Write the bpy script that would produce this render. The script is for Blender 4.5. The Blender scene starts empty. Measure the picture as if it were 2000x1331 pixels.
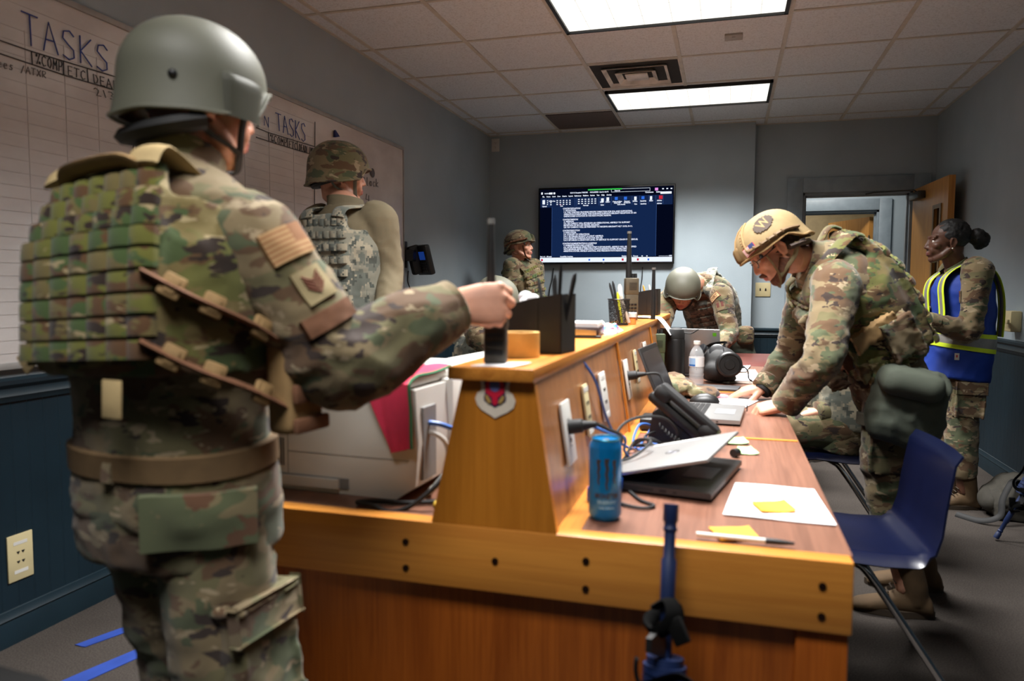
import bpy, bmesh, math, random
from mathutils import Vector as V, Matrix, noise, Quaternion
random.seed(7)
SC = bpy.context.scene
C = SC.collection
PI = math.pi
R = math.radians

def lin(c):
    def f(u):
        u /= 255.0
        return u / 12.92 if u <= .04045 else ((u + .055) / 1.055) ** 2.4
    return (f(c[0]), f(c[1]), f(c[2]), 1.0)

# ---------------------------------------------------------------- materials
class NT:
    def __init__(s, name):
        s.m = bpy.data.materials.new(name); s.m.use_nodes = True
        s.t = s.m.node_tree; s.n = s.t.nodes; s.l = s.t.links
        s.b = s.n['Principled BSDF']
    def new(s, typ, **kw):
        nd = s.n.new(typ)
        for k, v in kw.items():
            if k.startswith('i_'): nd.inputs[k[2:].replace('_', ' ')].default_value = v
            else: setattr(nd, k, v)
        return nd
    def link(s, a, b): s.l.new(a, b)
    def coord(s, kind='Object', scale=(1, 1, 1), rot=(0, 0, 0), loc=(0, 0, 0)):
        tc = s.new('ShaderNodeTexCoord'); mp = s.new('ShaderNodeMapping')
        mp.inputs['Scale'].default_value = scale; mp.inputs['Rotation'].default_value = rot
        mp.inputs['Location'].default_value = loc
        s.link(tc.outputs[kind], mp.inputs['Vector']); return mp.outputs['Vector']
    def noise(s, vec, scale, detail=3, rough=.5, dist=0):
        nd = s.new('ShaderNodeTexNoise'); nd.inputs['Scale'].default_value = scale
        nd.inputs['Detail'].default_value = detail; nd.inputs['Roughness'].default_value = rough
        nd.inputs['Distortion'].default_value = dist
        s.link(vec, nd.inputs['Vector']); return nd.outputs['Fac']
    def ramp(s, fac, stops, interp='LINEAR'):
        r = s.new('ShaderNodeValToRGB'); e = r.color_ramp.elements; r.color_ramp.interpolation = interp
        while len(e) < len(stops): e.new(1)
        for k, (p, c) in enumerate(stops): e[k].position = p; e[k].color = c
        s.link(fac, r.inputs['Fac']); return r.outputs['Color']
    def mix(s, fac, a, b):
        m = s.new('ShaderNodeMix', data_type='RGBA')
        for sock, v in ((m.inputs[0], fac), (m.inputs[6], a), (m.inputs[7], b)):
            if hasattr(v, 'is_linked') or hasattr(v, 'links'): s.link(v, sock)
            else: sock.default_value = v
        return m.outputs[2]
    def bump(s, fac, strength=.2, dist=.01):
        b = s.new('ShaderNodeBump'); b.inputs['Strength'].default_value = strength
        b.inputs['Distance'].default_value = dist
        s.link(fac, b.inputs['Height']); s.link(b.outputs['Normal'], s.b.inputs['Normal'])
    def set(s, rough=.5, metal=0, spec=.5, col=None):
        s.b.inputs['Roughness'].default_value = rough; s.b.inputs['Metallic'].default_value = metal
        s.b.inputs['Specular IOR Level'].default_value = spec
        if col is not None:
            if isinstance(col, tuple): s.b.inputs['Base Color'].default_value = col
            else: s.link(col, s.b.inputs['Base Color'])
        return s.m

def plain(name, c, rough=.5, metal=0, var=.08, nscale=12, bump=0, bscale=200, spec=.5, bd=.002):
    k = NT(name); v = k.coord()
    a = lin(c); d = tuple(x * (1 - var) for x in a[:3]) + (1,); u = tuple(min(1, x * (1 + var)) for x in a[:3]) + (1,)
    col = k.ramp(k.noise(v, nscale, 4), [(.35, d), (.65, u)])
    if bump: k.bump(k.noise(v, bscale, 2), bump, bd)
    return k.set(rough, metal, spec, col)

def emit(name, c, strength=1):
    k = NT(name)
    e = k.new('ShaderNodeEmission'); e.inputs['Color'].default_value = lin(c); e.inputs['Strength'].default_value = strength
    k.link(e.outputs[0], k.n['Material Output'].inputs['Surface']); return k.m

def wood(name, c, dark, axis='x', rough=.35, scale=1.0):
    k = NT(name)
    st = {'x': (.9, 14, 14), 'y': (14, .9, 14), 'z': (14, 14, .9)}[axis]
    v = k.coord(scale=tuple(q * scale for q in st))
    n1 = k.noise(v, 2.2, 6, .62, .7)
    st2 = {'x': (3, 160, 160), 'y': (160, 3, 160), 'z': (160, 160, 3)}[axis]
    n2 = k.noise(k.coord(scale=tuple(q * scale for q in st2)), 1.5, 2)
    a = k.ramp(n1, [(.3, lin(dark)), (.5, lin(c)), (.72, tuple(min(1, x * 1.12) for x in lin(c)[:3]) + (1,))])
    col = k.mix(k.ramp(n2, [(.42, (0, 0, 0, 1)), (.6, (.45, .45, .45, 1))]), a, lin(dark))
    k.bump(n2, .05, .002)
    k.b.inputs['Coat Weight'].default_value = .15; k.b.inputs['Coat Roughness'].default_value = .25
    return k.set(rough, 0, .4, col)

# ---------------------------------------------------------------- mesh builder
def frame_of(z, up=V((0, 0, 1))):
    z = V(z).normalized()
    x = up.cross(z)
    if x.length < 1e-4: x = V((1, 0, 0)).cross(z)
    x.normalize(); y = z.cross(x)
    return Matrix((x, y, z)).transposed()

class B:
    def __init__(s): s.bm = bmesh.new(); s.mi = 0; s.n0 = 0
    def m(s, i): s.mi = i; return s
    def _f(s, vs):
        try: f = s.bm.faces.new(vs); f.material_index = s.mi; return f
        except ValueError: return None
    def box(s, c, size, rot=None, bev=0, seg=2):
        r = bmesh.ops.create_cube(s.bm, size=1)
        vs = r['verts']; M3 = rot if rot is not None else Matrix.Identity(3)
        for v in vs: v.co = V(c) + M3 @ V((v.co.x * size[0], v.co.y * size[1], v.co.z * size[2]))
        fs = {f for v in vs for f in v.link_faces}
        for f in fs: f.material_index = s.mi
        if bev:
            es = list({e for v in vs for e in v.link_edges})
            q = bmesh.ops.bevel(s.bm, geom=es, offset=bev, segments=seg, affect='EDGES', profile=.5)
            for f in q['faces']: f.material_index = s.mi
        return s
    def b2(s, a, b, bev=0):
        return s.box([(p + q) / 2 for p, q in zip(a, b)], [abs(q - p) for p, q in zip(a, b)], bev=bev)
    def loft(s, rings, cap=True, close=False):
        rr = [[s.bm.verts.new(p) for p in ring] for ring in rings]; n = len(rr[0])
        prs = list(zip(rr, rr[1:])) + ([(rr[-1], rr[0])] if close else [])
        for a, b in prs:
            for i in range(n): s._f((a[i], a[(i + 1) % n], b[(i + 1) % n], b[i]))
        if cap and not close: s._f(rr[0][::-1]); s._f(rr[-1])
        return s
    def tube(s, pts, r, n=8, cap=True, close=False, flat=1.0, up=None):
        pts = [V(p) for p in pts]; k = len(pts); rings = []; prev = None
        for i, p in enumerate(pts):
            if close: t = pts[(i + 1) % k] - pts[i - 1]
            else: t = pts[min(i + 1, k - 1)] - pts[max(i - 1, 0)]
            if t.length < 1e-9: t = V((0, 0, 1))
            t.normalize()
            if prev is None:
                x = (V(up) if up is not None else V((0, 0, 1))).cross(t)
                if x.length < 1e-3: x = V((1, 0, 0)).cross(t)
            else: x = prev - t * prev.dot(t)
            x.normalize(); prev = x; y = t.cross(x)
            q = r[i] if isinstance(r, (list, tuple)) else r
            rings.append([p + x * q * math.cos(a) + y * q * flat * math.sin(a) for a in (2 * PI * j / n for j in range(n))])
        return s.loft(rings, cap, close)
    def cyl(s, a, b, r0, r1=None, n=20): return s.tube([a, b], [r0, r0 if r1 is None else r1], n)
    def ell(s, c, rad, rot=None, u=20, v=14):
        M3 = rot if rot is not None else Matrix.Identity(3)
        if not hasattr(rad, '__len__'): rad = (rad,) * 3
        r = bmesh.ops.create_uvsphere(s.bm, u_segments=u, v_segments=v, radius=1)
        for w in r['verts']: w.co = V(c) + M3 @ V((w.co.x * rad[0], w.co.y * rad[1], w.co.z * rad[2]))
        for f in {f for w in r['verts'] for f in w.link_faces}: f.material_index = s.mi
        return s
    def lathe(s, prof, M4=None, n=28, cap=True):
        M4 = M4 or Matrix.Identity(4)
        return s.loft([[M4 @ V((r * math.cos(2 * PI * j / n), r * math.sin(2 * PI * j / n), z)) for j in range(n)] for r, z in prof], cap)
    def prism(s, poly, M4, d):
        a = [M4 @ V((x, y, 0)) for x, y in poly]; b = [M4 @ V((x, y, d)) for x, y in poly]
        return s.loft([a, b])
    def quad(s, *p): s._f([s.bm.verts.new(q) for q in p]); return s
    def grid(s, fn, nu, nv):
        vs = [[s.bm.verts.new(fn(i / nu, j / nv)) for j in range(nv + 1)] for i in range(nu + 1)]
        for i in range(nu):
            for j in range(nv): s._f((vs[i][j], vs[i + 1][j], vs[i + 1][j + 1], vs[i][j + 1]))
        return s
    def sheet(s, fn, nu, nv, th):
        """a cloth sheet with thickness th along fn's third output (normal)"""
        n0 = len(s.bm.verts)
        P = [[fn(i / nu, j / nv) for j in range(nv + 1)] for i in range(nu + 1)]
        top = [[s.bm.verts.new(V(P[i][j])) for j in range(nv + 1)] for i in range(nu + 1)]
        def nrm(i, j):
            du = V(P[min(i + 1, nu)][j]) - V(P[max(i - 1, 0)][j]); dv = V(P[i][min(j + 1, nv)]) - V(P[i][max(j - 1, 0)])
            q = du.cross(dv); return q.normalized() if q.length > 1e-9 else V((0, 0, 1))
        bot = [[s.bm.verts.new(V(P[i][j]) - nrm(i, j) * th) for j in range(nv + 1)] for i in range(nu + 1)]
        for i in range(nu):
            for j in range(nv):
                s._f((top[i][j], top[i + 1][j], top[i + 1][j + 1], top[i][j + 1]))
                s._f((bot[i][j], bot[i][j + 1], bot[i + 1][j + 1], bot[i + 1][j]))
        for i in range(nu):
            s._f((top[i][0], bot[i][0], bot[i + 1][0], top[i + 1][0])); s._f((top[i][nv], top[i + 1][nv], bot[i + 1][nv], bot[i][nv]))
        for j in range(nv):
            s._f((top[0][j], top[0][j + 1], bot[0][j + 1], bot[0][j])); s._f((top[nu][j], bot[nu][j], bot[nu][j + 1], top[nu][j + 1]))
        return s
    def addmesh(s, me, M4=None):
        """append an existing mesh"""
        n0 = len(s.bm.verts); f0 = len(s.bm.faces)
        s.bm.from_mesh(me); s.bm.verts.ensure_lookup_table(); s.bm.faces.ensure_lookup_table()
        if M4 is not None:
            for v in s.bm.verts[n0:]: v.co = M4 @ v.co
        for f in s.bm.faces[f0:]: f.material_index = s.mi
        return s

def obj(name, b, mats, parent=None, label=None, world=False, sharp=38, fixn=True):
    me = bpy.data.meshes.new(name)
    if isinstance(b, B):
        if fixn: bmesh.ops.recalc_face_normals(b.bm, faces=b.bm.faces)
        b.bm.to_mesh(me); b.bm.free()
    else:
        me = b; me.name = name
    for m_ in (mats if isinstance(mats, (list, tuple)) else [mats]): me.materials.append(m_)
    o = bpy.data.objects.new(name, me); C.objects.link(o)
    if parent is not None:
        root = parent
        while root.parent: root = root.parent
        if world: me.transform(root.matrix_basis.inverted())
        o.parent = parent
    me.shade_smooth()
    if sharp: me.set_sharp_from_angle(angle=R(sharp))
    if label: o['label'] = label
    return o

def tag(o, label, cat, group=None):
    o['label'] = label; o['category'] = cat
    if group: o['group'] = group
    return o
def thing(name, label, cat, loc=(0, 0, 0), rz=0, group=None):
    o = bpy.data.objects.new(name, None); C.objects.link(o); o.empty_display_size = .05
    o.location = loc; o.rotation_euler = (0, 0, rz)
    o.matrix_basis = Matrix.Translation(loc) @ Matrix.Rotation(rz, 4, 'Z')
    return tag(o, label, cat, group)
def solo(name, b, mats, label, cat, loc, rz=0, world=True, group=None, sharp=38):
    """a thing that is a single mesh; origin at loc"""
    o = obj(name, b, mats, sharp=sharp)
    M4 = Matrix.Translation(loc) @ Matrix.Rotation(rz, 4, 'Z')
    if world: o.data.transform(M4.inverted())
    o.matrix_basis = M4
    return tag(o, label, cat, group)
def struct(name, b, mats, parent=None, sharp=38, world=False):
    o = obj(name, b, mats, parent, sharp=sharp, world=world)
    if parent is None: o['kind'] = 'structure'
    return o
def dup(root, loc, rz, label, group=None):
    r = root.copy(); C.objects.link(r); r.matrix_basis = Matrix.Translation(loc) @ Matrix.Rotation(rz, 4, 'Z')
    r['label'] = label
    if group: r['group'] = group
    for ch in list(root.children):
        c = ch.copy(); C.objects.link(c); c.parent = r
        for g in ch.children:
            d = g.copy(); C.objects.link(d); d.parent = c
    return r

def text_mesh(body, size, align='LEFT', ext=0, width=None, bold=0, shear=0, spacing=1.0):
    cu = bpy.data.curves.new('t', 'FONT'); cu.body = body; cu.size = size; cu.align_x = align
    cu.extrude = ext; cu.offset = bold; cu.shear = shear; cu.resolution_u = 2; cu.space_line = spacing
    o = bpy.data.objects.new('t', cu); C.objects.link(o)
    dg = bpy.context.evaluated_depsgraph_get()
    me = bpy.data.meshes.new_from_object(o.evaluated_get(dg))
    bpy.data.objects.remove(o); bpy.data.curves.remove(cu)
    if width and len(me.vertices):
        xs = [v.co.x for v in me.vertices]; w = max(xs) - min(xs); x0 = min(xs)
        me.transform(Matrix.Diagonal((width / w, 1, 1, 1)) @ Matrix.Translation((-x0, 0, 0)))
    return me

def face_frame(o, xdir, ydir):
    """4x4 with origin o, x along xdir, y along ydir, z out of the surface"""
    x = V(xdir).normalized(); y = V(ydir); y = (y - x * y.dot(x)).normalized(); z = x.cross(y)
    M4 = Matrix((x, y, z)).transposed().to_4x4(); M4.translation = V(o); return M4

def spline(pts, n=8):
    pts = [V(p) for p in pts]; out = []
    for i in range(len(pts) - 1):
        p0 = pts[max(i - 1, 0)]; p1 = pts[i]; p2 = pts[i + 1]; p3 = pts[min(i + 2, len(pts) - 1)]
        for k in range(n):
            t = k / n
            out.append(.5 * ((2 * p1) + (p2 - p0) * t + (2 * p0 - 5 * p1 + 4 * p2 - p3) * t * t + (3 * p1 - p0 - 3 * p2 + p3) * t ** 3))
    out.append(pts[-1]); return out

def remesh(b, voxel, smooth=2, fac=.5):
    me = bpy.data.meshes.new('rm'); b.bm.to_mesh(me); b.bm.free()
    o = bpy.data.objects.new('rm', me); C.objects.link(o)
    md = o.modifiers.new('r', 'REMESH'); md.mode = 'VOXEL'; md.voxel_size = voxel; md.adaptivity = 0
    if smooth:
        sm = o.modifiers.new('s', 'SMOOTH'); sm.iterations = smooth; sm.factor = fac
    dg = bpy.context.evaluated_depsgraph_get(); out = bpy.data.meshes.new_from_object(o.evaluated_get(dg))
    bpy.data.objects.remove(o); bpy.data.meshes.remove(me); return out

def ridge(p): return 1 - abs(noise.noise(p)) * 2
def folds(me, amp, scale=(9, 9, 14), seed=0, mask=None):
    """push the cloth in and out along its normals: soft creases"""
    me.update()
    ns = [v.normal.copy() for v in me.vertices]; off = V((seed * 3.7, seed * 1.3, seed * 2.1))
    sx, sy, sz = scale
    for v, n in zip(me.vertices, ns):
        p = v.co
        q = V((p.x * sx, p.y * sy, p.z * sz)) + off
        q += noise.noise_vector(q * .5) * .6
        d = ridge(q) * .65 + ridge(q * 2.1 + V((5, 5, 5))) * .35 - .45
        a = amp * (mask(p) if mask else 1)
        v.co = p + n * d * a
    me.update()
    return me

# ================================================================ camera, light
FL = 1449.0
CAMZ = 1.18
cam = bpy.data.cameras.new('camera'); cam.sensor_width = 36; cam.lens = FL / 2000 * 36; cam.clip_start = .05
co = bpy.data.objects.new('camera', cam); C.objects.link(co)
yw, pt, rl = R(-16.146), R(-3.953), R(.245)
fwd0 = V((math.sin(yw), math.cos(yw), 0)); rt0 = V((math.cos(yw), -math.sin(yw), 0)); up0 = V((0, 0, 1))
fwd = fwd0 * math.cos(pt) + up0 * math.sin(pt); up1 = -fwd0 * math.sin(pt) + up0 * math.cos(pt)
rt = rt0 * math.cos(rl) + up1 * math.sin(rl); up2 = -rt0 * math.sin(rl) + up1 * math.cos(rl)
M4 = Matrix((rt, up2, -fwd)).transposed().to_4x4(); M4.translation = (0, 0, CAMZ); co.matrix_world = M4
cam.dof.use_dof = True; cam.dof.focus_distance = 5.4; cam.dof.aperture_fstop = 3.2
SC.camera = co
SC.view_settings.view_transform = 'Standard'; SC.view_settings.look = 'None'; SC.view_settings.gamma = 1
SC.view_settings.use_curve_mapping = False; SC.view_settings.exposure = 0
SC.cycles.use_denoising = True; SC.cycles.max_bounces = 7; SC.cycles.diffuse_bounces = 4
SC.cycles.glossy_bounces = 3; SC.cycles.transmission_bounces = 6; SC.cycles.sample_clamp_indirect = 6
SC.cycles.caustics_reflective = False; SC.cycles.caustics_refractive = False
w = bpy.data.worlds.new('world'); SC.world = w; w.use_nodes = True
w.node_tree.nodes['Background'].inputs[0].default_value = (.02, .022, .025, 1); w.node_tree.nodes['Background'].inputs[1].default_value = .3

# ================================================================ room
XL, XR, YB, YB2, XS, CZ, YF = -2.253, 1.671, 6.958, 7.10, .205, 2.66, -1.6
def wallmat():
    k = NT('wall_paint'); v = k.coord()
    col = k.ramp(k.noise(v, 3, 4), [(.3, lin((150, 162, 169))), (.7, lin((158, 170, 177)))])
    k.bump(k.noise(v, 160, 3, .6), .22, .003); return k.set(.55, 0, .3, col)
WALL = wallmat()
def beadmat(ax):
    k = NT('beadboard_' + ax); tc = k.new('ShaderNodeTexCoord'); sp = k.new('ShaderNodeSeparateXYZ'); k.link(tc.outputs['Object'], sp.inputs[0])
    md = k.new('ShaderNodeMath', operation='PINGPONG'); md.inputs[1].default_value = .03; k.link(sp.outputs['Y' if ax == 'y' else 'X'], md.inputs[0])
    r = k.ramp(md.outputs[0], [(0, (0, 0, 0, 1)), (.004, (1, 1, 1, 1))])
    k.bump(r, .5, .004)
    n = k.ramp(k.noise(k.coord(), 5, 4), [(.3, lin((14, 31, 40))), (.7, lin((18, 37, 47)))])
    return k.set(.45, 0, .4, n)
BEADY, BEADX = beadmat('y'), beadmat('x')
TEAL = plain('teal_trim', (18, 36, 45), .4)
FRAMEP = plain('frame_paint', (132, 144, 152), .45)
OAKDOOR = wood('oak_door', (194, 140, 72), (172, 116, 56), 'z', .4)
def floormat():
    k = NT('carpet'); v = k.coord()
    a = k.ramp(k.noise(v, 180, 3, .7), [(.3, lin((56, 51, 48))), (.7, lin((86, 80, 75)))])
    b_ = k.ramp(k.noise(v, 2.5, 4), [(.3, (.8, .8, .8, 1)), (.7, (1.1, 1.1, 1.1, 1))])
    m = k.new('ShaderNodeMix', data_type='RGBA', blend_type='MULTIPLY'); m.inputs[0].default_value = 1; k.link(a, m.inputs[6]); k.link(b_, m.inputs[7])
    k.bump(k.noise(v, 350, 2, .7), .6, .005); return k.set(.95, 0, .1, m.outputs[2])
struct('floor', B().b2((XL - .1, YF - .1, -.1), (XR + .1, 11.2, 0)), floormat())
def tilemat():
    k = NT('ceiling_tile'); v = k.coord()
    a = k.ramp(k.noise(v, 90, 4, .75), [(.36, lin((186, 192, 197))), (.5, lin((208, 215, 221))), (.7, lin((214, 221, 227)))])
    k.bump(k.noise(v, 120, 3, .7), .25, .003); return k.set(.9, 0, .1, a)
TILE = tilemat()
struct('ceiling', B().b2((XL - .1, YF - .1, CZ), (XR + .1, 11.2, CZ + .1)), TILE)
TBAR = plain('tbar', (186, 182, 172), .5)
gx = [-2.145, -1.539, -.936, -.327, .29, .906, 1.515]
gy = [4.292 + .636 * i for i in range(-9, 5)]
g = B()
for x in gx:
    segs = [(YF, 7.1)]
    if x == -.327: segs = [(YF, 1.75), (2.39, 3.656), (4.292, 5.61), (6.21, 7.0)]
    for a, b_ in segs: g.b2((x - .012, a, CZ - .006), (x + .012, b_, CZ + .01))
for y in gy: g.b2((XL, y - .011, CZ - .005), (XR, y + .011, CZ + .01))
for a, b_ in (((XL, YF, 0), (XL + .02, YB, 0)), ((XR - .02, YF, 0), (XR, YB2, 0)), ((XL, YB - .02, 0), (XS, YB, 0)), ((XS, YB2 - .02, 0), (XR, YB2, 0))):
    g.b2((a[0], a[1], CZ - .006), (b_[0], b_[1], CZ + .01))
struct('trim_1', g, TBAR)
# walls: painted above, beadboard below the rail
RZ0, RZ1 = .805, .885
struct('wall_left', B().m(0).b2((XL - .1, YF, RZ0), (XL, YB, CZ)).m(1).b2((XL - .1, YF, 0), (XL + .004, YB, RZ0)), [WALL, BEADY])
struct('wall_right', B().m(0).b2((XR, YF, RZ0), (XR + .1, YB2, CZ)).m(1).b2((XR - .004, YF, 0), (XR + .1, YB2, RZ0)), [WALL, BEADY])
struct('wall_rear', B().m(0).b2((XL - .1, YF - .1, RZ0), (XR + .1, YF, CZ)).m(1).b2((XL - .1, YF - .1, 0), (XR + .1, YF + .004, RZ0)), [WALL, BEADX])
DX0, DX1, DZ = .621, 1.50, 2.04       # door opening
wb = B()
wb.m(0).b2((XL - .1, YB, RZ0), (XS, YB + .25, CZ)).m(1).b2((XL - .1, YB - .004, 0), (XS, YB + .25, RZ0))
wb.m(0).b2((XS, YB2, RZ0), (DX0, YB2 + .12, CZ)).m(1).b2((XS, YB2 - .004, 0), (DX0, YB2 + .12, RZ0))
wb.m(0).b2((DX0, YB2, DZ), (DX1, YB2 + .12, CZ)).m(0).b2((DX1, YB2, RZ0), (XR + .1, YB2 + .12, CZ)).m(1).b2((DX1, YB2 - .004, 0), (XR + .1, YB2 + .12, RZ0))
struct('wall_back', wb, [WALL, BEADX])
# chair rail and baseboard profiles, swept along each wall
RAIL = [(0, 0), (.012, 0), (.016, .012), (.022, .02), (.014, .035), (.014, .045), (.026, .058), (.026, .072), (.016, .08), (0, .08)]
BASE = [(0, 0), (.016, 0), (.016, .07), (.012, .085), (.018, .09), (.012, .1), (.008, .115), (0, .12)]
def run(name, prof, p, q, nrm, z):
    p, q, nrm = V(p), V(q), V(nrm)
    b_ = B().loft([[P + nrm * u + V((0, 0, z + h)) for u, h in prof] for P in (p, q)])
    return b_
def runs(name, prof, segs, z):
    b_ = B()
    for p, q, n in segs:
        p, q, n = V(p), V(q), V(n)
        b_.loft([[P + n * u + V((0, 0, z + h)) for u, h in prof] for P in (p, q)])
    struct(name, b_, TEAL)
runs('trim_2', RAIL, [((XL, YF, 0), (XL, YB, 0), (1, 0, 0))], RZ0)
runs('trim_3', RAIL, [((XR, YF, 0), (XR, YB2, 0), (-1, 0, 0))], RZ0)
runs('trim_4', RAIL, [((XL, YB, 0), (XS, YB, 0), (0, -1, 0)), ((XS, YB2, 0), (.475, YB2, 0), (0, -1, 0)), ((1.645, YB2, 0), (XR, YB2, 0), (0, -1, 0))], RZ0 - .045)
runs('baseboard_left', BASE, [((XL, YF, 0), (XL, YB, 0), (1, 0, 0))], 0)
runs('baseboard_right', BASE, [((XR, YF, 0), (XR, YB2, 0), (-1, 0, 0))], 0)
runs('baseboard_back', BASE, [((XL, YB, 0), (XS, YB, 0), (0, -1, 0)), ((XS, YB2, 0), (.475, YB2, 0), (0, -1, 0))], 0)
# door frame
def frame(name, x0, x1, y0, z1, w_=.13, dp=.03, jamb=.13, mat=None):
    b_ = B()
    for a, c in (((x0 - w_, y0 - dp, 0), (x0, y0, z1 + w_)), ((x1, y0 - dp, 0), (x1 + w_, y0, z1 + w_)), ((x0, y0 - dp, z1), (x1, y0, z1 + w_))): b_.b2(a, c, bev=.004)
    for a, c in (((x0 - .001, y0, 0), (x0 + .02, y0 + jamb, z1)), ((x1 - .02, y0, 0), (x1 + .001, y0 + jamb, z1)), ((x0, y0, z1 - .02), (x1, y0 + jamb, z1 + .001)),
                 ((x0 + .02, y0 + .05, 0), (x0 + .035, y0 + .09, z1 - .02)), ((x1 - .035, y0 + .05, 0), (x1 - .02, y0 + .09, z1 - .02)), ((x0 + .02, y0 + .05, z1 - .035), (x1 - .02, y0 + .09, z1 - .02))): b_.b2(a, c)
    return b_
struct('trim_5', frame('f', DX0, DX1, YB2, DZ), FRAMEP)
# door leaf, hinged at the right jamb and swung into the room
def door(name, hinge, ang, wd, ht, win=True):
    b_ = B(); th = .045
    # local: x along the leaf from the hinge, y thickness
    if win:
        wx0, wx1, wz0, wz1 = wd - .30, wd - .15, ht - 1.0, ht - .21
        for a, c in (((0, 0, .01), (wx0, th, ht)), ((wx1, 0, .01), (wd, th, ht)), ((wx0, 0, .01), (wx1, th, wz0)), ((wx0, 0, wz1), (wx1, th, ht))): b_.b2(a, c)
    else: b_.b2((0, 0, .01), (wd, th, ht))
    o = obj(name, b_, OAKDOOR); o['kind'] = 'structure'
    o.matrix_basis = Matrix.Translation(hinge) @ Matrix.Rotation(ang, 4, 'Z')
    if win:
        f = B()
        for yy in (-.008, th + .002):
            for a, c in (((wx0 - .02, yy, wz0 - .02), (wx0 + .012, yy + .006, wz1 + .02)), ((wx1 - .012, yy, wz0 - .02), (wx1 + .02, yy + .006, wz1 + .02)), ((wx0, yy, wz0 - .02), (wx1, yy + .006, wz0 + .012)), ((wx0, yy, wz1 - .012), (wx1, yy + .006, wz1 + .02))): f.b2(a, c)
        obj('window_frame', f, plain('bronze_frame', (120, 96, 62), .45), o)
        gl = NT('wired_glass'); gl.b.inputs['Transmission Weight'].default_value = .9; gl.b.inputs['IOR'].default_value = 1.45
        obj('glass_pane', B().b2((wx0, th / 2 - .003, wz0), (wx1, th / 2 + .003, wz1)), gl.set(.08, 0, .5, lin((70, 72, 70))), o)
    h = B()
    for zz in (.25, ht / 2, ht - .25): h.cyl((-.004, th + .003, zz - .05), (-.004, th + .003, zz + .05), .008, n=10)
    obj('hinge', h, plain('hinge_steel', (120, 112, 96), .35, .9), o)
    k = B()
    for s_ in (-1, 1):
        y0 = th / 2 + s_ * th / 2
        k.cyl((wd - .07, y0, .98), (wd - .07, y0 + s_ * .045, .98), .012).box((wd - .12, y0 + s_ * .045, .98), (.12, .014, .02), bev=.005).cyl((wd - .07, y0, .98), (wd - .07, y0 + s_ * .008, .98), .032)
    obj('door_handle', k, plain('steel_handle', (150, 146, 138), .3, 1), o)
    return o
d1 = door('door_1', (DX1 - .005, YB2 - .035, 0), R(-86.5), .86, DZ - .005)
cl = B().b2((.10, -.06, DZ - .11), (.34, -.001, DZ - .05), bev=.006)
cl.tube([(.2, -.03, DZ - .045), (.2, -.05, DZ - .03), (.05, -.32, DZ - .025), (-.05, -.36, DZ - .025)], .007, 6)
obj('door_closer', cl, plain('closer_grey', (70, 70, 66), .4, .6), d1)
# hallway past the door and the room across it
YH = 8.75
hb = B()
HX0, HX1, HZ = .50, 1.53, 2.04
hb.m(0).b2((-1.5, YH, 0), (HX0, YH + .12, CZ)).b2((HX1, YH, 0), (2.6, YH + .12, CZ)).b2((HX0, YH, HZ), (HX1, YH + .12, CZ))
struct('wall_hall', hb, [WALL])
struct('trim_6', frame('f', HX0, HX1, YH, HZ, .12), FRAMEP)
struct('trim_7', B().b2((1.86, YH - .03, 0), (1.98, YH, HZ + .1), bev=.004), FRAMEP)
BEIGE = plain('beige_paint', (170, 150, 112), .6)
struct('wall_far', B().b2((-1.5, 10.9, 0), (3.2, 11.0, CZ)).b2((-1.6, YH + .12, 0), (-1.5, 11, CZ)).b2((2.6, YH + .12, 0), (2.7, 11, CZ)), BEIGE)
struct('wall_hallend', B().b2((-1.6, YB2 + .12, 0), (-1.5, YH, CZ)).b2((2.6, YB2 + .12, 0), (2.7, YH, CZ)), WALL)
d2 = door('door_2', (HX1 - .03, YH + .13, 0), R(114), .8, HZ - .06, False)

# ---------------------------------------------------------------- ceiling lamps
def lensmat():
    k = NT('lamp_lens'); v = k.coord()
    tc = k.new('ShaderNodeTexCoord'); sp = k.new('ShaderNodeSeparateXYZ'); k.link(tc.outputs['Object'], sp.inputs[0]); fs = []
    for ax, per in (('X', .0764), ('Y', .0755)):
        md = k.new('ShaderNodeMath', operation='PINGPONG'); md.inputs[1].default_value = per; k.link(sp.outputs[ax], md.inputs[0])
        fs.append(k.ramp(md.outputs[0], [(0, (.5, .5, .5, 1)), (.004, (1, 1, 1, 1))]))
    m = k.new('ShaderNodeMix', data_type='RGBA', blend_type='MULTIPLY'); m.inputs[0].default_value = 1; k.link(fs[0], m.inputs[6]); k.link(fs[1], m.inputs[7])
    c = k.new('ShaderNodeMix', data_type='RGBA', blend_type='MULTIPLY'); c.inputs[0].default_value = 1; k.link(m.outputs[2], c.inputs[6]); c.inputs[7].default_value = lin((255, 250, 240))
    e = k.new('ShaderNodeEmission'); e.inputs['Strength'].default_value = 1.5; k.link(c.outputs[2], e.inputs['Color'])
    k.link(e.outputs[0], k.n['Material Output'].inputs['Surface']); return k.m
LENS = lensmat(); BLACKFR = plain('lamp_frame_black', (22, 21, 20), .5)
LW = 86
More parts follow.
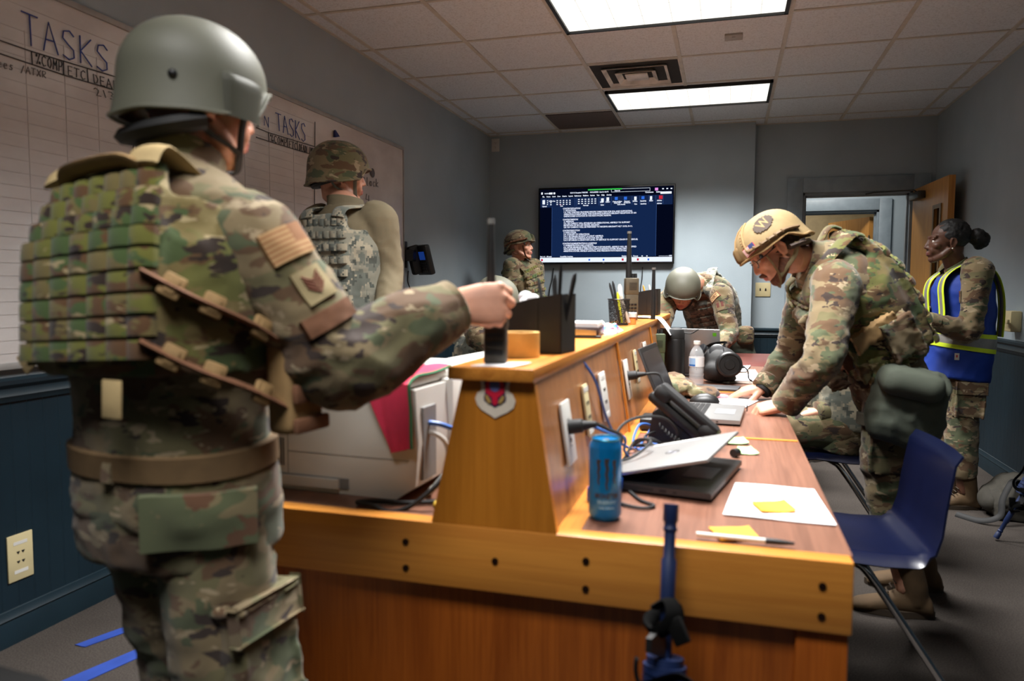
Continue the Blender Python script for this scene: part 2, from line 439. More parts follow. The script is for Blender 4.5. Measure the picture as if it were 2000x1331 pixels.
def troffer(label, x0, x1, y0, y1, dim=1.0):
    cx, cy = (x0 + x1) / 2, (y0 + y1) / 2
    t = thing('ceiling_light', label, 'ceiling light', (cx, cy, CZ - .022), group='fluorescent ceiling lights')
    hx, hy = (x1 - x0) / 2, (y1 - y0) / 2
    f = B()
    for a, c in (((-hx, -hy, 0), (-hx + .02, hy, .03)), ((hx - .02, -hy, 0), (hx, hy, .03)), ((-hx, -hy, 0), (hx, -hy + .02, .03)), ((-hx, hy - .02, 0), (hx, hy, .03))): f.b2(a, c)
    obj('lamp_frame', f, BLACKFR, t)
    obj('lens', B().b2((-hx + .018, -hy + .018, .012), (hx - .018, hy - .018, .018)), LENS, t)
    L = bpy.data.lights.new('lamp', 'AREA'); L.shape = 'RECTANGLE'; L.size = (x1 - x0) * .94; L.size_y = (y1 - y0) * .9
    L.energy = LW * dim; L.color = (1, .985, .965); L.spread = R(114)
    lo = bpy.data.objects.new('lamp', L); C.objects.link(lo); lo.parent = t; lo.location = (0, 0, .005)
    return t
troffer('recessed fluorescent ceiling light nearest the top edge, above the console', -.92, .275, 3.67, 4.285)
troffer('recessed fluorescent ceiling light beside the square air vent, nearest the screen wall', -.915, .275, 5.62, 6.215)
troffer('recessed fluorescent ceiling light over the near end of the console', -.92, .275, 1.77, 2.38)
troffer('recessed fluorescent ceiling light behind the near end of the console', -.92, .275, -.14, .47, .29)
for lab, x, y in (('small added ceiling light brightening the hallway past the open door', .9, 7.95), ('added ceiling light brightening the room across the hallway', .6, 9.9)):  # unseen lamps, added to brighten the hallway and the room across it
    t = thing('added_hall_light', lab, 'ceiling light', (x, y, CZ - .03))
    obj('lamp_frame', B().box((0, 0, .015), (.62, .32, .03), bev=.004), BLACKFR, t)
    obj('lens', B().box((0, 0, -.003), (.56, .27, .006)), LENS, t)
    L = bpy.data.lights.new('lamp', 'AREA'); L.shape = 'RECTANGLE'; L.size = .56; L.size_y = .27; L.energy = 24; L.color = (1, .96, .9)
    lo = bpy.data.objects.new('lamp', L); C.objects.link(lo); lo.parent = t; lo.location = (0, 0, -.01)
# ---------------------------------------------------------------- ceiling fittings
VENTW = plain('vent_white', (214, 208, 200), .5, 0, .3, 6)
v_ = thing('air_vent', 'square stepped ceiling air vent with dark dust streaks beside the far light', 'air vent', (-.63, 5.245, CZ - .004))
fr = B()
for k_, (h, z) in enumerate(((.295, .0), (.215, -.012), (.135, -.02))):
    i = h - .045
    fr.loft([[(-h, -h, z), (h, -h, z), (h, h, z), (-h, h, z)], [(-h, -h, z - .004), (h, -h, z - .004), (h, h, z - .004), (-h, h, z - .004)], [(-i, -i, z + .03), (i, -i, z + .03), (i, i, z + .03), (-i, i, z + .03)], [(-i, -i, z + .034), (i, -i, z + .034), (i, i, z + .034), (-i, i, z + .034)]], cap=False, close=True)
fr.b2((-.075, -.075, -.02), (.075, .075, -.012))
obj('louver', fr, VENTW, v_, sharp=30)
obj('duct_opening', B().b2((-.29, -.29, .002), (.29, .29, .003)), plain('duct_dark', (40, 36, 32), .9), v_)
solo('return_grille', B().b2((-1.52, 6.24, CZ - .008), (-.955, 6.80, CZ + .002)), plain('grille_brown', (92, 80, 74), .8, 0, .2, 120, .6, 160), 'dark brown return air panel set in the ceiling by the screen wall', 'air grille', (-1.24, 6.52, CZ))
solo('ceiling_sensor', B().box((.0, 4.62, CZ - .006), (.10, .10, .012), bev=.003).box((.0, 4.62, CZ - .013), (.02, .05, .006)), plain('sensor_grey', (150, 144, 136), .5), 'small square plate in a ceiling tile right of the vent', 'ceiling plate', (.0, 4.62, CZ))

# ---------------------------------------------------------------- console desk
OAKX = wood('oak_board', (202, 134, 56), (184, 114, 44), 'x', .36, .7)
OAKZ = wood('oak_panel', (188, 118, 38), (172, 104, 30), 'z', .32)
OAKY = wood('oak_edge', (196, 128, 52), (160, 94, 34), 'y', .3)
RISER = wood('oak_riser_side', (168, 112, 66), (132, 82, 46), 'z', .3)
WALNUT = wood('walnut_laminate', (124, 85, 68), (102, 68, 54), 'y', .33)
OAKSHADE = wood('oak_shadow_panel', (160, 84, 26), (130, 62, 16), 'z', .35)  # oak with the shade below the end board put into its colour
YE = 4.42
t = thing('console_desk', 'long oak console desk with a tapered raised shelf down its middle', 'desk', (-.4, 2.8, 0))
W_ = dict(parent=t, world=True)
obj('end_board', B().b2((-1.0, 1.25, .63), (.203, 1.29, .75), bev=.004), OAKX, **W_)
obj('end_panel', B().b2((-.93, 1.275, .02), (.125, 1.295, .64)), OAKSHADE, **W_)
for x0 in (-1.0, .12): obj('corner_post', B().b2((x0, 1.262, 0), (x0 + .08, 1.32, .64), bev=.003), OAKSHADE, **W_)
BOLT = plain('bolt_dark', (46, 26, 18), .4, .6)
for x in (-.567, -.226, .157):
    for z in (.708, .658):
        obj('bolt', B().cyl((x, 1.2475, z), (x, 1.252, z), .0062, n=12).cyl((x, 1.2465, z), (x, 1.2476, z), .0036, n=8), BOLT, **W_)
obj('plug', B().cyl((-.392, 1.2475, .69), (-.392, 1.252, .69), .006, n=12), BOLT, **W_)
obj('desktop', B().b2((-.245, 1.29, .715), (.2, YE, .748)), WALNUT, **W_)
obj('desktop', B().b2((-1.0, 1.29, .715), (-.51, YE, .748)), WALNUT, **W_)
obj('edge_strip', B().b2((.2, 1.29, .712), (.206, YE, .7485)), WALNUT, **W_)
obj('edge_strip', B().b2((-1.008, 1.29, .712), (-1.0, YE, .7495)), OAKY, **W_)
obj('edge_strip', B().b2((-.285, 1.285, .715), (-.243, YE, .7495)), OAKY, **W_)
for y in (2.245, 3.25): obj('divider_strip', B().b2((-.244, y - .009, .72), (.203, y + .009, .7505)), OAKX, **W_)
obj('shelf_riser', B().m(0).loft([[(-.516, y, .75), (-.279, y, .75), (-.322, y, 1.02), (-.455, y, 1.02)] for y in (1.252, 1.27)]).m(1).loft([[(-.515, y, .72), (-.280, y, .72), (-.323, y, 1.02), (-.454, y, 1.02)] for y in (1.27, YE)]), [OAKZ, RISER], **W_)
ts = B().b2((-.478, 1.235, 1.018), (-.318, YE + .02, 1.042), bev=.003)
obj('shelf_top', ts, OAKY, **W_)
for y in (2.245, 3.25): obj('seam_strip', B().loft([[(-.2785, y + a, .75), (-.2725, y + a, .75), (-.3155, y + a, 1.02), (-.3215, y + a, 1.02)] for a in (-.009, .009)]), OAKZ, **W_)
for x in (-.95, .16):
    for y in (2.2, 3.3, 4.36): obj('leg', B().b2((x, y, 0), (x + .04, y + .05, .715)), OAKSHADE, **W_)
obj('side_panel', B().b2((-.42, 1.30, 0), (-.38, YE, .72)), OAKSHADE, **W_)
# side table past the console
st = thing('side_table', 'dark red side table past the far end of the console desk', 'table', (.12, 4.95, 0))
obj('table_top', B().b2((-.75, -.48, .715), (.28, .42, .745), bev=.004), wood('dark_cherry', (104, 52, 44), (78, 36, 32), 'x', .35), st)
for x in (-.70, .23):
    for y in (-.43, .37): obj('leg', B().b2((x - .025, y - .025, 0), (x + .025, y + .025, .715)), OAKSHADE, st)

# ================================================================ props
BLK = plain('black_plastic', (20, 20, 21), .42, 0, .12, 30)
BLK2 = plain('black_rubber', (15, 15, 16), .7)
SILVER = plain('laptop_silver', (148, 147, 146), .38, .55, .04)
DKGREY = plain('dark_grey', (52, 52, 54), .5)
PAPER = plain('white_paper', (225, 225, 228), .8, 0, .02)
WHITEP = plain('white_plastic', (206, 204, 198), .4, 0, .03)
CREAM = plain('cream_plastic', (196, 182, 140), .45, 0, .04)
YEL = plain('yellow_sticky', (232, 160, 34), .7, 0, .03)
GRN = plain('green_sticky', (158, 206, 138), .7, 0, .03)
BLUEC = plain('blue_cable', (52, 96, 168), .45)
STEEL = plain('chrome', (190, 190, 192), .15, 1, .02)
OLIVE = plain('olive_case', (74, 78, 56), .6, 0, .2, 30)
INKD = plain('marker_black', (30, 30, 34), .6); INKB = plain('marker_blue', (40, 62, 140), .6); INKG = plain('marker_grey', (84, 80, 80), .6)
SZ = 1.0425; DZK = .7485     # shelf top, desk top

# ---- whiteboard on the left wall
STROKES = {'T': [[(0, 1), (1, 1)], [(.5, 1), (.45, 0)]], 'A': [[(0, 0), (.45, 1), (1, 0)], [(.2, .4), (.8, .42)]],
 'S': [[(.9, .85), (.6, 1), (.2, .92), (.12, .68), (.45, .52), (.85, .36), (.88, .1), (.5, -.02), (.08, .08)]], 'K': [[(.1, 1), (.1, 0)], [(.9, 1), (.12, .45), (.95, 0)]],
 '%': [[(.85, 1), (.2, 0)], [(.1, .95), (.28, .95), (.28, .72), (.1, .72), (.1, .95)], [(.7, .28), (.92, .28), (.92, .05), (.7, .05), (.7, .28)]],
 'C': [[(.9, .85), (.55, 1), (.15, .75), (.12, .3), (.45, 0), (.92, .12)]], 'O': [[(.5, 1), (.12, .65), (.2, .15), (.6, 0), (.9, .4), (.8, .85), (.5, 1)]],
 'M': [[(.05, 0), (.15, 1), (.5, .4), (.85, 1), (.95, 0)]], 'P': [[(.15, 0), (.15, 1), (.7, 1), (.85, .75), (.65, .5), (.15, .48)]],
 'E': [[(.9, 1), (.15, 1), (.12, 0), (.9, 0)], [(.14, .52), (.75, .52)]], 'D': [[(.15, 0), (.15, 1), (.6, .95), (.9, .55), (.65, .08), (.15, 0)]],
 'L': [[(.15, 1), (.15, 0), (.85, 0)]], 'I': [[(.5, 1), (.5, 0)]], 'N': [[(.1, 0), (.12, 1), (.85, 0), (.88, 1)]],
 '2': [[(.1, .8), (.45, 1), (.85, .8), (.7, .5), (.1, 0), (.95, .05)]], '1': [[(.5, 1), (.5, 0)]], '3': [[(.1, .95), (.6, 1), (.8, .75), (.4, .52), (.85, .32), (.6, .02), (.1, .05)]],
 '0': [[(.5, 1), (.1, .6), (.3, .05), (.7, .05), (.9, .5), (.7, .95), (.5, 1)]], 'e': [[(.15, .35), (.8, .38), (.7, .62), (.3, .62), (.12, .3), (.4, 0), (.85, .1)]],
 's': [[(.8, .6), (.35, .62), (.25, .42), (.7, .25), (.6, .02), (.15, .05)]], '/': [[(.8, 1), (.2, -.1)]], 'X': [[(.1, 1), (.9, 0)], [(.9, 1), (.1, 0)]],
 'R': [[(.15, 0), (.15, 1), (.7, 1), (.85, .75), (.6, .5), (.15, .48), (.9, 0)]], 'l': [[(.5, 1.1), (.45, .1), (.7, 0)]], 'a': [[(.8, .6), (.35, .62), (.12, .3), (.35, 0), (.75, .2), (.8, .62), (.85, 0)]],
 'c': [[(.85, .55), (.45, .65), (.12, .3), (.4, 0), (.85, .1)]], 'k': [[(.15, 1.1), (.15, 0)], [(.8, .65), (.2, .3), (.85, 0)]], '4': [[(.3, 1), (.15, .45), (.85, .45)], [(.75, .9), (.7, 0)]],
 'w': [[(.05, .6), (.25, 0), (.5, .5), (.75, 0), (.95, .6)]], 'y': [[(.15, .6), (.5, .1)], [(.85, .6), (.3, -.4)]], ' ': []}
def write(b_, word, tl, tr, bl, br, r_, off=V((.003, 0, 0))):
    tl, tr, bl, br = V(tl), V(tr), V(bl), V(br); n = len(word); wd = 1 / n
    for i, ch in enumerate(word):
        for st in STROKES[ch]:
            pts = []
            for u, v in st:
                U = (i + .1 + u * .8) * wd; a = bl.lerp(br, U); c = tl.lerp(tr, U); pts.append(a.lerp(c, v) + off)
            b_.tube(pts, r_, 5, up=(1, .01, 0))
XW = XL + .022
wt = thing('whiteboard', 'long whiteboard with handwritten task tables on the left wall', 'whiteboard', (XL, 3.2, .93))
WBY0, WBY1, WBZ0, WBZ1 = 1.3, 4.905, .935, 2.16
WBM = NT('whiteboard_surface'); v = WBM.coord(scale=(1, 1.2, 2.2))
wcol = WBM.ramp(WBM.noise(v, 1.8, 5, .6), [(.3, lin((186, 180, 178))), (.6, lin((206, 202, 200)))])
obj('board', B().b2((XL + .001, WBY0, WBZ0), (XW - .002, WBY1, WBZ1)), WBM.set(.22, 0, .5, wcol), wt, world=True)
f = B()
for a, c in (((XL, WBY0 - .015, WBZ0 - .02), (XW + .006, WBY0, WBZ1 + .02)), ((XL, WBY1, WBZ0 - .02), (XW + .006, WBY1 + .015, WBZ1 + .02)), ((XL, WBY0, WBZ1), (XW + .006, WBY1, WBZ1 + .022)), ((XL, WBY0, WBZ0 - .022), (XW + .006, WBY1, WBZ0))): f.b2(a, c, bev=.002)
obj('board_frame', f, plain('board_frame_grey', (158, 156, 153), .45, .2), wt, world=True)
lb = B(); n_ = 26
for i in range(n_): lb.b2((XW - .003, WBY0, WBZ0 + .03 + i * .042), (XW - .0005, 3.75, WBZ0 + .0312 + i * .042))
for y in (1.95, 2.1, 2.24, 2.45, 2.62, 2.8, 3.1, 3.3, 3.52): lb.b2((XW - .003, y, WBZ0), (XW - .0005, y + .0012, 2.02))
lb.b2((XW - .003, WBY0, 2.095), (XW - .0005, 3.75, 2.097))
obj('ruled_lines', lb, plain('ruled_grey', (190, 185, 183), .5), wt, world=True)
def word(w_, tl, tr, bl, br, r_, m_):
    b_ = B(); write(b_, w_, tl, tr, bl, br, r_); obj('handwritten_word', b_, m_, wt, world=True)
hb = B()
def ln(*pts, r_=.002):
    hb.tube([V(p) + V((.001, 0, 0)) for p in pts], r_, 5, up=(1, .01, 0))
ln((-2.2300,1.8268,1.9596), (-2.2300,1.9689,1.9587), (-2.2300,2.3297,1.9715))
ln((-2.2300,1.8249,1.9184), (-2.2300,1.9726,1.9168), (-2.2300,2.0912,1.9159), (-2.2300,2.3325,1.9211))
ln((-2.2300,1.9708,1.9593), (-2.2300,1.9726,1.9168)); ln((-2.2300,2.0931,1.9598), (-2.2300,2.0933,1.9165)); ln((-2.2300,2.1940,1.9638), (-2.2300,2.1966,1.9194))
ln((-2.2300,2.4016,1.7594), (-2.2300,2.3968,1.6410))
ln((-2.2300,3.1914,1.9638), (-2.2300,3.2924,1.9594), (-2.2300,3.7310,1.9687)); ln((-2.2300,3.1899,1.9168), (-2.2300,3.2911,1.9162), (-2.2300,3.7137,1.9207))
for p, q in (((-2.2300,3.2924,1.9594), (-2.2300,3.2954,1.9171)), ((-2.2300,3.4595,1.9613), (-2.2300,3.4582,1.9163)), ((-2.2300,3.5510,1.9628), (-2.2300,3.5547,1.9176)), ((-2.2300,3.7346,2.1070), (-2.2300,3.7157,1.5907))): ln(p, q)
word('%COMP', (-2.2300,1.9820,1.9560), (-2.2300,2.0909,1.9575), (-2.2300,1.9824,1.9229), (-2.2300,2.0894,1.9224), .0019, INKD)
word('ETC', (-2.2300,2.1052,1.9511), (-2.2300,2.1869,1.9528), (-2.2300,2.1059,1.9199), (-2.2300,2.1856,1.9219), .0019, INKD)
word('DEADLINE', (-2.2300,2.2115,1.9523), (-2.2300,2.4568,1.9564), (-2.2300,2.2147,1.9223), (-2.2300,2.4553,1.9205), .0019, INKD)
word('2130', (-2.2300,2.2095,1.9046), (-2.2300,2.3468,1.9095), (-2.2300,2.2243,1.8792), (-2.2300,2.3508,1.8837), .0016, INKD)
word('%COMP', (-2.2300,3.3009,1.9535), (-2.2300,3.4546,1.9551), (-2.2300,3.3042,1.9187), (-2.2300,3.4535,1.9181), .0019, INKD)
word('ETC', (-2.2300,3.4687,1.9525), (-2.2300,3.5459,1.9537), (-2.2300,3.4677,1.9180), (-2.2300,3.5449,1.9185), .0019, INKD)
word('DEADLINE', (-2.2300,3.5656,1.9547), (-2.2300,3.7147,1.9573), (-2.2300,3.5646,1.9194), (-2.2300,3.7137,1.9207), .0019, INKD)
obj('table_lines', hb, INKD, wt, world=True)
word('TASKS', (-2.2300,1.9299,2.0766), (-2.2300,2.2999,2.0697), (-2.2300,1.9362,1.9750), (-2.2300,2.2961,1.9773), .0026, INKB)
word('TASKS', (-2.2300,3.3484,2.0703), (-2.2300,3.6395,2.0729), (-2.2300,3.3592,1.9857), (-2.2300,3.6368,1.9763), .0024, INKB)
word('N', (-2.2300,3.2477,2.0327), (-2.2300,3.3034,2.0350), (-2.2300,3.2463,1.9876), (-2.2300,3.3019,1.9841), .0022, INKB)

word('ees /ATXR', (-2.2300,1.8443,1.8991), (-2.2300,2.0242,1.9061), (-2.2300,1.8432,1.8736), (-2.2300,2.0233,1.8856), .0016, INKG)
word('Slack', (-2.2300,4.2791,1.8814), (-2.2300,4.5152,1.8955), (-2.2300,4.2781,1.8335), (-2.2300,4.5143,1.8486), .0022, INKG)
word('4', (-2.2300,4.3114,1.7834), (-2.2300,4.3959,1.7840), (-2.2300,4.3102,1.7222), (-2.2300,4.3947,1.7218), .0022, INKG)
word('away', (-2.2300,4.5700,1.5609), (-2.2300,4.6881,1.5628), (-2.2300,4.5697,1.5405), (-2.2300,4.6879,1.5454), .0014, INKG)
hb = B(); hb.ell((-2.2280,4.4308,1.9295), (.002, .03, .03))
obj('smudge', hb, INKG, wt, world=True)
solo('magnet', B().tube([(-2.2220,3.9398,2.1034), (-2.2220,3.9507,2.0644)], [.006, .028], 3), plain('magnet_blue', (24, 34, 96), .5), 'small dark blue triangular magnet near the top of the whiteboard', 'magnet', (-2.2250,3.9505,2.0822))

# ---- wall screen
tv = thing('wall_screen', 'large flat wall screen showing a dark blue text document', 'television', (-1.107, YB, 1.778))
TW, TH = 1.272, .718
obj('housing', B().b2((-TW / 2, -.055, -TH / 2), (TW / 2, -.012, TH / 2), bev=.005), plain('tv_black', (10, 10, 11), .25), tv)
obj('wall_mount', B().b2((-.2, -.013, -.15), (.2, .0, .15)), BLK, tv)
SW, SH = TW - .03, TH - .034
def rect(b_, u0, v0, u1, v1, z=0):   # screen coordinates 0..1, v downwards
    x0, x1 = -SW / 2 + u0 * SW, -SW / 2 + u1 * SW; z0, z1 = SH / 2 - v0 * SH, SH / 2 - v1 * SH; y = -.0556 - z * .0004
    b_.quad((x0, y, z1), (x1, y, z1), (x1, y, z0), (x0, y, z0))
E_NAVY = emit('screen_black', (4, 8, 26), 1); E_PAGE = emit('screen_page', (19, 38, 76), 1); E_RIB = emit('screen_ribbon', (20, 36, 72), 1)
E_W = emit('screen_white', (230, 238, 255), 1.1); E_TX = emit('screen_text', (222, 230, 250), 1.15); E_L = emit('screen_line', (62, 92, 150), 1)
E_G = emit('screen_green', (60, 200, 80), 1); E_R = emit('screen_red', (200, 40, 60), 1); E_BL = emit('screen_blue', (50, 110, 220), 1); E_PK = emit('screen_pink', (230, 150, 230), 1)
s = B().m(0); rect(s, 0, 0, 1, 1, 0); s.m(1); rect(s, .095, .24, .878, .925, 1); s.m(2); rect(s, .005, .115, .993, .245, 1)
s.m(3)
for u in (.095, .878): rect(s, u - .001, .24, u + .001, .925, 2)
for u in (.068, .272, .285, .452, .462, .498, .546, .70, .756, .822, .872, .925): rect(s, u - .0008, .12, u + .0008, .235, 2)
s.m(4); rect(s, .003, .935, .997, .998, 2)
rect(s, .545, .018, .83, .022, 2); rect(s, .545, .058, .83, .062, 2); rect(s, .545, .018, .547, .062, 2); rect(s, .828, .018, .83, .062, 2)
obj('display', s, [E_NAVY, E_PAGE, E_RIB, E_L, E_W], tv, sharp=0)
ic = B().m(0); rect(ic, .37, .012, .625, .028, 3)
ic.m(1)
for u in (.895,): rect(ic, u, .125, u + .026, .172, 3)
for u in (.63, .742, .012): rect(ic, u, .952, u + .014, .982, 3)
rect(ic, .152, .205, .168, .213, 3)
ic.m(2)
for u in (.572, .64, .768): rect(ic, u, .128, u + .022, .168, 3)
for u in (.38, .488, .82): rect(ic, u, .955, u + .012, .98, 3)
ic.m(3)
for u, v, w_, h in ((.01, .035, .012, .03), (.07, .04, .028, .026), (.105, .04, .014, .026), (.02, .14, .02, .06), (.47, .14, .02, .05), (.51, .13, .02, .05), (.715, .13, .018, .05), (.83, .13, .016, .05), (.055, .145, .008, .012), (.055, .17, .008, .012), (.055, .195, .008, .012)): rect(ic, u, v, u + w_, v + h, 3)
for i in range(9):
    for j in range(3):
        if i in (0, 2, 3, 4, 5, 6) : rect(ic, .08 + i * .0245, .148 + j * .026, .092 + i * .0245, .16 + j * .026, 3)
for i in range(6):
    for j in range(3): rect(ic, .295 + i * .025, .14 + j * .028, .308 + i * .025, .152 + j * .028, 3)
for u in (.925, .955, .985): rect(ic, u - .008, .03, u + .004, .045, 3)
rect(ic, .905, .075, .985, .105, 3); rect(ic, .775, .915, .785, .928, 3); rect(ic, .81, .915, .82, .928, 3); rect(ic, .9, .92, .985, .923, 3)
ic.m(4); rect(ic, .865, .022, .888, .058, 3)
obj('icons', ic, [E_G, E_R, E_BL, E_W, E_PK], tv, sharp=0)
def stext(b_, body, u, v, h, width=None):
    me = text_mesh(body, h * SH * 1.35, width=width and width * SW, bold=.0007)
    b_.addmesh(me, Matrix.Translation((-SW / 2 + u * SW, -.0575, SH / 2 - v * SH)) @ Matrix.Rotation(PI / 2, 4, 'X'))
    bpy.data.meshes.remove(me)
tb = B()
for u, v, w_, tx in ((.18, .275, .135, 'CONTENT/SITUATION/'), (.187, .302, .095, '1. SITUATION.'), (.187, .328, .515, '1.A. THIS TASKORD PROVIDES SPECIFIC DIRECTION FOR JOA AND SUPPORTING'), (.187, .354, .545, 'OPERATION SCARLET SPEAR. THIS GUIDANCE SUPPORTS AIRCRAFT RECEPTION AT AN'), (.187, .38, .36, 'UNDISCLOSED LOCATION IN THE INDO-PACIFIC REGION.'),
 (.18, .425, .118, 'CONTENT/MISSION/'), (.187, .452, .08, '2. MISSION.'), (.187, .478, .5, '2.A. 355 CABS/CC WILL ESTABLISH AN OPERATIONAL AIRFIELD TO SUPPORT'), (.187, .504, .275, 'RECEPTION OF 24 F-16C MODEL AIRCRAFT.'), (.187, .53, .52, '2.B. 355 CABS/CC WILL BE PREPARED TO RECEIVE AIRCRAFT NLT 1515L 0+11.'),
 (.18, .575, .132, 'CONTENT/EXECUTION/'), (.187, .602, .098, '3. EXECUTION.'), (.187, .628, .2, '3.A. CONCEPT OF OPERATIONS.'), (.187, .654, .305, '3.A.1. ESTABLISH BOUNTY & LIGHT AIRFIELD.'), (.187, .68, .3, '3.A.2. DEVELOP PARKING PLAN FOR 4XF-16S.'), (.187, .706, .56, '3.A.3. ESTABLISH & MAINTAIN LEVEL OF SERVICE TO SUPPORT CRASH FIRE RESCUE.'),
 (.18, .752, .262, 'CONTENT/ADMINISTRATION & LOGISTICS/'), (.187, .778, .23, '4. ADMINISTRATION AND LOGISTICS.'), (.187, .804, .55, '4.A. AFTER MINIMUM OPERATING STRIP IS ESTABLISHED, AIRFIELD WILL BE EQUIPPED'), (.187, .83, .512, 'WITH MINIMUM AIRFIELD OPERATING SURFACE MARKING SYSTEM, MOBILE AIRCRAFT'), (.187, .856, .48, 'ARRESTING SYSTEM, AIRFIELD LIGHTING, AND PRECISION PATH INDICATORS.')):
    stext(tb, tx, u, v, .021, w_)
obj('document_text', tb, E_TX, tv, sharp=0)
tb = B()
for u, v, w_, tx in ((.035, .06, .035, 'AutoSave'), (.235, .062, .135, '8.22 F-16 Reception TASKORD'), (.385, .062, .14, 'UNCLASSIFIED - Saved to this PC'), (.57, .05, .04, 'Search'), (.02, .104, .016, 'File'), (.052, .104, .03, 'Home'), (.097, .104, .026, 'Insert'), (.137, .104, .024, 'Draw'), (.175, .104, .034, 'Design'), (.222, .104, .034, 'Layout'), (.268, .104, .052, 'References'), (.333, .104, .042, 'Mailings'), (.388, .104, .035, 'Review'), (.436, .104, .022, 'View'), (.472, .104, .024, 'Help'), (.51, .104, .038, 'Acrobat'),
 (.795, .085, .06, 'Comments'), (.875, .085, .04, 'Editing'), (.018, .236, .036, 'Clipboard'), (.16, .236, .02, 'Font'), (.335, .236, .04, 'Paragraph'), (.467, .236, .025, 'Styles'), (.462, .198, .026, 'Styles'), (.505, .198, .032, 'Editing'), (.556, .196, .07, 'Create and Share'), (.566, .215, .05, 'Adobe PDF'), (.643, .196, .04, 'Request'), (.64, .215, .048, 'Signatures'), (.705, .198, .034, 'Dictate'), (.715, .236, .022, 'Voice'), (.76, .198, .044, 'Sensitivity'), (.762, .236, .044, 'Sensitivity'), (.826, .198, .028, 'Editor'), (.88, .198, .036, 'Add-ins'), (.88, .236, .036, 'Add-ins'), (.59, .236, .06, 'Adobe Acrobat'), (.07, .166, .05, 'Courier New'),
 (.005, .928, .04, 'Page 1 of 1'), (.055, .928, .04, '399 words'), (.16, .928, .1, 'Accessibility: Investigate'), (.63, .928, .075, 'Display Settings'), (.715, .928, .035, 'Focus'), (.976, .928, .02, '100%')):
    stext(tb, tx, u, v, .018, w_)
obj('menu_text', tb, E_W, tv, sharp=0)
tb = B()
for u, v, tx in ((.487, 1.016, 'LG'),):
    me = text_mesh(tx, .014); tb.addmesh(me, Matrix.Translation((-SW / 2 + u * SW, -.0558, SH / 2 - v * SH)) @ Matrix.Rotation(PI / 2, 4, 'X'))
obj('maker_mark', tb, plain('mark_silver', (150, 150, 150), .4), tv, sharp=0)
for lab, pts in (('black power cable hanging under the left half of the wall screen', ((-1.6014,6.9450,1.3835), (-1.6105,6.9450,1.2812), (-1.6349,6.9450,1.1834), (-1.6486,6.9450,1.0116), (-1.6506,6.9450,0.6170), (-1.6483,6.9450,0.3192))), ('black cable hanging under the right half of the wall screen', ((-0.7584,6.9450,1.3897), (-0.7614,6.9450,1.2813), (-0.7739,6.9450,1.1868), (-0.7626,6.9450,1.0685), (-0.7620,6.9450,0.7358), (-0.7653,6.9450,0.3526)))):
    solo('screen_cord', B().tube(spline(pts, 5), .0045, 6), BLK2, lab, 'cable', pts[0])

# ---- wall plates
def plate(label, cat, M4, wd, ht, mat, kind='outlet', cols=1, name='outlet_plate'):
    root = thing(name, label, cat, M4.translation)
    b_ = B().box((0, 0, .003), (wd, ht, .006), bev=.002)
    b_.bm.transform(M4); obj('cover_plate', b_, mat, root, world=True)
    d = B()
    for c in range(cols):
        x0 = (c - (cols - 1) / 2) * .046
        if kind == 'outlet':
            for sgn in (-1, 1):
                for dx in (-.006, .006): d.box((x0 + dx, sgn * .02 + .003, .0062), (.0022, .008, .0012))
                d.cyl((x0, sgn * .02 - .007, .0056), (x0, sgn * .02 - .007, .0068), .0024, n=8)
        elif kind == 'switch': d.box((x0, 0, .0063), (.011, .024, .002))
        elif kind == 'jack':
            for sgn in (-1, 1):
                for dx in (-.009, .009): d.prism([(-.006, .004), (.006, .004), (.003, -.002), (0, -.005), (-.003, -.002)], Matrix.Translation((x0 + dx, sgn * .016, .0058)), .0012)
    d.bm.transform(M4); obj({'outlet': 'socket', 'switch': 'switch_slot', 'jack': 'jack'}[kind], d, plain(kind + '_dark', (34, 32, 30), .5), root, world=True)
    if kind == 'switch':
        d = B()
        for c in range(cols): d.box(((c - (cols - 1) / 2) * .046, .004, .01), (.008, .012, .012), bev=.002)
        d.bm.transform(M4); obj('toggle', d, BLK, root, world=True)
    if kind == 'jack':
        d = B()
        for sgn in (-1, 1): d.box((0, sgn * .048, .0062), (.05, .011, .001))
        d.bm.transform(M4); obj('label_strip', d, WHITEP, root, world=True)
    return root
BW = lambda p, y: face_frame((p[0], y, p[2]), (1, 0, 0), (0, 0, 1))
plate('white outlet plate high on the back wall under the ceiling corner', 'outlet', BW((-2.1872,6.9560,2.5696), 6.956), .078, .122, WHITEP)
plate('cream double light switch plate beside the door frame', 'light switch', BW((0.3074,7.0980,1.1868), 7.098), .13, .125, CREAM, 'switch', 2, 'switch_plate')
LWp = (-2.2490,1.8683,0.2838)
plate('cream data socket plate low on the left teal wall', 'data socket', face_frame((XL + .004, LWp[1], LWp[2]), (0, 1, 0), (0, 0, 1)), .092, .155, CREAM, 'jack', 1, 'data_socket_plate')
rs = (1.6550,5.0897,1.0018)
t = thing('wall_box', 'cream surface box with a lever on the right wall', 'wall box', (XR, rs[1], rs[2]))
obj('box_body', B().b2((-.06, -.06, -.062), (0, .06, .062), bev=.008), CREAM, t)
obj('lever', B().cyl((-.06, -.03, 0), (-.085, -.03, 0), .012).box((-.085, -.06, 0), (.014, .09, .026), bev=.004), CREAM, t)
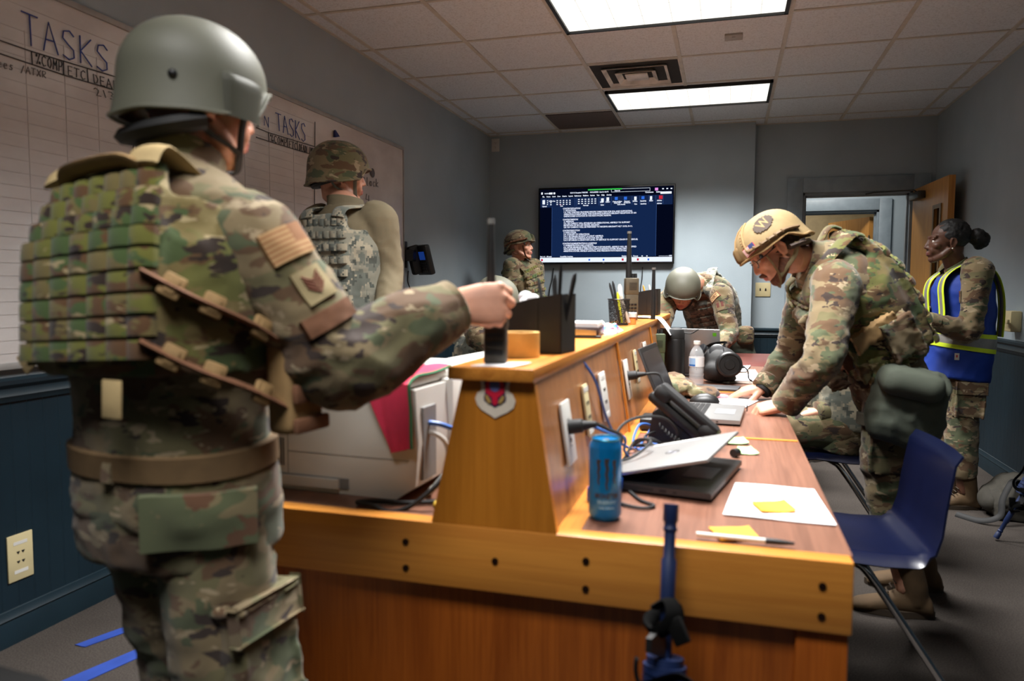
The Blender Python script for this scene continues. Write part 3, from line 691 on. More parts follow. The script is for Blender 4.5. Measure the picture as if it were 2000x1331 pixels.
# plates along the sloping side of the console shelf
def riser_M(y, z): return face_frame((-.2795 - (z - .75) * .1593 + .0005, y, z), (0, 1, 0), (-.1593, 0, 1))
plate('white outlet with a black plug, nearest the console end', 'outlet', riser_M(1.44, .895), .075, .125, WHITEP)
plate('cream surface socket with a blue cable, beside the nearest white outlet', 'data socket', riser_M(1.66, .905), .05, .118, CREAM, 'jack', 1, 'data_socket_plate')
plate('blank-looking white jack plate behind the leaning blue cable', 'data socket', riser_M(1.90, .905), .085, .122, WHITEP, 'jack', 1, 'data_socket_plate')
plate('white outlet with a black plug in the middle bay of the console', 'outlet', riser_M(2.36, .895), .075, .125, WHITEP)
plate('cream surface socket behind the open laptop screen', 'data socket', riser_M(2.62, .91), .05, .118, CREAM, 'jack', 1, 'data_socket_plate')
plate('white jack plate farthest along the console side, by the olive radio', 'data socket', riser_M(2.95, .915), .08, .12, WHITEP, 'jack', 1, 'data_socket_plate')
def plug(y, z, label, path):
    b_ = B(); M4 = riser_M(y, z)
    for x, r_ in ((.006, .013), (.03, .015), (.04, .009)): pass
    p = [M4 @ V((0, 0, h)) for h in (.006, .034, .036, .062)]
    b_.tube(p, [.015, .014, .010, .006], 10); b_.tube(spline([p[-1]] + [V(q) for q in path], 7), .0042, 7)
    solo('power_cable', b_, BLK2, label, 'power cord', p[0])
plug(1.44, .905, 'black power cord plugged into the nearest console outlet', [(-.225, 1.47, .9), (-.205, 1.54, .87), (-.235, 1.62, .80), (-.245, 1.76, .757), (-.22, 1.88, .756), (-.2, 2.02, .757), (-.23, 1.95, .77), (-.18, 1.9, .80), (-.13, 1.98, .757), (-.11, 2.1, .756)])
plug(2.36, .905, 'black power cord plugged into the middle console outlet', [(-.2, 2.38, .91), (-.18, 2.36, .85), (-.2, 2.33, .78), (-.17, 2.3, .757)])
# ---- wall phone
wp = thing('wall_phone', 'black desk phone mounted on the left wall beyond the whiteboard', 'phone', (XL, 5.0, 1.36))
obj('mount', B().b2((0, -.09, -.03), (.03, -.04, .16), bev=.004).b2((0, -.08, .02), (.09, .02, .1), bev=.004), BLK, wp)
RY = Matrix.Rotation(R(-32), 3, 'Z') @ Matrix.Rotation(R(16), 3, 'X')
b_ = B().box((.13, .02, .03), (.17, .045, .22), RY, bev=.012)
obj('body', b_, BLK, wp)
obj('handset', B().box((.075, .0, .03), (.05, .1, .21), RY, bev=.018), BLK2, wp)
obj('display', B().box(V((.13, .02, .03)) + RY @ V((.02, -.0235, .035)), (.07, .002, .06), RY), emit('phone_lcd', (28, 62, 140), .6), wp)
kb = B()
for i in range(4):
    for j in range(4): kb.box(V((.13, .02, .03)) + RY @ V((-.02 + i * .022, -.0245, -.02 - j * .02)), (.014, .005, .011), RY)
obj('keys', kb, DKGREY, wp)
obj('cord', B().tube(spline([(.04, -.05, -.05), (.035, -.055, -.12), (.05, -.05, -.17)], 5), .004, 6).tube(spline([(.05, -.05, -.17), (.062, -.05, -.25), (.05, -.045, -.33), (.035, -.05, -.25), (.05, -.05, -.17)], 6), .006, 6), BLK2, wp)

# ---- things on the console shelf
def handheld_radio(label, loc, rz, ant_h, hgt=.16, mat=OLIVE, wd=.06, dp=.042, ant_r=.0075):
    t = thing('handheld_radio', label, 'radio', loc, rz, None)
    b_ = B().box((0, 0, hgt * .32), (wd, dp, hgt * .64), bev=.005).box((0, -.001, hgt * .8), (wd * 1.06, dp * 1.08, hgt * .4), bev=.006)
    obj('radio_case', b_, mat, t)
    a = B().tube([(-wd * .22, 0, hgt), (-wd * .22, 0, hgt + .03), (-wd * .22, 0, hgt + ant_h * .5), (-wd * .22, 0, hgt + ant_h), (-wd * .22, 0, hgt + ant_h + .006)], [ant_r * 1.25, ant_r * 1.25, ant_r, ant_r * .75, ant_r * .6], 10)
    obj('antenna', a, BLK2, t)
    obj('antenna_tip', B().cyl((-wd * .22, 0, hgt + ant_h), (-wd * .22, 0, hgt + ant_h + .01), ant_r * .9), plain('tip_grey', (130, 130, 128), .5), t)
    for x in (.12, .33): obj('knob', B().cyl((wd * x, 0, hgt), (wd * x, 0, hgt + .02), .0075, .006, 10), BLK2, t)
    g_ = B()
    for i in range(6): g_.box((wd * .05, -dp * .54, hgt * .72 + i * .006), (wd * .6, .003, .0025))
    for i in range(3):
        for j in range(3): g_.box((-wd * .25 + i * wd * .25, -dp * .5, hgt * .2 + j * .016), (.011, .004, .008))
    obj('keypad', g_, BLK, t)
    return t
R1 = (-.408, 1.302)
handheld_radio('dark handheld radio gripped in the fist at the near end of the shelf', (R1[0], R1[1], SZ + .001), R(10), .15, .105, plain("radio_dark", (52, 48, 40), .6, 0, .2, 25), .042, .034, .0075)
solo('paper_sheet', B().sheet(lambda u, v: (R1[0] - .03 + .075 * u + .02 * v, R1[1] - .055 + .07 * v, SZ + .0012 + .002 * u * v), 3, 3, .0008), PAPER, 'small white paper under the gripped radio at the shelf end', 'paper', (R1[0], R1[1], SZ))
tp = (-0.4059,1.4209,1.0425)
t = thing('tape_roll', 'roll of tan masking tape lying flat on the shelf end', 'tape roll', (tp[0], tp[1] + .04, SZ + .0005))
obj('tape', B().loft([[(r_ * math.cos(a), r_ * math.sin(a), z) for a in (2 * PI * i / 40 for i in range(40))] for r_, z in ((.0405, 0), (.0405, .05), (.030, .05), (.030, 0))], cap=False, close=True), plain('masking_tape', (206, 160, 84), .6, 0, .06, 40), t)
obj('core', B().loft([[(r_ * math.cos(a), r_ * math.sin(a), z) for a in (2 * PI * i / 40 for i in range(40))] for r_, z in ((.0299, .001), (.0299, .049), (.028, .049), (.028, .001))], cap=False, close=True), plain('card_core', (150, 116, 76), .8), t)
def pen(b_, p, d, ln_=.14, r_=.004, tip=None):
    p = V(p); d = V(d).normalized(); b_.tube([p, p + d * ln_ * .92, p + d * ln_], [r_, r_, r_ * .4], 8)
def organizer(label, loc, rz, s=1.0):
    t = thing('desk_organizer', label, 'desk organizer', loc, rz)
    b_ = B(); th = .003
    # x along: low tray at -x, tall cup at +x with a slanted rim
    prof = [(-.075, 0), (.055, 0), (.055, .128), (.045, .127), (-.01, .118), (-.05, .108), (-.062, .09), (-.070, .072), (-.075, .04)]
    prof = [(x * s, z * s) for x, z in prof]
    for y0, y1 in ((-.045 * s, -.045 * s + th), (.045 * s - th, .045 * s), (-.008 * s, -.008 * s + th)):
        b_.loft([[(x, y0, z) for x, z in prof], [(x, y1, z) for x, z in prof]])
    b_.b2((-.075 * s, -.045 * s, 0), (.055 * s, .045 * s, th)); b_.b2((.055 * s - th, -.045 * s, 0), (.055 * s, .045 * s, .125 * s)); b_.b2((-.075 * s, -.045 * s, 0), (-.075 * s + th, .045 * s, .05 * s)); b_.b2((.0, -.045 * s, 0), (.0 + th, .045 * s, .105 * s))
    obj('tray', b_, BLK, t)
    return t
og = (-0.3563,1.5371,1.0425)
organizer('large black desk organizer full of pens, nearest on the shelf', (-.384, og[1] + .05, SZ + .0005), R(-8), 1.0)
for i, (dx, dy, ax, ay, h) in enumerate(((.012, -.02, -.2, .05, .16), (.022, .012, -.05, .1, .165), (.03, -.012, .05, 0, .185), (.036, .014, .16, .1, .168), (.042, -.02, .22, 0, .17), (.02, .03, -.1, .1, .158))):
    b_ = B(); p0 = V((-.384 + dx - ax * .03, og[1] + .05 + dy, SZ + .006)); pen(b_, p0, (ax, ay, 1), h, .0042)
    solo('pen', b_, BLK if i % 3 else DKGREY, 'black pen standing in the nearest black desk organizer', 'pen', p0, group='pens in the nearest organizer')
b_ = B()
for i in range(5): b_.ell((-.419 + .012 * math.cos(i * 1.4), og[1] + .05 + .012 * math.sin(i * 1.3), SZ + .108 + .006 * (i % 3)), (.016, .014, .014), u=10, v=8)
for i in range(1): b_.tube([(-.424, og[1] + .05, SZ + .006), (-.424, og[1] + .05, SZ + .1)], .008, 8)
solo('tissue_wad', b_, PAPER, 'crumpled white tissue stuffed in the nearest black organizer', 'tissue', (-.419, og[1] + .05, SZ + .006))
solo('red_marker', B().tube([(-.397, og[1] + .032, SZ + .005), (-.405, og[1] + .03, SZ + .115)], .006, 8), plain('red_cap', (196, 24, 40), .45), 'red marker standing beside the tissue in the organizer', 'marker', (-.397, og[1] + .032, SZ + .005))
bk = (-0.3867,2.1438,1.0425)
t = thing('card_box', 'flat dark box with a white paper stack on top, mid shelf', 'box', (-.415, bk[1] + .06, SZ + .0005), R(4))
obj('box_body', B().b2((-.055, -.09, 0), (.055, .09, .028), bev=.002), plain('box_dark', (54, 38, 36), .5), t)
obj('paper_stack', B().b2((-.052, -.085, .0285), (.052, .085, .04)), PAPER, t)
t = thing('stapler', 'small black and silver stapler in front of the flat dark box', 'stapler', (-.385, bk[1] - .06, SZ + .0005), R(8))
obj('base', B().b2((-.045, -.012, 0), (.045, .012, .006), bev=.002), BLK, t); obj('arm', B().loft([[(-.045, -.011, .008), (-.045, .011, .008), (-.045, .011, .026), (-.045, -.011, .026)], [(.03, -.011, .008), (.03, .011, .008), (.03, .011, .022), (.03, -.011, .022)]]).b2((-.044, -.008, .005), (-.03, .008, .01)), STEEL, t)
cb = (-0.3561,2.3153,1.0425)
def crumple(u, v, cx, cy, z0, wx, wy, h):
    x = cx + (u - .5) * wx; y = cy + (v - .5) * wy
    e = min(u, 1 - u, v, 1 - v) * 4
    return (x, y, z0 + h * min(1, e) * (.7 + .5 * noise.noise(V((u * 5, v * 5, 3)))) + .0015)
CANDY = NT('candy_bag'); v = CANDY.coord(rot=(0, 0, .9))
ccol = CANDY.ramp(CANDY.noise(v, 24, 1), [(.36, lin((40, 150, 110))), (.44, lin((225, 228, 228))), (.52, lin((230, 230, 228))), (.56, lin((214, 50, 56))), (.66, lin((60, 120, 200)))], 'CONSTANT')
solo('candy_bag', B().sheet(lambda u, v: crumple(u, v, -.372, cb[1] + .07, SZ, .085, .2, .035), 14, 20, .001), CANDY.set(.25, 0, .6, ccol), 'crumpled white snack bag with green and red print on the shelf', 'snack bag', (-.372, cb[1] + .07, SZ))
cu = (-0.4235,2.8537,1.0425)
t = thing('pen_cup', 'black wire mesh pen cup in the middle of the shelf', 'pen cup', (-.405, cu[1] + .04, SZ + .0005))
def meshmat():
    k = NT('wire_mesh'); v = k.coord(scale=(1, 1, 1)); n = k.new('ShaderNodeTexVoronoi'); n.inputs['Scale'].default_value = 420; k.link(v, n.inputs['Vector'])
    k.link(k.ramp(n.outputs['Distance'], [(.42, (.0, .0, .0, 1)), (.5, (1, 1, 1, 1))]), k.b.inputs['Alpha']); return k.set(.5, .3, .5, lin((26, 26, 28)))
b_ = B().loft([[(r_ * math.cos(a), r_ * math.sin(a), z) for a in (2 * PI * i / 36 for i in range(36))] for r_, z in ((.036, .004), (.042, .098))], cap=False)
obj('mesh_wall', b_, meshmat(), t)
b_ = B().tube([(.0425 * math.cos(a), .0425 * math.sin(a), .1) for a in (2 * PI * i / 36 for i in range(36))], .0022, 6, close=True).cyl((0, 0, 0), (0, 0, .006), .037, n=36)
obj('rim', b_, BLK, t)
for i, (m_, dx, dy, ax, r_, h, lb_, ct) in enumerate(((BLK, -.02, 0, -.28, .005, .16, 'black marker leaning left in the wire pen cup', 'marker'), (BLK, -.012, .012, -.22, .005, .165, 'black pen leaning left at the back of the wire pen cup', 'pen'), (plain('hi_yellow', (222, 222, 40), .4), .0, -.012, -.16, .005, .12, 'yellow highlighter in the wire pen cup', 'highlighter'), (WHITEP, .006, .01, -.1, .009, .15, 'thick white marker in the wire pen cup', 'marker'), (plain('ruler_grey', (150, 138, 124), .4), .012, -.018, -.34, .0065, .115, 'grey pen slanting across the wire pen cup', 'pen'))):
    b_ = B(); p0 = V((-.405 + dx - ax * .09, cu[1] + .04 + dy, SZ + .01)); pen(b_, p0, (ax, 0, 1), h, r_); solo(ct, b_, m_, lb_, ct, p0)
pb = (-0.3878,2.9569,1.0425)
t = thing('pill_bottle', 'small orange pill bottle with white cap behind the pen cup', 'bottle', (-.365, pb[1] + .02, SZ + .0005))
obj('bottle', B().lathe([(.018, 0), (.018, .026), (.014, .03)]), plain('amber', (214, 140, 70), .3), t); obj('cap', B().lathe([(.021, .028), (.021, .045), (.019, .047)]), WHITEP, t)
r2 = (-0.4577,3.3474,1.0425)
handheld_radio('olive handheld radio standing behind the wire pen cup on the shelf', (-.42, r2[1] + .05, SZ + .001), R(20), .2, .19, plain('radio_olive', (84, 76, 58), .6, 0, .15, 25), .058, .042, .011)
o2 = (-0.4185,3.9944,1.0425)
organizer('black desk organizer holding pencils at the far end of the shelf', (-.42, 4.14, SZ + .0005), R(-3), 1.12)
for c_, m_, dx, ax, lb_ in (('pencil', plain('pencil_orange', (214, 140, 50), .5), .01, -.25, 'orange pencil in the far desk organizer'), ('white_pen', WHITEP, .028, -.15, 'white pen in the far desk organizer')):
    b_ = B(); p0 = V((-.42 + dx, 4.14 + .01, SZ + .008)); pen(b_, p0, (ax, 0, 1), .16, .005); solo(c_, b_, m_, lb_, 'pencil' if c_ == 'pencil' else 'pen', p0)
solo('paper_sheet', B().sheet(lambda u, v: (lambda s_: (-.47 + min(s_, .152) + max(0, s_ - .152) * .52, 3.55 + .21 * v + .05 * u, SZ + .0015 + .006 * math.sin(min(1, s_ / .152) * PI) - max(0, s_ - .152) ** 1.25 * 1.15))(u * .27), 26, 3, .0008), PAPER, 'long white paper curling over the far edge of the shelf', 'paper', (-.4, 3.65, SZ))
# ---- emblem on the shelf end
E0 = face_frame((-.392, 1.2515, .99), (1, 0, 0), (0, 0, 1))
def emblem(root):
    WH, NV, RD, GD, LB = plain('emblem_white', (214, 202, 186), .5), plain('emblem_navy', (38, 30, 74), .5), plain('emblem_red', (190, 20, 52), .5), plain('emblem_gold', (164, 132, 72), .5), plain('emblem_grey_blue', (96, 98, 150), .5)
    S = .062 / 1000 * 1.28
    def poly(name, pts, m_, z, lab=None):
        b_ = B().prism([((x - 580) * S, -(y - 650) * S) for x, y in pts], E0 @ Matrix.Translation((0, 0, z - .0008)), .0008); obj(name, b_, m_, root, world=True, sharp=20)
    poly('shield', [(300, 215), (850, 215), (930, 290), (900, 400), (890, 540), (980, 590), (1050, 740), (1000, 900), (850, 1010), (700, 1080), (570, 1150), (450, 1080), (250, 970), (150, 860), (100, 720), (150, 590), (240, 540), (245, 420), (215, 290)][::-1], WH, .002)
    poly('field', [(310, 275), (840, 275), (830, 380), (800, 470), (810, 590), (835, 680), (820, 760), (700, 830), (570, 905), (440, 830), (320, 760), (305, 680), (335, 590), (340, 470), (320, 380)][::-1], NV, .003)
    poly('charge', [(390, 300), (740, 300), (800, 400), (790, 560), (700, 640), (640, 680), (640, 800), (570, 860), (510, 800), (505, 680), (440, 640), (350, 560), (345, 400)][::-1], RD, .004)
    poly('globe', [(460, 330), (680, 330), (695, 420), (670, 510), (580, 550), (480, 510), (450, 420)][::-1], LB, .005)
    poly('wing', [(340, 620), (400, 630), (470, 720), (490, 810), (420, 800), (360, 720)][::-1], GD, .005); poly('wing', [(800, 620), (740, 640), (680, 720), (655, 810), (720, 800), (790, 720)], GD, .005)
et = thing('emblem', 'white bordered shield emblem with a red charge on the shelf end', 'emblem', (-.392, 1.2515, .99))
emblem(et)

# ---- things on the right desk
cx, cy = -.213, 1.372
t = thing('drink_can', 'tall blue energy drink can at the near end of the desk', 'can', (cx, cy, DZK + .0005), R(16))
CANB = plain('can_blue', (8, 112, 178), .22, .25, .12, 30); CANT = plain('can_top', (60, 140, 170), .25, .8)
obj('can_body', B().lathe([(.021, .002), (.025, .0), (.0295, .007), (.031, .012), (.031, .135), (.030, .141), (.0265, .149), (.0262, .151)], n=40), CANB, t)
b_ = B().lathe([(.0262, .1505), (.0272, .153), (.026, .1545), (.0245, .154), (.0235, .149)], n=40); b_.cyl((0, 0, .1485), (0, 0, .1495), .0235, n=40)
obj('can_rim', b_, CANT, t)
obj('pull_tab', B().box((0, -.006, .1508), (.011, .02, .0014), bev=.0006), plain('tab_grey', (160, 150, 142), .3, .9), t)
DKM = plain('can_mark', (52, 48, 50), .5)
def cyl_wrap(b_, pts, rr):   # pts (angle-length, z) polygons on the can wall
    for poly in pts: b_.loft([[((rr + d) * math.sin(x / rr), -(rr + d) * math.cos(x / rr), z) for x, z in poly] for d in (.0001, .0005)])
b_ = B()
for x0, z1, z0, w_ in ((-.0165, .118, .071, .0066), (-.001, .120, .062, .0072), (.0135, .117, .074, .0062)):
    n_ = 7; L_ = []; R_ = []
    for i in range(n_):
        q = i / (n_ - 1); z = z1 + (z0 - z1) * q; wob = (-.0012 if i % 2 else .001) * (1 if i else 0); wd = w_ * (1.35 if i == 0 else 1 - .55 * q)
        L_.append((x0 - wd / 2 + wob, z)); R_.append((x0 + wd / 2 + wob, z))
    for i in range(n_ - 1): cyl_wrap(b_, [[L_[i], R_[i], R_[i + 1], L_[i + 1]]], .031)
obj('claw_mark', b_, DKM, t)
def wrap_text(b_, body, z, w_, h, rr):
    me = text_mesh(body, h * 1.4, width=w_, bold=.0004)
    for v_ in me.vertices: a = (v_.co.x - w_ / 2) / rr; v_.co = V(((rr + .0005) * math.sin(a), -(rr + .0005) * math.cos(a), z + v_.co.y))
    b_.addmesh(me)
b_ = B(); wrap_text(b_, 'MONSTER', .046, .046, .009, .031); obj('can_lettering', b_, DKM, t, sharp=0)
b_ = B(); wrap_text(b_, 'ENERGY', .036, .036, .005, .031); wrap_text(b_, 'ULTRA', .026, .03, .003, .031); obj('can_small_lettering', b_, plain('can_pale', (120, 170, 200), .4), t, sharp=0)
solo('blue_box', B().box((-.235, 1.52, DZK + .016), (.06, .11, .03), bev=.004), plain('box_blue', (26, 62, 160), .4), 'small bright blue box behind the energy drink can', 'box', (-.235, 1.5, DZK))
LOGO = plain('logo_dark', (70, 70, 80), .3, .6)
def laptop(label, loc, rz, ang, wd=.33, dp=.235, lidmat=SILVER, deck=SILVER, logo=True, screen=None, group=None):
    """hinge along local y at x=0; keyboard towards +x; lid opened by ang"""
    t = thing('laptop', label, 'laptop', loc, rz, group)
    b_ = B().m(0).loft([[(x, y, z) for x, z in ((0, .003), (dp, .006), (dp, .016), (dp - .003, .018), (0, .0185))] for y in (-wd / 2, wd / 2)])
    obj('base', b_, deck, t)
    k = B()
    for i in range(14):
        for j in range(5): k.box((.035 + j * .0185, -wd * .4 + i * wd * .0615, .0195), (.0155, wd * .052, .003))
    obj('keyboard', k, BLK, t)
    obj('touchpad', B().box((dp * .76, 0, .0188), (.065, .11, .0008)), plain('touchpad_grey', (150, 150, 152), .35, .4), t)
    p = B()
    for i in range(16): p.box((.05 + i * .0045, -wd / 2 - .0002, .011), (.0022, .001, .006))
    p.box((.14, -wd / 2 - .0002, .011), (.014, .001, .005)); p.box((.165, -wd / 2 - .0002, .011), (.007, .001, .003))
    obj('side_ports', p, BLK2, t)
    M3 = Matrix.Translation((0, 0, .0195)) @ Matrix.Rotation(-ang, 4, 'Y')
    l = B().box((dp / 2, 0, .004), (dp, wd, .007), bev=.002); l.bm.transform(M3); obj('lid', l, lidmat, t)
    s_ = B().box((dp / 2, 0, .0002), (dp - .006, wd - .006, .0006)); s_.bm.transform(M3); obj('bezel', s_, BLK, t)
    s_ = B().box((dp / 2, 0, -.0004), (dp - .035, wd - .03, .0006)); s_.bm.transform(M3); obj('screen', s_, screen or plain('screen_off', (38, 38, 42), .2), t)
    if logo:
        g_ = B(); Ml = M3 @ Matrix.Translation((dp * .5, 0, .0077)) @ Matrix.Rotation(-PI / 2, 4, 'Z')
        g_.tube([Ml @ V((.016 * math.cos(a), .016 * math.sin(a), 0)) for a in (2 * PI * i / 24 for i in range(24))], .0008, 4, close=True)
        me = text_mesh('hp', .02, 'CENTER', shear=.25); g_.addmesh(me, Ml @ Matrix.Translation((0, -.004, .0002))); obj('logo', g_, LOGO, t)
    return t
lt = laptop('half closed silver laptop with a dark keyboard deck beside the drink can', (-.225, 1.745, DZK + .001), R(-11), R(15), .34, .24, deck=plain('deck_dark', (66, 64, 64), .4, .4))
b_ = B().box((.09, .15, .0), (.12, .022, .0004)); b_.bm.transform(Matrix.Translation((0, 0, .0195)) @ Matrix.Rotation(-R(15), 4, 'Y') @ Matrix.Translation((0, 0, .0078))); obj('label_strip', b_, WHITEP, lt)
laptop('open silver laptop facing right in the middle of the desk', (-.175, 2.62, DZK + .001), R(-4), R(112), .34, .235, lidmat=plain('lid_dark', (60, 58, 58), .4, .4))
laptop('far open laptop turned away with a green sticker on its pale lid', (-.17, 3.80, DZK + .001), R(78), R(105), .31, .23, logo=False)
LB_ = [o_ for o_ in bpy.data.objects if o_.get('label', '').startswith('far open laptop')][0]
b_ = B().box((.205, -.13, .0078), (.018, .018, .0004)); b_.bm.transform(Matrix.Translation((0, 0, .0195)) @ Matrix.Rotation(-R(105), 4, 'Y')); obj('sticker', b_, plain('sticker_green', (90, 170, 30), .5), LB_)
# desk phone
ph = thing('desk_phone', 'black office desk phone tilted on its stand between the two laptops', 'phone', (-.11, 2.13, DZK + .0005), R(-8))
TL = R(38); RT = Matrix.Rotation(TL, 3, 'Y')
obj('stand', B().loft([[(x, y, z) for x, z in ((-.09, 0), (.05, 0), (.055, .012), (-.03, .075), (-.075, .09))] for y in (-.06, .09)]), BLK, ph)
b_ = B().box((0, .02, .075), (.215, .19, .03), RT, bev=.012); obj('body', b_, BLK, ph)
hs = B().box(V((0, -.055, .075)) + RT @ V((0, 0, .04)), (.2, .042, .026), RT, bev=.011).box(V((0, -.055, .075)) + RT @ V((-.078, 0, .026)), (.052, .05, .04), RT, bev=.014).box(V((0, -.055, .075)) + RT @ V((.078, 0, .026)), (.052, .05, .04), RT, bev=.014)
obj('handset', hs, BLK2, ph)
kb = B()
for i in range(4):
    for j in range(3): kb.box(V((0, .02, .075)) + RT @ V((.015 + i * .02, .01 + j * .02, .0165)), (.013, .014, .004), RT)
obj('keys', kb, DKGREY, ph)
obj('display', B().box(V((0, .02, .075)) + RT @ V((-.055, .035, .0155)), (.06, .085, .002), RT), plain('lcd', (70, 84, 120), .2), ph)
b_ = B()
for i in range(90):
    q = i / 89; a = i * 1.25
    b_.bm.verts.new((0, 0, 0)) if False else None
pts = [(-.05 + .14 * q, -.09 - .03 * math.sin(q * 3) + .006 * math.cos(q * 90), .012 + .006 * math.sin(q * 90) + .05 * (1 - q) * (1 - q)) for q in (i / 160 for i in range(161))]
obj('coiled_cord', B().tube(pts, .0016, 5), BLK2, ph)
b_ = B().box((-.215, 2.33, DZK + .02), (.07, .12, .036), bev=.006); solo('power_brick', b_, BLK, 'black power brick against the console shelf behind the desk phone', 'power adapter', (-.215, 2.33, DZK))
# cables
def cord(label, pts, r_=.0042, m_=BLK2, name='cable', cat='cable'):
    solo(name, B().tube(spline(pts, 8), r_, 7), m_, label, cat, pts[0])
cord('blue network cable dropping from the black organizer across the console side', [(-.325, 1.72, 1.012), (-.30, 1.76, .96), (-.285, 1.84, .86), (-.262, 1.90, .79), (-.236, 1.96, .757)], .0036, BLUEC, 'network_cable')
cord('blue network cable looping from the nearest cream socket over the desk', [(-.285, 1.66, .868), (-.25, 1.68, .85), (-.225, 1.74, .83), (-.23, 1.78, .79), (-.21, 1.84, .757), (-.15, 1.99, .7535), (-.2, 2.06, .7535), (-.16, 2.03, .757), (-.1, 2.0, .7535)], .0036, BLUEC, 'network_cable')
cord('blue network cable lying in a tangle behind the phone', [(-.24, 1.84, .7535), (-.2, 1.9, .7535), (-.22, 2.05, .7535), (-.2, 2.12, .79), (-.23, 2.08, .80), (-.235, 2.0, .757), (-.18, 1.93, .7605), (-.16, 1.91, .7605)], .0036, BLUEC, 'network_cable')
cord('thin black cable looped in front of the half closed laptop', [(-.24, 1.55, .77), (-.255, 1.5, .80), (-.235, 1.47, .83), (-.22, 1.5, .86), (-.235, 1.6, .83), (-.225, 1.68, .79), (-.19, 1.72, .80), (-.17, 1.80, .815), (-.215, 1.86, .80), (-.235, 1.80, .765), (-.24, 1.95, .757)], .0032)
cord('thin black cable coiled on the desk left of the half closed laptop', [(-.19, 1.56, .7525), (-.16, 1.50, .7525), (-.13, 1.47, .7525), (-.15, 1.445, .7525), (-.19, 1.46, .7525), (-.215, 1.5, .7525)], .0032)
cord('black cable arching over the tangle to the desk phone', [(-.25, 1.72, .757), (-.245, 1.74, .84), (-.21, 1.82, .865), (-.15, 1.93, .85), (-.12, 2.0, .80), (-.14, 2.1, .757)], .0036)
cord('blue network cable coiled loosely between the phone and the laptop lid', [(-.2, 1.93, .7535), (-.15, 1.98, .7535), (-.12, 1.95, .757), (-.16, 1.92, .757), (-.21, 1.96, .757), (-.17, 2.02, .757), (-.11, 2.03, .7535), (-.06, 2.04, .7535)], .0036, BLUEC, 'network_cable')
cord('thin black cable tangled beneath the desk phone', [(-.23, 2.02, .7535), (-.17, 2.0, .765), (-.12, 2.06, .77), (-.17, 2.09, .785), (-.21, 2.04, .775), (-.15, 2.0, .7535), (-.08, 2.05, .7535), (-.05, 2.08, .7535)], .003)
b_ = B().box((.225, -.01, .0), (.022, .17, .0004)); b_.bm.transform(Matrix.Translation((0, 0, .0195)) @ Matrix.Rotation(-R(15), 4, 'Y') @ Matrix.Translation((0, 0, .0078))); obj('label_strip', b_, WHITEP, lt)
# papers, notes, pen
def sheet(name, label, cat, pts, m_, z, th=.0012, curl=0, group=None):
    a, b2_, c, d = [V((p[0], p[1], z)) for p in pts]
    solo(name, B().sheet(lambda u, v: a.lerp(b2_, u).lerp(d.lerp(c, u), v) + V((0, 0, curl * (abs(u - .5) * 2) ** 3 + .0006 * math.sin(u * 7 + v * 5))), 8, 8, th), m_, label, cat, (a + c) / 2, group=group)
sheet('paper_sheet', 'large blank white paper at the near right corner of the desk', 'paper', ((0.0016,1.4546,0.7500), (0.2019,1.4446,0.7500), (0.1899,1.6991,0.7500), (0.0266,1.7066,0.7500)), PAPER, DZK + .003)
sheet('sticky_note', 'yellow sticky note on the large white paper', 'sticky note', ((0.0725,1.4797,0.7520), (0.1382,1.5031,0.7520), (0.1210,1.5775,0.7520), (0.0547,1.5458,0.7520)), YEL, DZK + .006, curl=.003)
sheet('sticky_note', 'yellow sticky note half under the white pen', 'sticky note', ((-0.0009,1.2935,0.7510), (0.0619,1.3234,0.7510), (0.0467,1.3881,0.7510), (-0.0228,1.3609,0.7510)), YEL, DZK + .0035, curl=.002)
pp, pq = V((-0.0421,1.3021,0.7540)), V((0.1178,1.2993,0.7540))
t = thing('ballpoint_pen', 'white ballpoint pen with a black cap on the desk edge', 'pen', pp)
d_ = (pq - pp); pp.z = pq.z = DZK + .0085
obj('barrel', B().tube([pp, pp.lerp(pq, .72)], .0042, 10), WHITEP, t, world=True); obj('cap', B().tube([pp.lerp(pq, .71), pp.lerp(pq, .85), pq], [.0055, .005, .0025], 10), BLK, t, world=True)
sheet('sticky_note', 'pale green sticky note at the divider strip, upper of two', 'sticky note', ((-0.0008,2.1279,0.7500), (0.0678,2.1493,0.7500), (0.0545,2.2346,0.7500), (-0.0129,2.2292,0.7500)), GRN, DZK + .0045, curl=.003)
sheet('sticky_note', 'pale green sticky note below the divider strip, lower of two', 'sticky note', ((0.0295,2.0095,0.7500), (0.0900,2.0219,0.7500), (0.0709,2.1151,0.7500), (0.0371,2.1046,0.7500)), GRN, DZK + .003, curl=.003)
solo('usb_dongle', B().cyl(V((0.0239,1.9737,0.7600)), V((0.0354,1.9899,0.7600)), .011, n=14), BLK, 'small round black dongle beside the lower green note', 'dongle', (0.0295,2.0095,0.7500))
sheet('paper_sheet', 'white paper under the hands of the leaning soldier', 'paper', ((-0.0331,2.9230,0.7500), (0.0618,2.7877,0.7500), (0.1274,3.0294,0.7500), (-0.0398,3.1071,0.7500)), PAPER, DZK + .003)
sheet('paper_sheet', 'white paper near the gas mask on a tan folder', 'paper', ((0.0172,3.6189,0.7500), (0.1633,3.6667,0.7500), (0.1436,3.9702,0.7500), (0.0278,3.9320,0.7500)), PAPER, DZK + .006)
sheet('folder', 'tan folder under the white paper by the gas mask', 'folder', ((0.0171,3.5587,0.7500), (0.1772,3.5719,0.7500), (0.1549,4.2297,0.7500), (0.0397,4.1913,0.7500)), plain('folder_grey', (150, 130, 118), .7), DZK + .003)
sheet('paper_sheet', 'small white paper at the far end of the desk', 'paper', ((0.0512,4.0130,0.7500), (0.1024,4.0300,0.7500), (0.1356,4.3932,0.7500), (0.0624,4.3106,0.7500)), PAPER, DZK + .009)
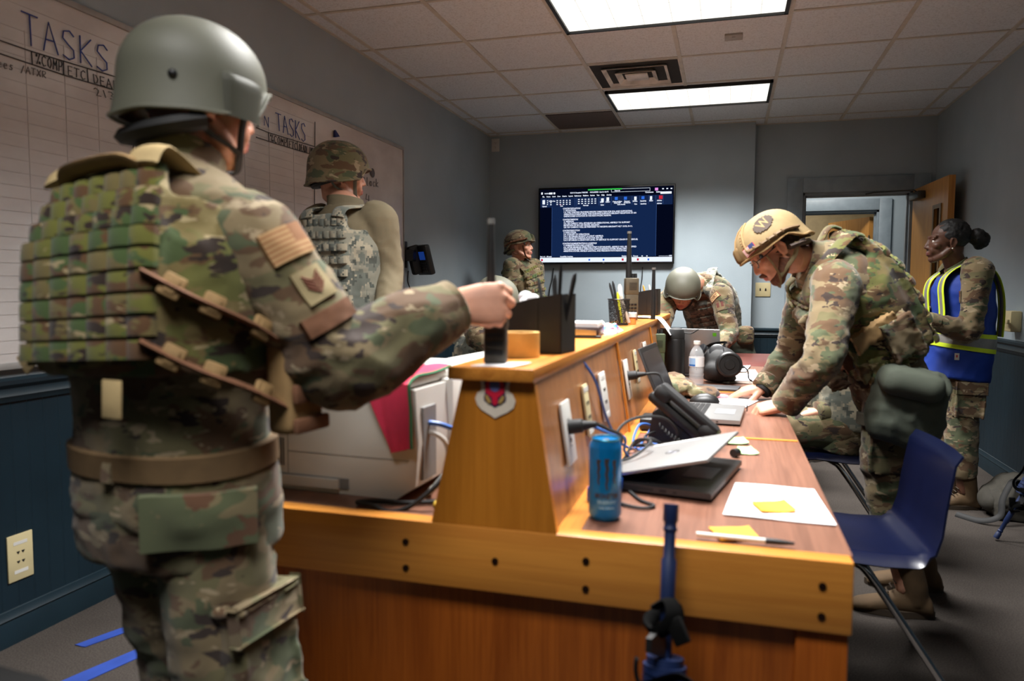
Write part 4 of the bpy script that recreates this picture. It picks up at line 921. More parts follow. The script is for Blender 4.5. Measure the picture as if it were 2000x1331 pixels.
solo('pink_note', B().box((-0.0156,3.0641,0.7570), (.05, .04, .008), Matrix.Rotation(.4, 3, 'Z')), plain('pink_paper', (230, 150, 160), .7), 'pink note pad under the far hand of the leaning soldier', 'note pad', (-0.0158,3.1148,0.7500))
mo = (-0.0749,2.9231,0.7500)
solo('computer_mouse', remesh(B().ell((mo[0], mo[1], DZK + .006), (.056, .034, .034), u=16, v=12).box((mo[0], mo[1], DZK - .03), (.2, .2, .058)), .004, 1) if False else B().loft([[(mo[0] + x, mo[1] + .033 * w_ * math.cos(a), DZK + .001 + h * max(0, math.sin(a))) for a in (PI * i / 12 for i in range(13))] for x, w_, h in ((-.056, .3, .006), (-.045, .75, .02), (-.02, .98, .033), (.01, 1, .036), (.035, .9, .028), (.052, .6, .015), (.057, .3, .006))]), BLK, 'black computer mouse beside the open silver laptop', 'mouse', mo)
kbp = (-0.0606,3.3290,0.7500)
solo('tablet', B().box((kbp[0] + .02, kbp[1], DZK + .007), (.20, .13, .012), Matrix.Rotation(-.1, 3, 'Z'), bev=.004), DKGREY, 'flat dark grey tablet in front of the gas mask', 'tablet', kbp)
# crumpled camouflage cap
# water bottle
wbp = (-0.1248,3.3615,0.7500)
PETM = NT('clear_plastic'); PETM.b.inputs['Alpha'].default_value = .28
t = thing('water_bottle', 'clear plastic water bottle with a blue and white label', 'bottle', (wbp[0], wbp[1] + .03, DZK + .0005))
pr = [(.022, .002), (.030, .0), (.033, .008)]
for i in range(9): pr += [(.0325 if i % 2 else .0305, .015 + i * .0085)]
pr += [(.033, .10), (.0325, .135), (.030, .15), (.022, .168), (.0125, .182), (.012, .192)]
obj('bottle', B().lathe(pr, n=28), PETM.set(.06, 0, .5, lin((225, 232, 236))), t)
b_ = B().m(0).loft([[(.0336 * math.cos(a), .0336 * math.sin(a), z) for a in (2 * PI * i / 28 for i in range(28))] for z in (.092, .134)], cap=False)
b_.m(1).loft([[(.0339 * math.cos(a), .0339 * math.sin(a), z) for a in (PI + .35 + 1.1 * i / 12 for i in range(13))] + [(.0336 * math.cos(a), .0336 * math.sin(a), z) for a in (PI + .35 + 1.1 * i / 12 for i in range(12, -1, -1))] for z in (.094, .102)]).m(2).loft([[(.0339 * math.cos(a), .0339 * math.sin(a), z) for a in (PI + .35 + 1.1 * i / 12 for i in range(13))] + [(.0336 * math.cos(a), .0336 * math.sin(a), z) for a in (PI + .35 + 1.1 * i / 12 for i in range(12, -1, -1))] for z in (.102, .130)])
obj('label_band', b_, [plain('label_white', (224, 226, 228), .4), plain('label_blue', (30, 96, 170), .4), plain('label_pale_blue', (140, 176, 214), .4)], t)
obj('cap', B().lathe([(.0145, .19), (.0145, .203), (.0135, .205)]), WHITEP, t)
# thermos
th = (-0.2345,3.6411,0.7500)
t = thing('thermos_flask', 'matte black flask with a carry loop in front of the pale laptop lid', 'flask', (th[0], th[1] + .04, DZK + .0005))
obj('flask_body', B().lathe([(.038, 0), (.043, .004), (.043, .185), (.040, .195)], n=32), BLK, t); obj('cap', B().lathe([(.0405, .196), (.0405, .222), (.034, .24), (.018, .248), (.003, .249)], n=32), BLK2, t)
obj('carry_loop', B().tube(spline([(.03, 0, .225), (.07, -.01, .222), (.098, -.015, .238), (.105, -.015, .242)], 5), [.005] * 15 + [.009], 7, flat=.6), BLK2, t)
# squad radio
sr = (-0.3055,3.6178,0.7500)
handheld_radio('tall green squad radio with a long antenna beside the black flask', (sr[0] - .012, sr[1] - .08, DZK + .001), R(15), .30, .225, plain('radio_green', (66, 78, 52), .6, 0, .1, 25), .075, .05, .010)
# gas mask
gm = (-0.0260,3.5250,0.7500)
t = thing('gas_mask', 'black rubber gas mask with a round filter lying on the desk', 'gas mask', (gm[0], gm[1] + .08, DZK + .0005), R(-6))
b_ = B().ell((0, 0, .085), (.088, .085, .083), u=24, v=16).ell((-.02, -.06, .06), (.05, .05, .045), u=16, v=12).ell((0, .0, .02), (.08, .075, .02)).ell((-.02, .03, .15), (.05, .03, .03))
obj('facepiece', remesh(b_, .008, 3), BLK2, t)
RC = Matrix.Rotation(R(16), 4, 'Z') @ Matrix.Rotation(R(84), 4, 'X')
obj('filter_canister', B().lathe([(.012, .050), (.052, .05), (.058, .055), (.058, .09), (.052, .097), (.046, .098), (.044, .094), (.024, .094), (.022, .098), (.002, .098)], Matrix.Translation((.03, -.025, .085)) @ RC, n=36), BLK, t)
for s_ in (-1, 1): obj('eyepiece', B().lathe([(.034, .0), (.034, .012), (.030, .014), (.002, .012)], Matrix.Translation((s_ * .034 - .045, -.035, .145)) @ Matrix.Rotation(R(-30), 4, 'Z') @ Matrix.Rotation(R(55), 4, 'X') @ Matrix.Rotation(R(s_ * 20), 4, 'Y'), n=24), plain('lens_dark', (24, 25, 28), .3), t)
b_ = B()
for p in ([(-.07, .03, .13), (-.11, .02, .12), (-.125, -.01, .09), (-.10, -.04, .06)], [(.0, .05, .16), (.02, .02, .185), (-.03, 0, .18), (-.06, .02, .165)], [(.08, .03, .09), (.12, .03, .06), (.13, .02, .02), (.145, 0, .012)]): b_.tube(spline(p, 5), .009, 6, flat=.35)
obj('head_strap', b_, BLK2, t)
cord('white string tied in a small knot between the flask and the water bottle', [(-.18, 3.28, .752), (-.175, 3.3, .775), (-.18, 3.32, .785), (-.19, 3.31, .78), (-.178, 3.30, .786), (-.165, 3.31, .78), (-.18, 3.31, .79)], .003, WHITEP, 'string', 'string')
solo('computer_mouse', B().loft([[(x, .03 * w_ * math.cos(a), h * max(0, math.sin(a))) for a in (PI * i / 12 for i in range(13))] for x, w_, h in ((-.05, .3, .006), (-.04, .75, .02), (-.01, 1, .03), (.03, .9, .022), (.05, .3, .006))]), BLK, 'black computer mouse beyond the gas mask', 'mouse', (0.0612,4.2033,0.7495), R(20), world=False)

# ---- printer and its cables on the left desk
PRW = plain('printer_white', (196, 194, 188), .45, 0, .02); PRG = plain('printer_grey', (120, 120, 120), .5)
pr_ = thing('printer', 'large white office printer on the left side of the console', 'printer', (-.80, 1.585, DZK + .0005), R(-3))
b_ = B().loft([[(x, y, z) for x, z in ((-.2, .03), (-.19, .0), (.05, 0), (.06, .0), (.17, 0), (.215, .03), (.222, .12), (.215, .228), (-.2, .228))] for y in (-.21, -.2, .2, .21)])
b_.box((-.06, -.20, .022), (.2, .04, .02))
obj('body', b_, PRW, pr_)
obj('foot_recess', B().b2((-.16, -.2125, .012), (.06, -.2, .034)), PRG, pr_)
obj('top_cover', B().b2((-.205, -.212, .2285), (.2, .21, .252), bev=.008).b2((-.16, -.10, .248), (.05, .18, .268), bev=.006), PRW, pr_)
vt = B()
for x0, x1, z0, z1 in ((-.195, -.10, .05, .11), (-.195, -.15, .185, .225), (-.06, -.02, .185, .215)):
    x = x0
    while x < x1: vt.b2((x, -.2112, z0), (x + .003, -.2095, z1)); x += .0062
obj('vent_slots', vt, DKGREY, pr_)
sm = B().b2((-.09, -.2108, .03), (-.0885, -.2095, .228)).b2((-.09, -.2108, .082), (.2, -.2095, .0835))
obj('seam', sm, PRG, pr_)
obj('rear_door', B().b2((.2, -.06, .05), (.232, .16, .235), bev=.006), WHITEP, pr_)
obj('port_panel', B().b2((.2, -.19, .04), (.2235, -.13, .19)), PRG, pr_)
RED = plain('red_towel', (196, 46, 78), .9, 0, .18, 9, .3, 300); GRE = plain('green_hem', (40, 96, 62), .8)
rt_ = thing('towel', 'red towel with a green hem draped over the white printer', 'towel', (-.62, 1.42, 1.02))
def towel(u, v):
    # first over the top of the printer, then hanging down its near face
    if v < .4:
        q = v / .4; x = (.02 + .08 * q) * (1 - u) + .206 * u; y = -.02 - .196 * q; z = .253 + .004 * math.sin(u * 9 + q * 4) + .004 - .012 * max(0, q - .8) / .2
    else:
        q = (v - .4) / .6; x = (.10 + .068 * q) * (1 - u) + (.206 + .006 * q) * u; y = -.2175 - .004 * abs(math.sin(u * 8 + q * 3)) - .003; z = .250 - (.150 - .012 * u) * q
    return pr_.matrix_basis @ V((x, y, z))
obj('cloth', B().sheet(towel, 14, 18, .003), RED, rt_, world=True)
obj('hem', B().tube([towel(1, i / 18) + V((.002, -.002, 0)) for i in range(19)], .0035, 6), GRE, rt_, world=True)
def cordl(label, pts, r_, m_): cord(label, pts, r_, m_, 'cable')
cordl('blue network cable plugged into the back of the printer', [(-0.6084,1.4200,0.8980), (-0.5893,1.4100,0.9041), (-0.5649,1.4200,0.9004), (-0.5423,1.4500,0.8867), (-.49, 1.55, .86)], .0055, BLUEC)
cordl('white cable curving from the printer back to the left desk', [(-0.6085,1.4200,0.8775), (-0.5780,1.4100,0.8844), (-0.5559,1.4200,0.8677), (-0.5507,1.4300,0.8391), (-0.5515,1.4200,0.8035), (-0.5799,1.4000,0.7611), (-.60, 1.46, DZK + .006)], .006, WHITEP)
cordl('thick black cable looped at the foot of the printer', [(-0.5304,1.3600,0.8141), (-0.5455,1.3300,0.7896), (-0.5857,1.3100,0.7561), (-0.6247,1.3000,0.7454), (-.66, 1.3, DZK + .006), (-.70, 1.312, DZK + .006), (-.67, 1.33, DZK + .006), (-.6, 1.34, DZK + .006), (-.52, 1.38, DZK + .006)], .0048, BLK2)
cordl('yellow cable on the left desk beside the shelf end', [(-.525, 1.33, DZK + .005), (-.55, 1.36, DZK + .005), (-.53, 1.45, DZK + .02), (-.53, 1.6, DZK + .005)], .005, plain('cable_yellow', (196, 160, 50), .5))
solo('label_printer', B().box((-.62, 2.05, DZK + .12), (.24, .3, .24), Matrix.Rotation(-.1, 3, 'Z'), bev=.012).b2((-.52, 1.95, DZK + .05), (-.495, 2.1, DZK + .12)), WHITEP, 'white machine behind the large printer on the left desk', 'printer', (-.62, 2.05, DZK))

# ---- blue training rifles
RB = plain('rifle_blue', (18, 36, 76), .5, 0, .1, 20)
def rifle(label, M4):
    t = bpy.data.objects.new('training_rifle', None); C.objects.link(t); tag(t, label, 'training rifle', 'blue training rifles'); t.matrix_basis = M4
    obj('stock', B().loft([[(x, y, z) for x, y in ((-.022, -.05 * k), (.022, -.05 * k), (.022, .075 * k2), (-.022, .075 * k2))] for z, k, k2 in ((0, 1.0, 1.0), (.03, 1, 1.0), (.17, .5, .35), (.22, .45, .35))]), RB, t)
    obj('receiver', B().b2((-.02, -.035, .21), (.02, .04, .41), bev=.006).b2((-.014, -.075, .22), (.014, -.04, .40), bev=.005).loft([[(x, y, z) for x, y in ((-.013, 0), (.013, 0), (.013, .055), (-.013, .055))] for z, q in ((.22, 0), (.23, 0))]), RB, t)
    obj('grip', B().tube([(0, .035, .25), (0, .12, .205)], [.02, .022], 10), RB, t)
    obj('magazine', B().tube([(0, .035, .36), (0, .10, .355), (0, .16, .34)], [.03, .03, .032], 4), RB, t)
    hg = B()
    for i in range(11): hg.tube([(0, 0, .41 + i * .0165), (0, 0, .423 + i * .0165)], [.035, .035], 14)
    hg.tube([(0, 0, .40), (0, 0, .60)], .030, 14); obj('handguard', hg, RB, t)
    obj('barrel', B().tube([(0, 0, .59), (0, 0, .66), (0, 0, .665), (0, 0, .75), (0, 0, .755), (0, 0, .80)], [.0105, .0105, .012, .0125, .0095, .0095], 14), RB, t)
    obj('flash_hider', B().tube([(0, 0, .795), (0, 0, .80), (0, 0, .803), (0, 0, .81), (0, 0, .813), (0, 0, .84)], [.0105, .0125, .0105, .0105, .0128, .0128], 14), RB, t)
    obj('front_sight', B().loft([[(-.006, -.012, .6), (.006, -.012, .6), (.006, -.012, .655), (-.006, -.012, .655)], [(-.005, -.062, .615), (.005, -.062, .615), (.005, -.062, .635), (-.005, -.062, .635)]]), BLK, t)
    sl = spline([(-.0, -.02, .66), (.035, -.03, .64), (.02, -.045, .60), (-.03, -.035, .60), (-.02, -.04, .56), (.045, -.04, .585), (.075, -.035, .56), (.065, -.03, .50), (.07, -.02, .38), (.05, 0, .2), (.02, .02, .05)], 7)
    SLG = plain('sling_black', (9, 9, 9), .95, 0, .1, 30, spec=.1)
    obj('sling', B().tube([q for q in sl[22:]], .014, 8, flat=.25).tube(spline([(-.014, -.01, .675), (.014, -.02, .69), (.024, -.03, .665), (.0, -.035, .64), (-.022, -.02, .65), (-.01, .02, .665), (.02, .012, .67)], 5), .015, 8, flat=.35).box((.034, -.03, .648), (.026, .012, .04), Matrix.Rotation(-.5, 3, 'Y'), .003), SLG, t)
    return t
mz = V((-0.0814,1.2350,0.8256)); bt = V((-.085, 1.02, .0)); zd = (mz - bt).normalized()
M4 = frame_of(zd).to_4x4(); M4 = Matrix.Translation(mz - zd * .84) @ M4 @ Matrix.Rotation(R(160), 4, 'Z')
rifle('blue training rifle leaning upright against the near end of the desk', M4)
m2 = V((1.25, 3.95, .012)); b2_ = V((1.6, 3.95, .77)); zd = (m2 - b2_).normalized()
rifle('blue training rifle leaning muzzle down at the right wall by the grey pack', Matrix.Translation(m2 - zd * .84) @ frame_of(zd).to_4x4() @ Matrix.Rotation(R(90), 4, 'Z'))
# ---- backpack on the floor
bp = thing('backpack', 'grey backpack on the floor against the right wall', 'backpack', (1.46, 4.42, 0))
PK = plain('pack_grey', (66, 63, 56), .85, 0, .15, 20, .3, 250)
me = remesh(B().ell((0.02, 0, .115), (.12, .17, .11)).ell((-.04, .0, .085), (.11, .14, .085)).box((0, 0, .05), (.2, .26, .09)), .012, 3); folds(me, .012, (10, 10, 12), 3); 
obj('pack', me, PK, bp); obj('pocket', remesh(B().ell((-.11, -.02, .085), (.05, .09, .06)), .01, 2), PK, bp)
obj('strap', B().tube(spline([(-.0, -.08, .21), (-.05, -.15, .215), (-.1, -.19, .13), (-.12, -.22, .05), (-.2, -.2, .015), (-.28, -.1, .012)], 6), .016, 8, flat=.3), BLK2, bp)
# ---- floor tape
TAPE = plain('blue_tape', (36, 66, 150), .7)
for lab, pts in (('blue tape strip on the carpet nearer the left wall', ((-2.0417,1.8791,0.0030), (-1.9979,1.8775,0.0030), (-1.8968,2.1429,0.0030), (-1.9436,2.1507,0.0030))), ('blue tape strip on the carpet farther from the left wall', ((-1.8934,1.6738,0.0030), (-1.8206,1.6955,0.0030), (-1.7561,1.9572,0.0030), (-1.8093,1.9710,0.0030)))):
    sheet('tape_strip', lab, 'tape', pts, TAPE, .003, .002, group='blue tape strips on the carpet')
# ---- plastic chairs
CHB = plain('chair_navy', (10, 16, 42), .3, 0, .06)
def chair_proto(label, loc, rz):
    t = thing('plastic_chair', label, 'chair', loc, rz, 'moulded plastic chairs')
    # local: faces -x, seat centre at origin, back at +x
    def seat(u, v):
        y = (v - .5) * .45
        pts = [(-.24, .405), (-.22, .425), (-.1, .432), (.03, .424), (.12, .426), (.16, .45), (.178, .50), (.19, .58), (.205, .66), (.215, .70), (.236, .728)]
        q = u * (len(pts) - 1); i = min(int(q), len(pts) - 2); f_ = q - i
        x = pts[i][0] * (1 - f_) + pts[i + 1][0] * f_; z = pts[i][1] * (1 - f_) + pts[i + 1][1] * f_
        e = abs(v - .5) * 2; tap = 1 - .12 * max(0, u - .5)
        if u < .45: z += .012 * e ** 4 - .03 * max(0, e - .93) / .07
        else: x -= .03 * e * e * (u - .4)
        return V((x, y * tap, z))
    sh = B().sheet(seat, 30, 16, .006); obj('seat_shell', sh, CHB, t, sharp=60)
    for sy in (-1, 1):
        fl = B().tube(spline([(-.02, sy * .17, .412), (-.1, sy * .19, .405), (-.16, sy * .2, .36), (-.22, sy * .22, .01)], 5), .011, 10)
        obj('leg', fl, STEEL, t)
        rl_ = B().tube(spline([(-.10, sy * .17, .414), (-.04, sy * .19, .40), (.02, sy * .2, .34), (.24, sy * .22, .01)], 5), .011, 10)
        obj('leg', rl_, STEEL, t)
        for x in (-.22, .24): obj('foot_glide', B().cyl((x, sy * .22, 0), (x, sy * .22, .015), .014, n=12), BLK2, t)
    obj('cross_bar', B().tube([(-.06, -.17, .412), (-.06, .17, .412)], .009, 8).tube([(.06, -.17, .412), (.06, .17, .412)], .009, 8), STEEL, t)
    return t
CH1 = chair_proto('navy plastic chair with chrome legs at the near right of the desk', (.40, 2.47, 0), R(3))
dup(CH1, (.53, 3.80, 0), R(-4), 'navy plastic chair under the seated soldier at the desk')
# office chair corner, bottom left
oc = thing('office_chair', 'black office chair whose back pokes in at the bottom left corner', 'chair', (-.70, .60, 0), R(-20))
obj('backrest', B().loft([[(x * w_, y, z) for x, y in ((-.22, -.03), (-.1, -.045), (.1, -.045), (.22, -.03), (.22, .0), (.1, .02), (-.1, .02), (-.22, .0))] for z, w_ in ((.47, .8), (.50, .95), (.60, 1), (.695, .93), (.73, .75), (.738, .5))]), BLK2, oc)
obj('seat', B().box((0, -.26, .45), (.46, .46, .08), bev=.03), BLK2, oc)
obj('back_bar', B().tube([(0, -.1, .43), (0, .03, .43), (0, .03, .6)], .018, 8), BLK, oc)
obj('column', B().cyl((0, -.26, .08), (0, -.26, .42), .025), BLK, oc)
bs = B()
for i in range(5): bs.tube([(0, -.26, .1), (.27 * math.cos(i * 1.2566), -.26 + .27 * math.sin(i * 1.2566), .06)], [.03, .018], 8)
obj('star_base', bs, BLK, oc)
for i in range(5):
    p = (.27 * math.cos(i * 1.2566), -.26 + .27 * math.sin(i * 1.2566), .027); obj('caster', B().cyl((p[0], p[1] - .02, p[2]), (p[0], p[1] + .02, p[2]), .027, n=14), BLK2, oc)

# ================================================================ people
from mathutils.bvhtree import BVHTree
def camo(name, pal, scale=9, digital=0, stretch=1.7, cell=0):
    k = NT(name)
    tc = k.new('ShaderNodeTexCoord'); vec = tc.outputs['Object']
    if cell:   # webbing: every stitched cell carries its own piece of the print
        at = k.new('ShaderNodeAttribute', attribute_name='cellofs', attribute_type='GEOMETRY')
        ad = k.new('ShaderNodeVectorMath', operation='ADD'); k.link(vec, ad.inputs[0]); k.link(at.outputs['Vector'], ad.inputs[1]); vec = ad.outputs[0]
    if digital:
        sn = k.new('ShaderNodeVectorMath', operation='SNAP'); sn.inputs[1].default_value = (digital,) * 3; k.link(vec, sn.inputs[0]); vec = sn.outputs[0]
    def layer(i, sc, st):
        mp = k.new('ShaderNodeMapping'); mp.inputs['Location'].default_value = (i * 3.1, i * 1.7, i * 2.3); mp.inputs['Scale'].default_value = (1, 1, st)
        k.link(vec, mp.inputs['Vector']); return k.noise(mp.outputs['Vector'], scale * sc, 3 if not digital else 2, .55, .35 if not digital else 0)
    col = lin(pal[0])
    for i, (c, lo, sc, st) in enumerate(pal[1:]):
        soft = .012 if not digital else .001
        f = k.ramp(layer(i + 1, sc, st * stretch if not digital else 1), [(lo, (0, 0, 0, 1)), (lo + soft, (1, 1, 1, 1))])
        col = k.mix(f, col, lin(c))
    k.bump(k.noise(tc.outputs['Object'], 420, 2), .15, .002)
    k.b.inputs['Sheen Weight'].default_value = .15; k.b.inputs['Sheen Roughness'].default_value = .6
    return k.set(.88, 0, .15, col)
OCPP = [(119, 104, 77), ((103, 97, 68), .52, .8, 1), ((92, 70, 50), .53, 1.0, 1.2), ((77, 83, 59), .57, 1.1, .9), ((151, 135, 108), .615, 1.6, 1.5), ((54, 43, 38), .61, 1.7, 1.2)]
OCP = camo('ocp_uniform', OCPP, 8.6)
MCAM = camo('vest_camouflage', [(110, 97, 59), ((95, 95, 49), .50, .8, 1), ((88, 65, 40), .53, 1.0, 1.2), ((65, 79, 45), .56, 1.1, .9), ((158, 142, 106), .615, 1.6, 1.5), ((43, 32, 25), .60, 1.7, 1.2)], 9)
MCELL = camo('webbing_camouflage', [(106, 94, 56), ((101, 101, 43), .48, .8, 1), ((90, 63, 38), .53, 1.0, 1.2), ((67, 85, 45), .56, 1.1, .9), ((160, 142, 106), .625, 1.6, 1.5), ((45, 32, 25), .60, 1.7, 1.2)], 9, cell=1)
ACU = camo('acu_digital', [(128, 126, 112), ((156, 148, 128), .50, 1, 1), ((100, 104, 96), .52, 1.3, 1), ((74, 78, 72), .60, 1.6, 1)], 13, .008)
ACUC = camo('acu_webbing', [(128, 126, 112), ((156, 148, 128), .50, 1, 1), ((100, 104, 96), .52, 1.3, 1), ((74, 78, 72), .60, 1.6, 1)], 13, .008, cell=1)
TANSH = plain('tan_shirt', (112, 101, 78), .9, 0, .06, 14, .15, 300)
SAGE = plain('sage_helmet', (96, 96, 83), .55, 0, .05, 10, .12, 400)
TANM = plain('tan_helmet_mesh', (142, 121, 84), .75, 0, .08, 30, .4, 500)
COY = plain('coyote_webbing', (150, 120, 78), .8, 0, .1, 30, .2, 300)
KHK = plain('khaki_strap', (186, 162, 116), .8, 0, .06, 30, .2, 300)
BRN = plain('brown_patch', (112, 74, 50), .85, 0, .08, 60)
BELT = plain('belt_brown', (112, 88, 58), .8, 0, .08, 40, .3, 400)
BOOTM = plain('boot_suede', (84, 64, 40), .85, 0, .12, 25, .2, 250)
SOLE = plain('boot_sole', (58, 46, 33), .8)
BAGM = plain('bag_green', (66, 72, 61), .85, 0, .08, 12, .2, 300)
STRAPB = plain('strap_black', (26, 26, 25), .8)
def skin(name, c, lip):
    k = NT(name); v = k.coord()
    a = lin(c); col = k.ramp(k.noise(v, 26, 4, .6), [(.35, tuple(x * .9 for x in a[:3]) + (1,)), (.65, tuple(min(1, x * 1.08) for x in a[:3]) + (1,))])
    k.b.inputs['Subsurface Weight'].default_value = .12; k.b.inputs['Subsurface Radius'].default_value = (.01, .004, .002); k.b.inputs['Subsurface Scale'].default_value = .6
    k.bump(k.noise(v, 300, 2), .12, .001)
    return k.set(.5, 0, .4, col)
SK_L = skin('skin_fair', (206, 150, 124), 0); LIP_L = skin('lips_fair', (180, 108, 96), 0)
SK_D = skin('skin_dark', (88, 58, 44), 0); LIP_D = skin('lips_dark', (104, 62, 56), 0)
EYEW = plain('eye_white', (224, 218, 210), .2, 0, .02); IRIS = plain('iris', (70, 58, 44), .2)
HAIRB = plain('hair_brown', (52, 36, 26), .7, 0, .25, 90, .6, 300); HAIRK = plain('hair_black', (16, 14, 14), .6, 0, .3, 90, .7, 260)
BEARD = plain('beard_brown', (92, 56, 38), .8, 0, .25, 120, .5, 400)

def ringpts(c, a, b_, X, Y, e=2.3, n=28):
    out = []
    for i in range(n):
        t = 2 * PI * i / n; ct, st = math.cos(t), math.sin(t)
        out.append(c + X * (a * math.copysign(abs(ct) ** (2 / e), ct)) + Y * (b_ * math.copysign(abs(st) ** (2 / e), st)))
    return out
def sgn(s): return 1 if s == 'R' else -1
def spine_fn(J):
    p0, p2 = J['pel'], J['neck']; pm = J.get('mid', (p0 + p2) / 2)
    c = pm * 2 - (p0 + p2) / 2
    hx = (J['hipR'] - J['hipL']).normalized(); sx = (J['shR'] - J['shL']).normalized()
    def f(t):
        tt = max(0, min(1, t)); p = p0 * (1 - tt) ** 2 + c * 2 * tt * (1 - tt) + p2 * tt * tt
        d = ((c - p0) * (1 - tt) + (p2 - c) * tt).normalized()
        if t < 0: p = p + d * ((p2 - p0).length * t)
        if t > 1: p = p + d * ((p2 - p0).length * (t - 1))
        X = hx.lerp(sx, tt); X = (X - d * X.dot(d)).normalized(); return p, X, d.cross(X), d
    return f
def limb(b_, pts, rad, n=14, flat=1.0, up=None):
    sp = spline(pts, 6); rr = []; m_ = len(pts) - 1
    for i in range(len(sp)):
        q = i / 6; k_ = min(int(q), m_ - 1); f_ = q - k_; rr.append(rad[k_] * (1 - f_) + rad[k_ + 1] * f_)
    b_.tube(sp, rr, n, flat=flat, up=up)
def torso_mesh(b_, J, rings, S):
    f = spine_fn(J); L = []
    for t, a, d in rings:
        p, X, Y, Z = f(t); L.append(ringpts(p, a * S, d * S, X, Y))
    b_.loft(L)
TORSO = [(-.24, .178, .128), (-.1, .182, .132), (0, .178, .128), (.2, .165, .118), (.45, .178, .124), (.7, .19, .128), (.85, .18, .118), (.95, .13, .095), (1.03, .075, .075)]
def arm_pts(J, s, S):
    sh, el, wr = J['sh' + s], J['el' + s], J['wr' + s]
    inn = sh + (J['neck'] - sh) * .3
    return [inn, sh, sh.lerp(el, .5), el, el.lerp(wr, .5), wr]

# ---- hands: a palm, four fingers of different lengths, and a thumb off the side of the palm
def hand_mesh(wr, fdir, dorsal, side, curl, spread=.12, thumb=(.75, .55, -.3), tcurl=20, S=1.0, vox=.0032):
    y = V(fdir).normalized(); z = V(dorsal); z = (z - y * z.dot(y)).normalized(); x = y.cross(z)
    M3 = Matrix((x, y, z)).transposed(); ts = -1 if side == 'R' else 1
    P = lambda a, b_, c: V(wr) + M3 @ (V((a, b_, c)) * S)
    b_ = B()
    b_.loft([ringpts(P(0, yy, zz), w_ * S, t_ * S, M3 @ V((1, 0, 0)), M3 @ V((0, 0, 1)), 2.6, 18) for yy, zz, w_, t_ in ((-.035, 0, .026, .021), (0, 0, .027, .020), (.03, -.001, .036, .020), (.065, 0, .041, .017), (.088, -.001, .040, .0135), (.096, -.002, .034, .009))])
    kn = ((.030, .088), (.010, .093), (-.011, .089), (-.030, .079)); Ls = ((.044, .027, .021), (.048, .031, .022), (.044, .029, .021), (.034, .021, .019)); rs = (.0098, .010, .0094, .0083)
    for i, ((kx, ky), ls, r_) in enumerate(zip(kn, Ls, rs)):
        c = curl[i] if isinstance(curl[0], (list, tuple)) else curl
        p = V((ts * kx, ky, 0)); ang = 0; lat = ts * (kx * 2.2) * spread; pts = [p - V((0, .02, 0)), p]
        for l_, a in zip(ls, c):
            ang += R(a); d = V((lat, math.cos(ang), -math.sin(ang))).normalized(); p = p + d * l_; pts.append(p)
        W_ = [P(*q) for q in pts]; b_.tube(W_, [r_ * S, r_ * 1.08 * S, r_ * .98 * S, r_ * .9 * S, r_ * .72 * S], 10)
        for q, rr in zip(W_[1:], (1.12, 1.04, .95, .74)): b_.ell(q, r_ * rr * S, u=10, v=8)
    p = V((ts * .022, .018, -.006)); d = V((ts * thumb[0], thumb[1], thumb[2])).normalized(); pts = [p]
    for i, l_ in enumerate((.044, .034, .027)):
        pts.append(pts[-1] + d * l_); d = (d + V((-ts * .012 * tcurl, .012 * tcurl, -.004 * tcurl)) * .6).normalized()
    W_ = [P(*q) for q in pts]; b_.tube(W_, [.015 * S, .0125 * S, .011 * S, .0078 * S], 10)
    for q, rr in zip(W_, (.015, .0128, .0112, .0082)): b_.ell(q, rr * S, u=10, v=8)
    return remesh(b_, vox, 2)
FIST = (78, 88, 52); FLAT = (12, 10, 6); RELAX = (28, 34, 20)

# ---- head
def head_mesh(HM, neck, S=1.0, vox=.0036, female=False, chin=1.0):
    P = lambda a, b_, c: HM @ V((a * S, b_ * S, c * S)); M3 = HM.to_3x3()
    b_ = B(); E = lambda c, r_: b_.ell(P(*c), [q * S for q in r_], M3, 20, 14)
    E((0, -.016, .032), (.075, .094, .084)); E((0, .039, -.028), (.062, .060, .080)); E((0, .069, -.100), (.027 * chin, .026, .021))
    for s in (-1, 1):
        b_.tube([P(s * .057, -.004, -.045), P(s * .049, .032, -.080), P(s * .018, .066, -.1)], [.02 * S, .021 * S, .019 * S], 10)
        E((s * .043, .060, -.024), (.025, .026, .022)); E((s * .077, -.01, -.014), (.008, .018, .031)); b_.tube([P(s * .083, .004, -.02), P(s * .087, -.002, .012), P(s * .089, -.02, .014), P(s * .088, -.028, -.01), P(s * .08, -.014, -.042)], .0042 * S, 7)
        E((s * .0125, .0985, -.036), (.0085, .009, .0072)); E((s * .031, .0805, .0125), (.018, .0085, .0062)); E((s * .031, .0785, -.0125), (.016, .008, .005)); E((s * .024, .075, -.05), (.022, .022, .026))
    b_.tube([P(0, .089, .018), P(0, .0985, -.006), P(0, .107, -.026)], [.0078 * S, .0085 * S, .0108 * S], 10); E((0, .107, -.0305), (.0118, .0118, .0098))
    b_.tube([P(-.05, .066, .026), P(-.025, .085, .028), P(0, .090, .023), P(.025, .085, .028), P(.05, .066, .026)], .0085 * S, 10)
    E((0, .074, -.066), (.033, .026, .026)); E((0, .0965, -.0620), (.022, .0105, .0062)); E((0, .0950, -.0735), (.019, .0105, .0078))
    b_.tube([P(0, -.03, -.03), P(0, -.028, -.08), V(neck) + M3 @ V((0, 0, .02)), V(neck) + M3 @ V((0, -.01, -.07))], [.058 * S, .055 * S, .059 * S, .075 * S], 18)
    return remesh(b_, vox, 2)
def head_frame(c, fwd, up):
    y = V(fwd).normalized(); z = V(up); z = (z - y * z.dot(y)).normalized(); x = y.cross(z)
    M4 = Matrix((x, y, z)).transposed().to_4x4(); M4.translation = c; return M4
RIMS = {'ach': ((0, .036), (35, .03), (62, -.03), (100, -.045), (140, -.05), (180, -.058)), 'high': ((0, .036), (40, .034), (70, .02), (105, .018), (135, -.03), (180, -.05))}
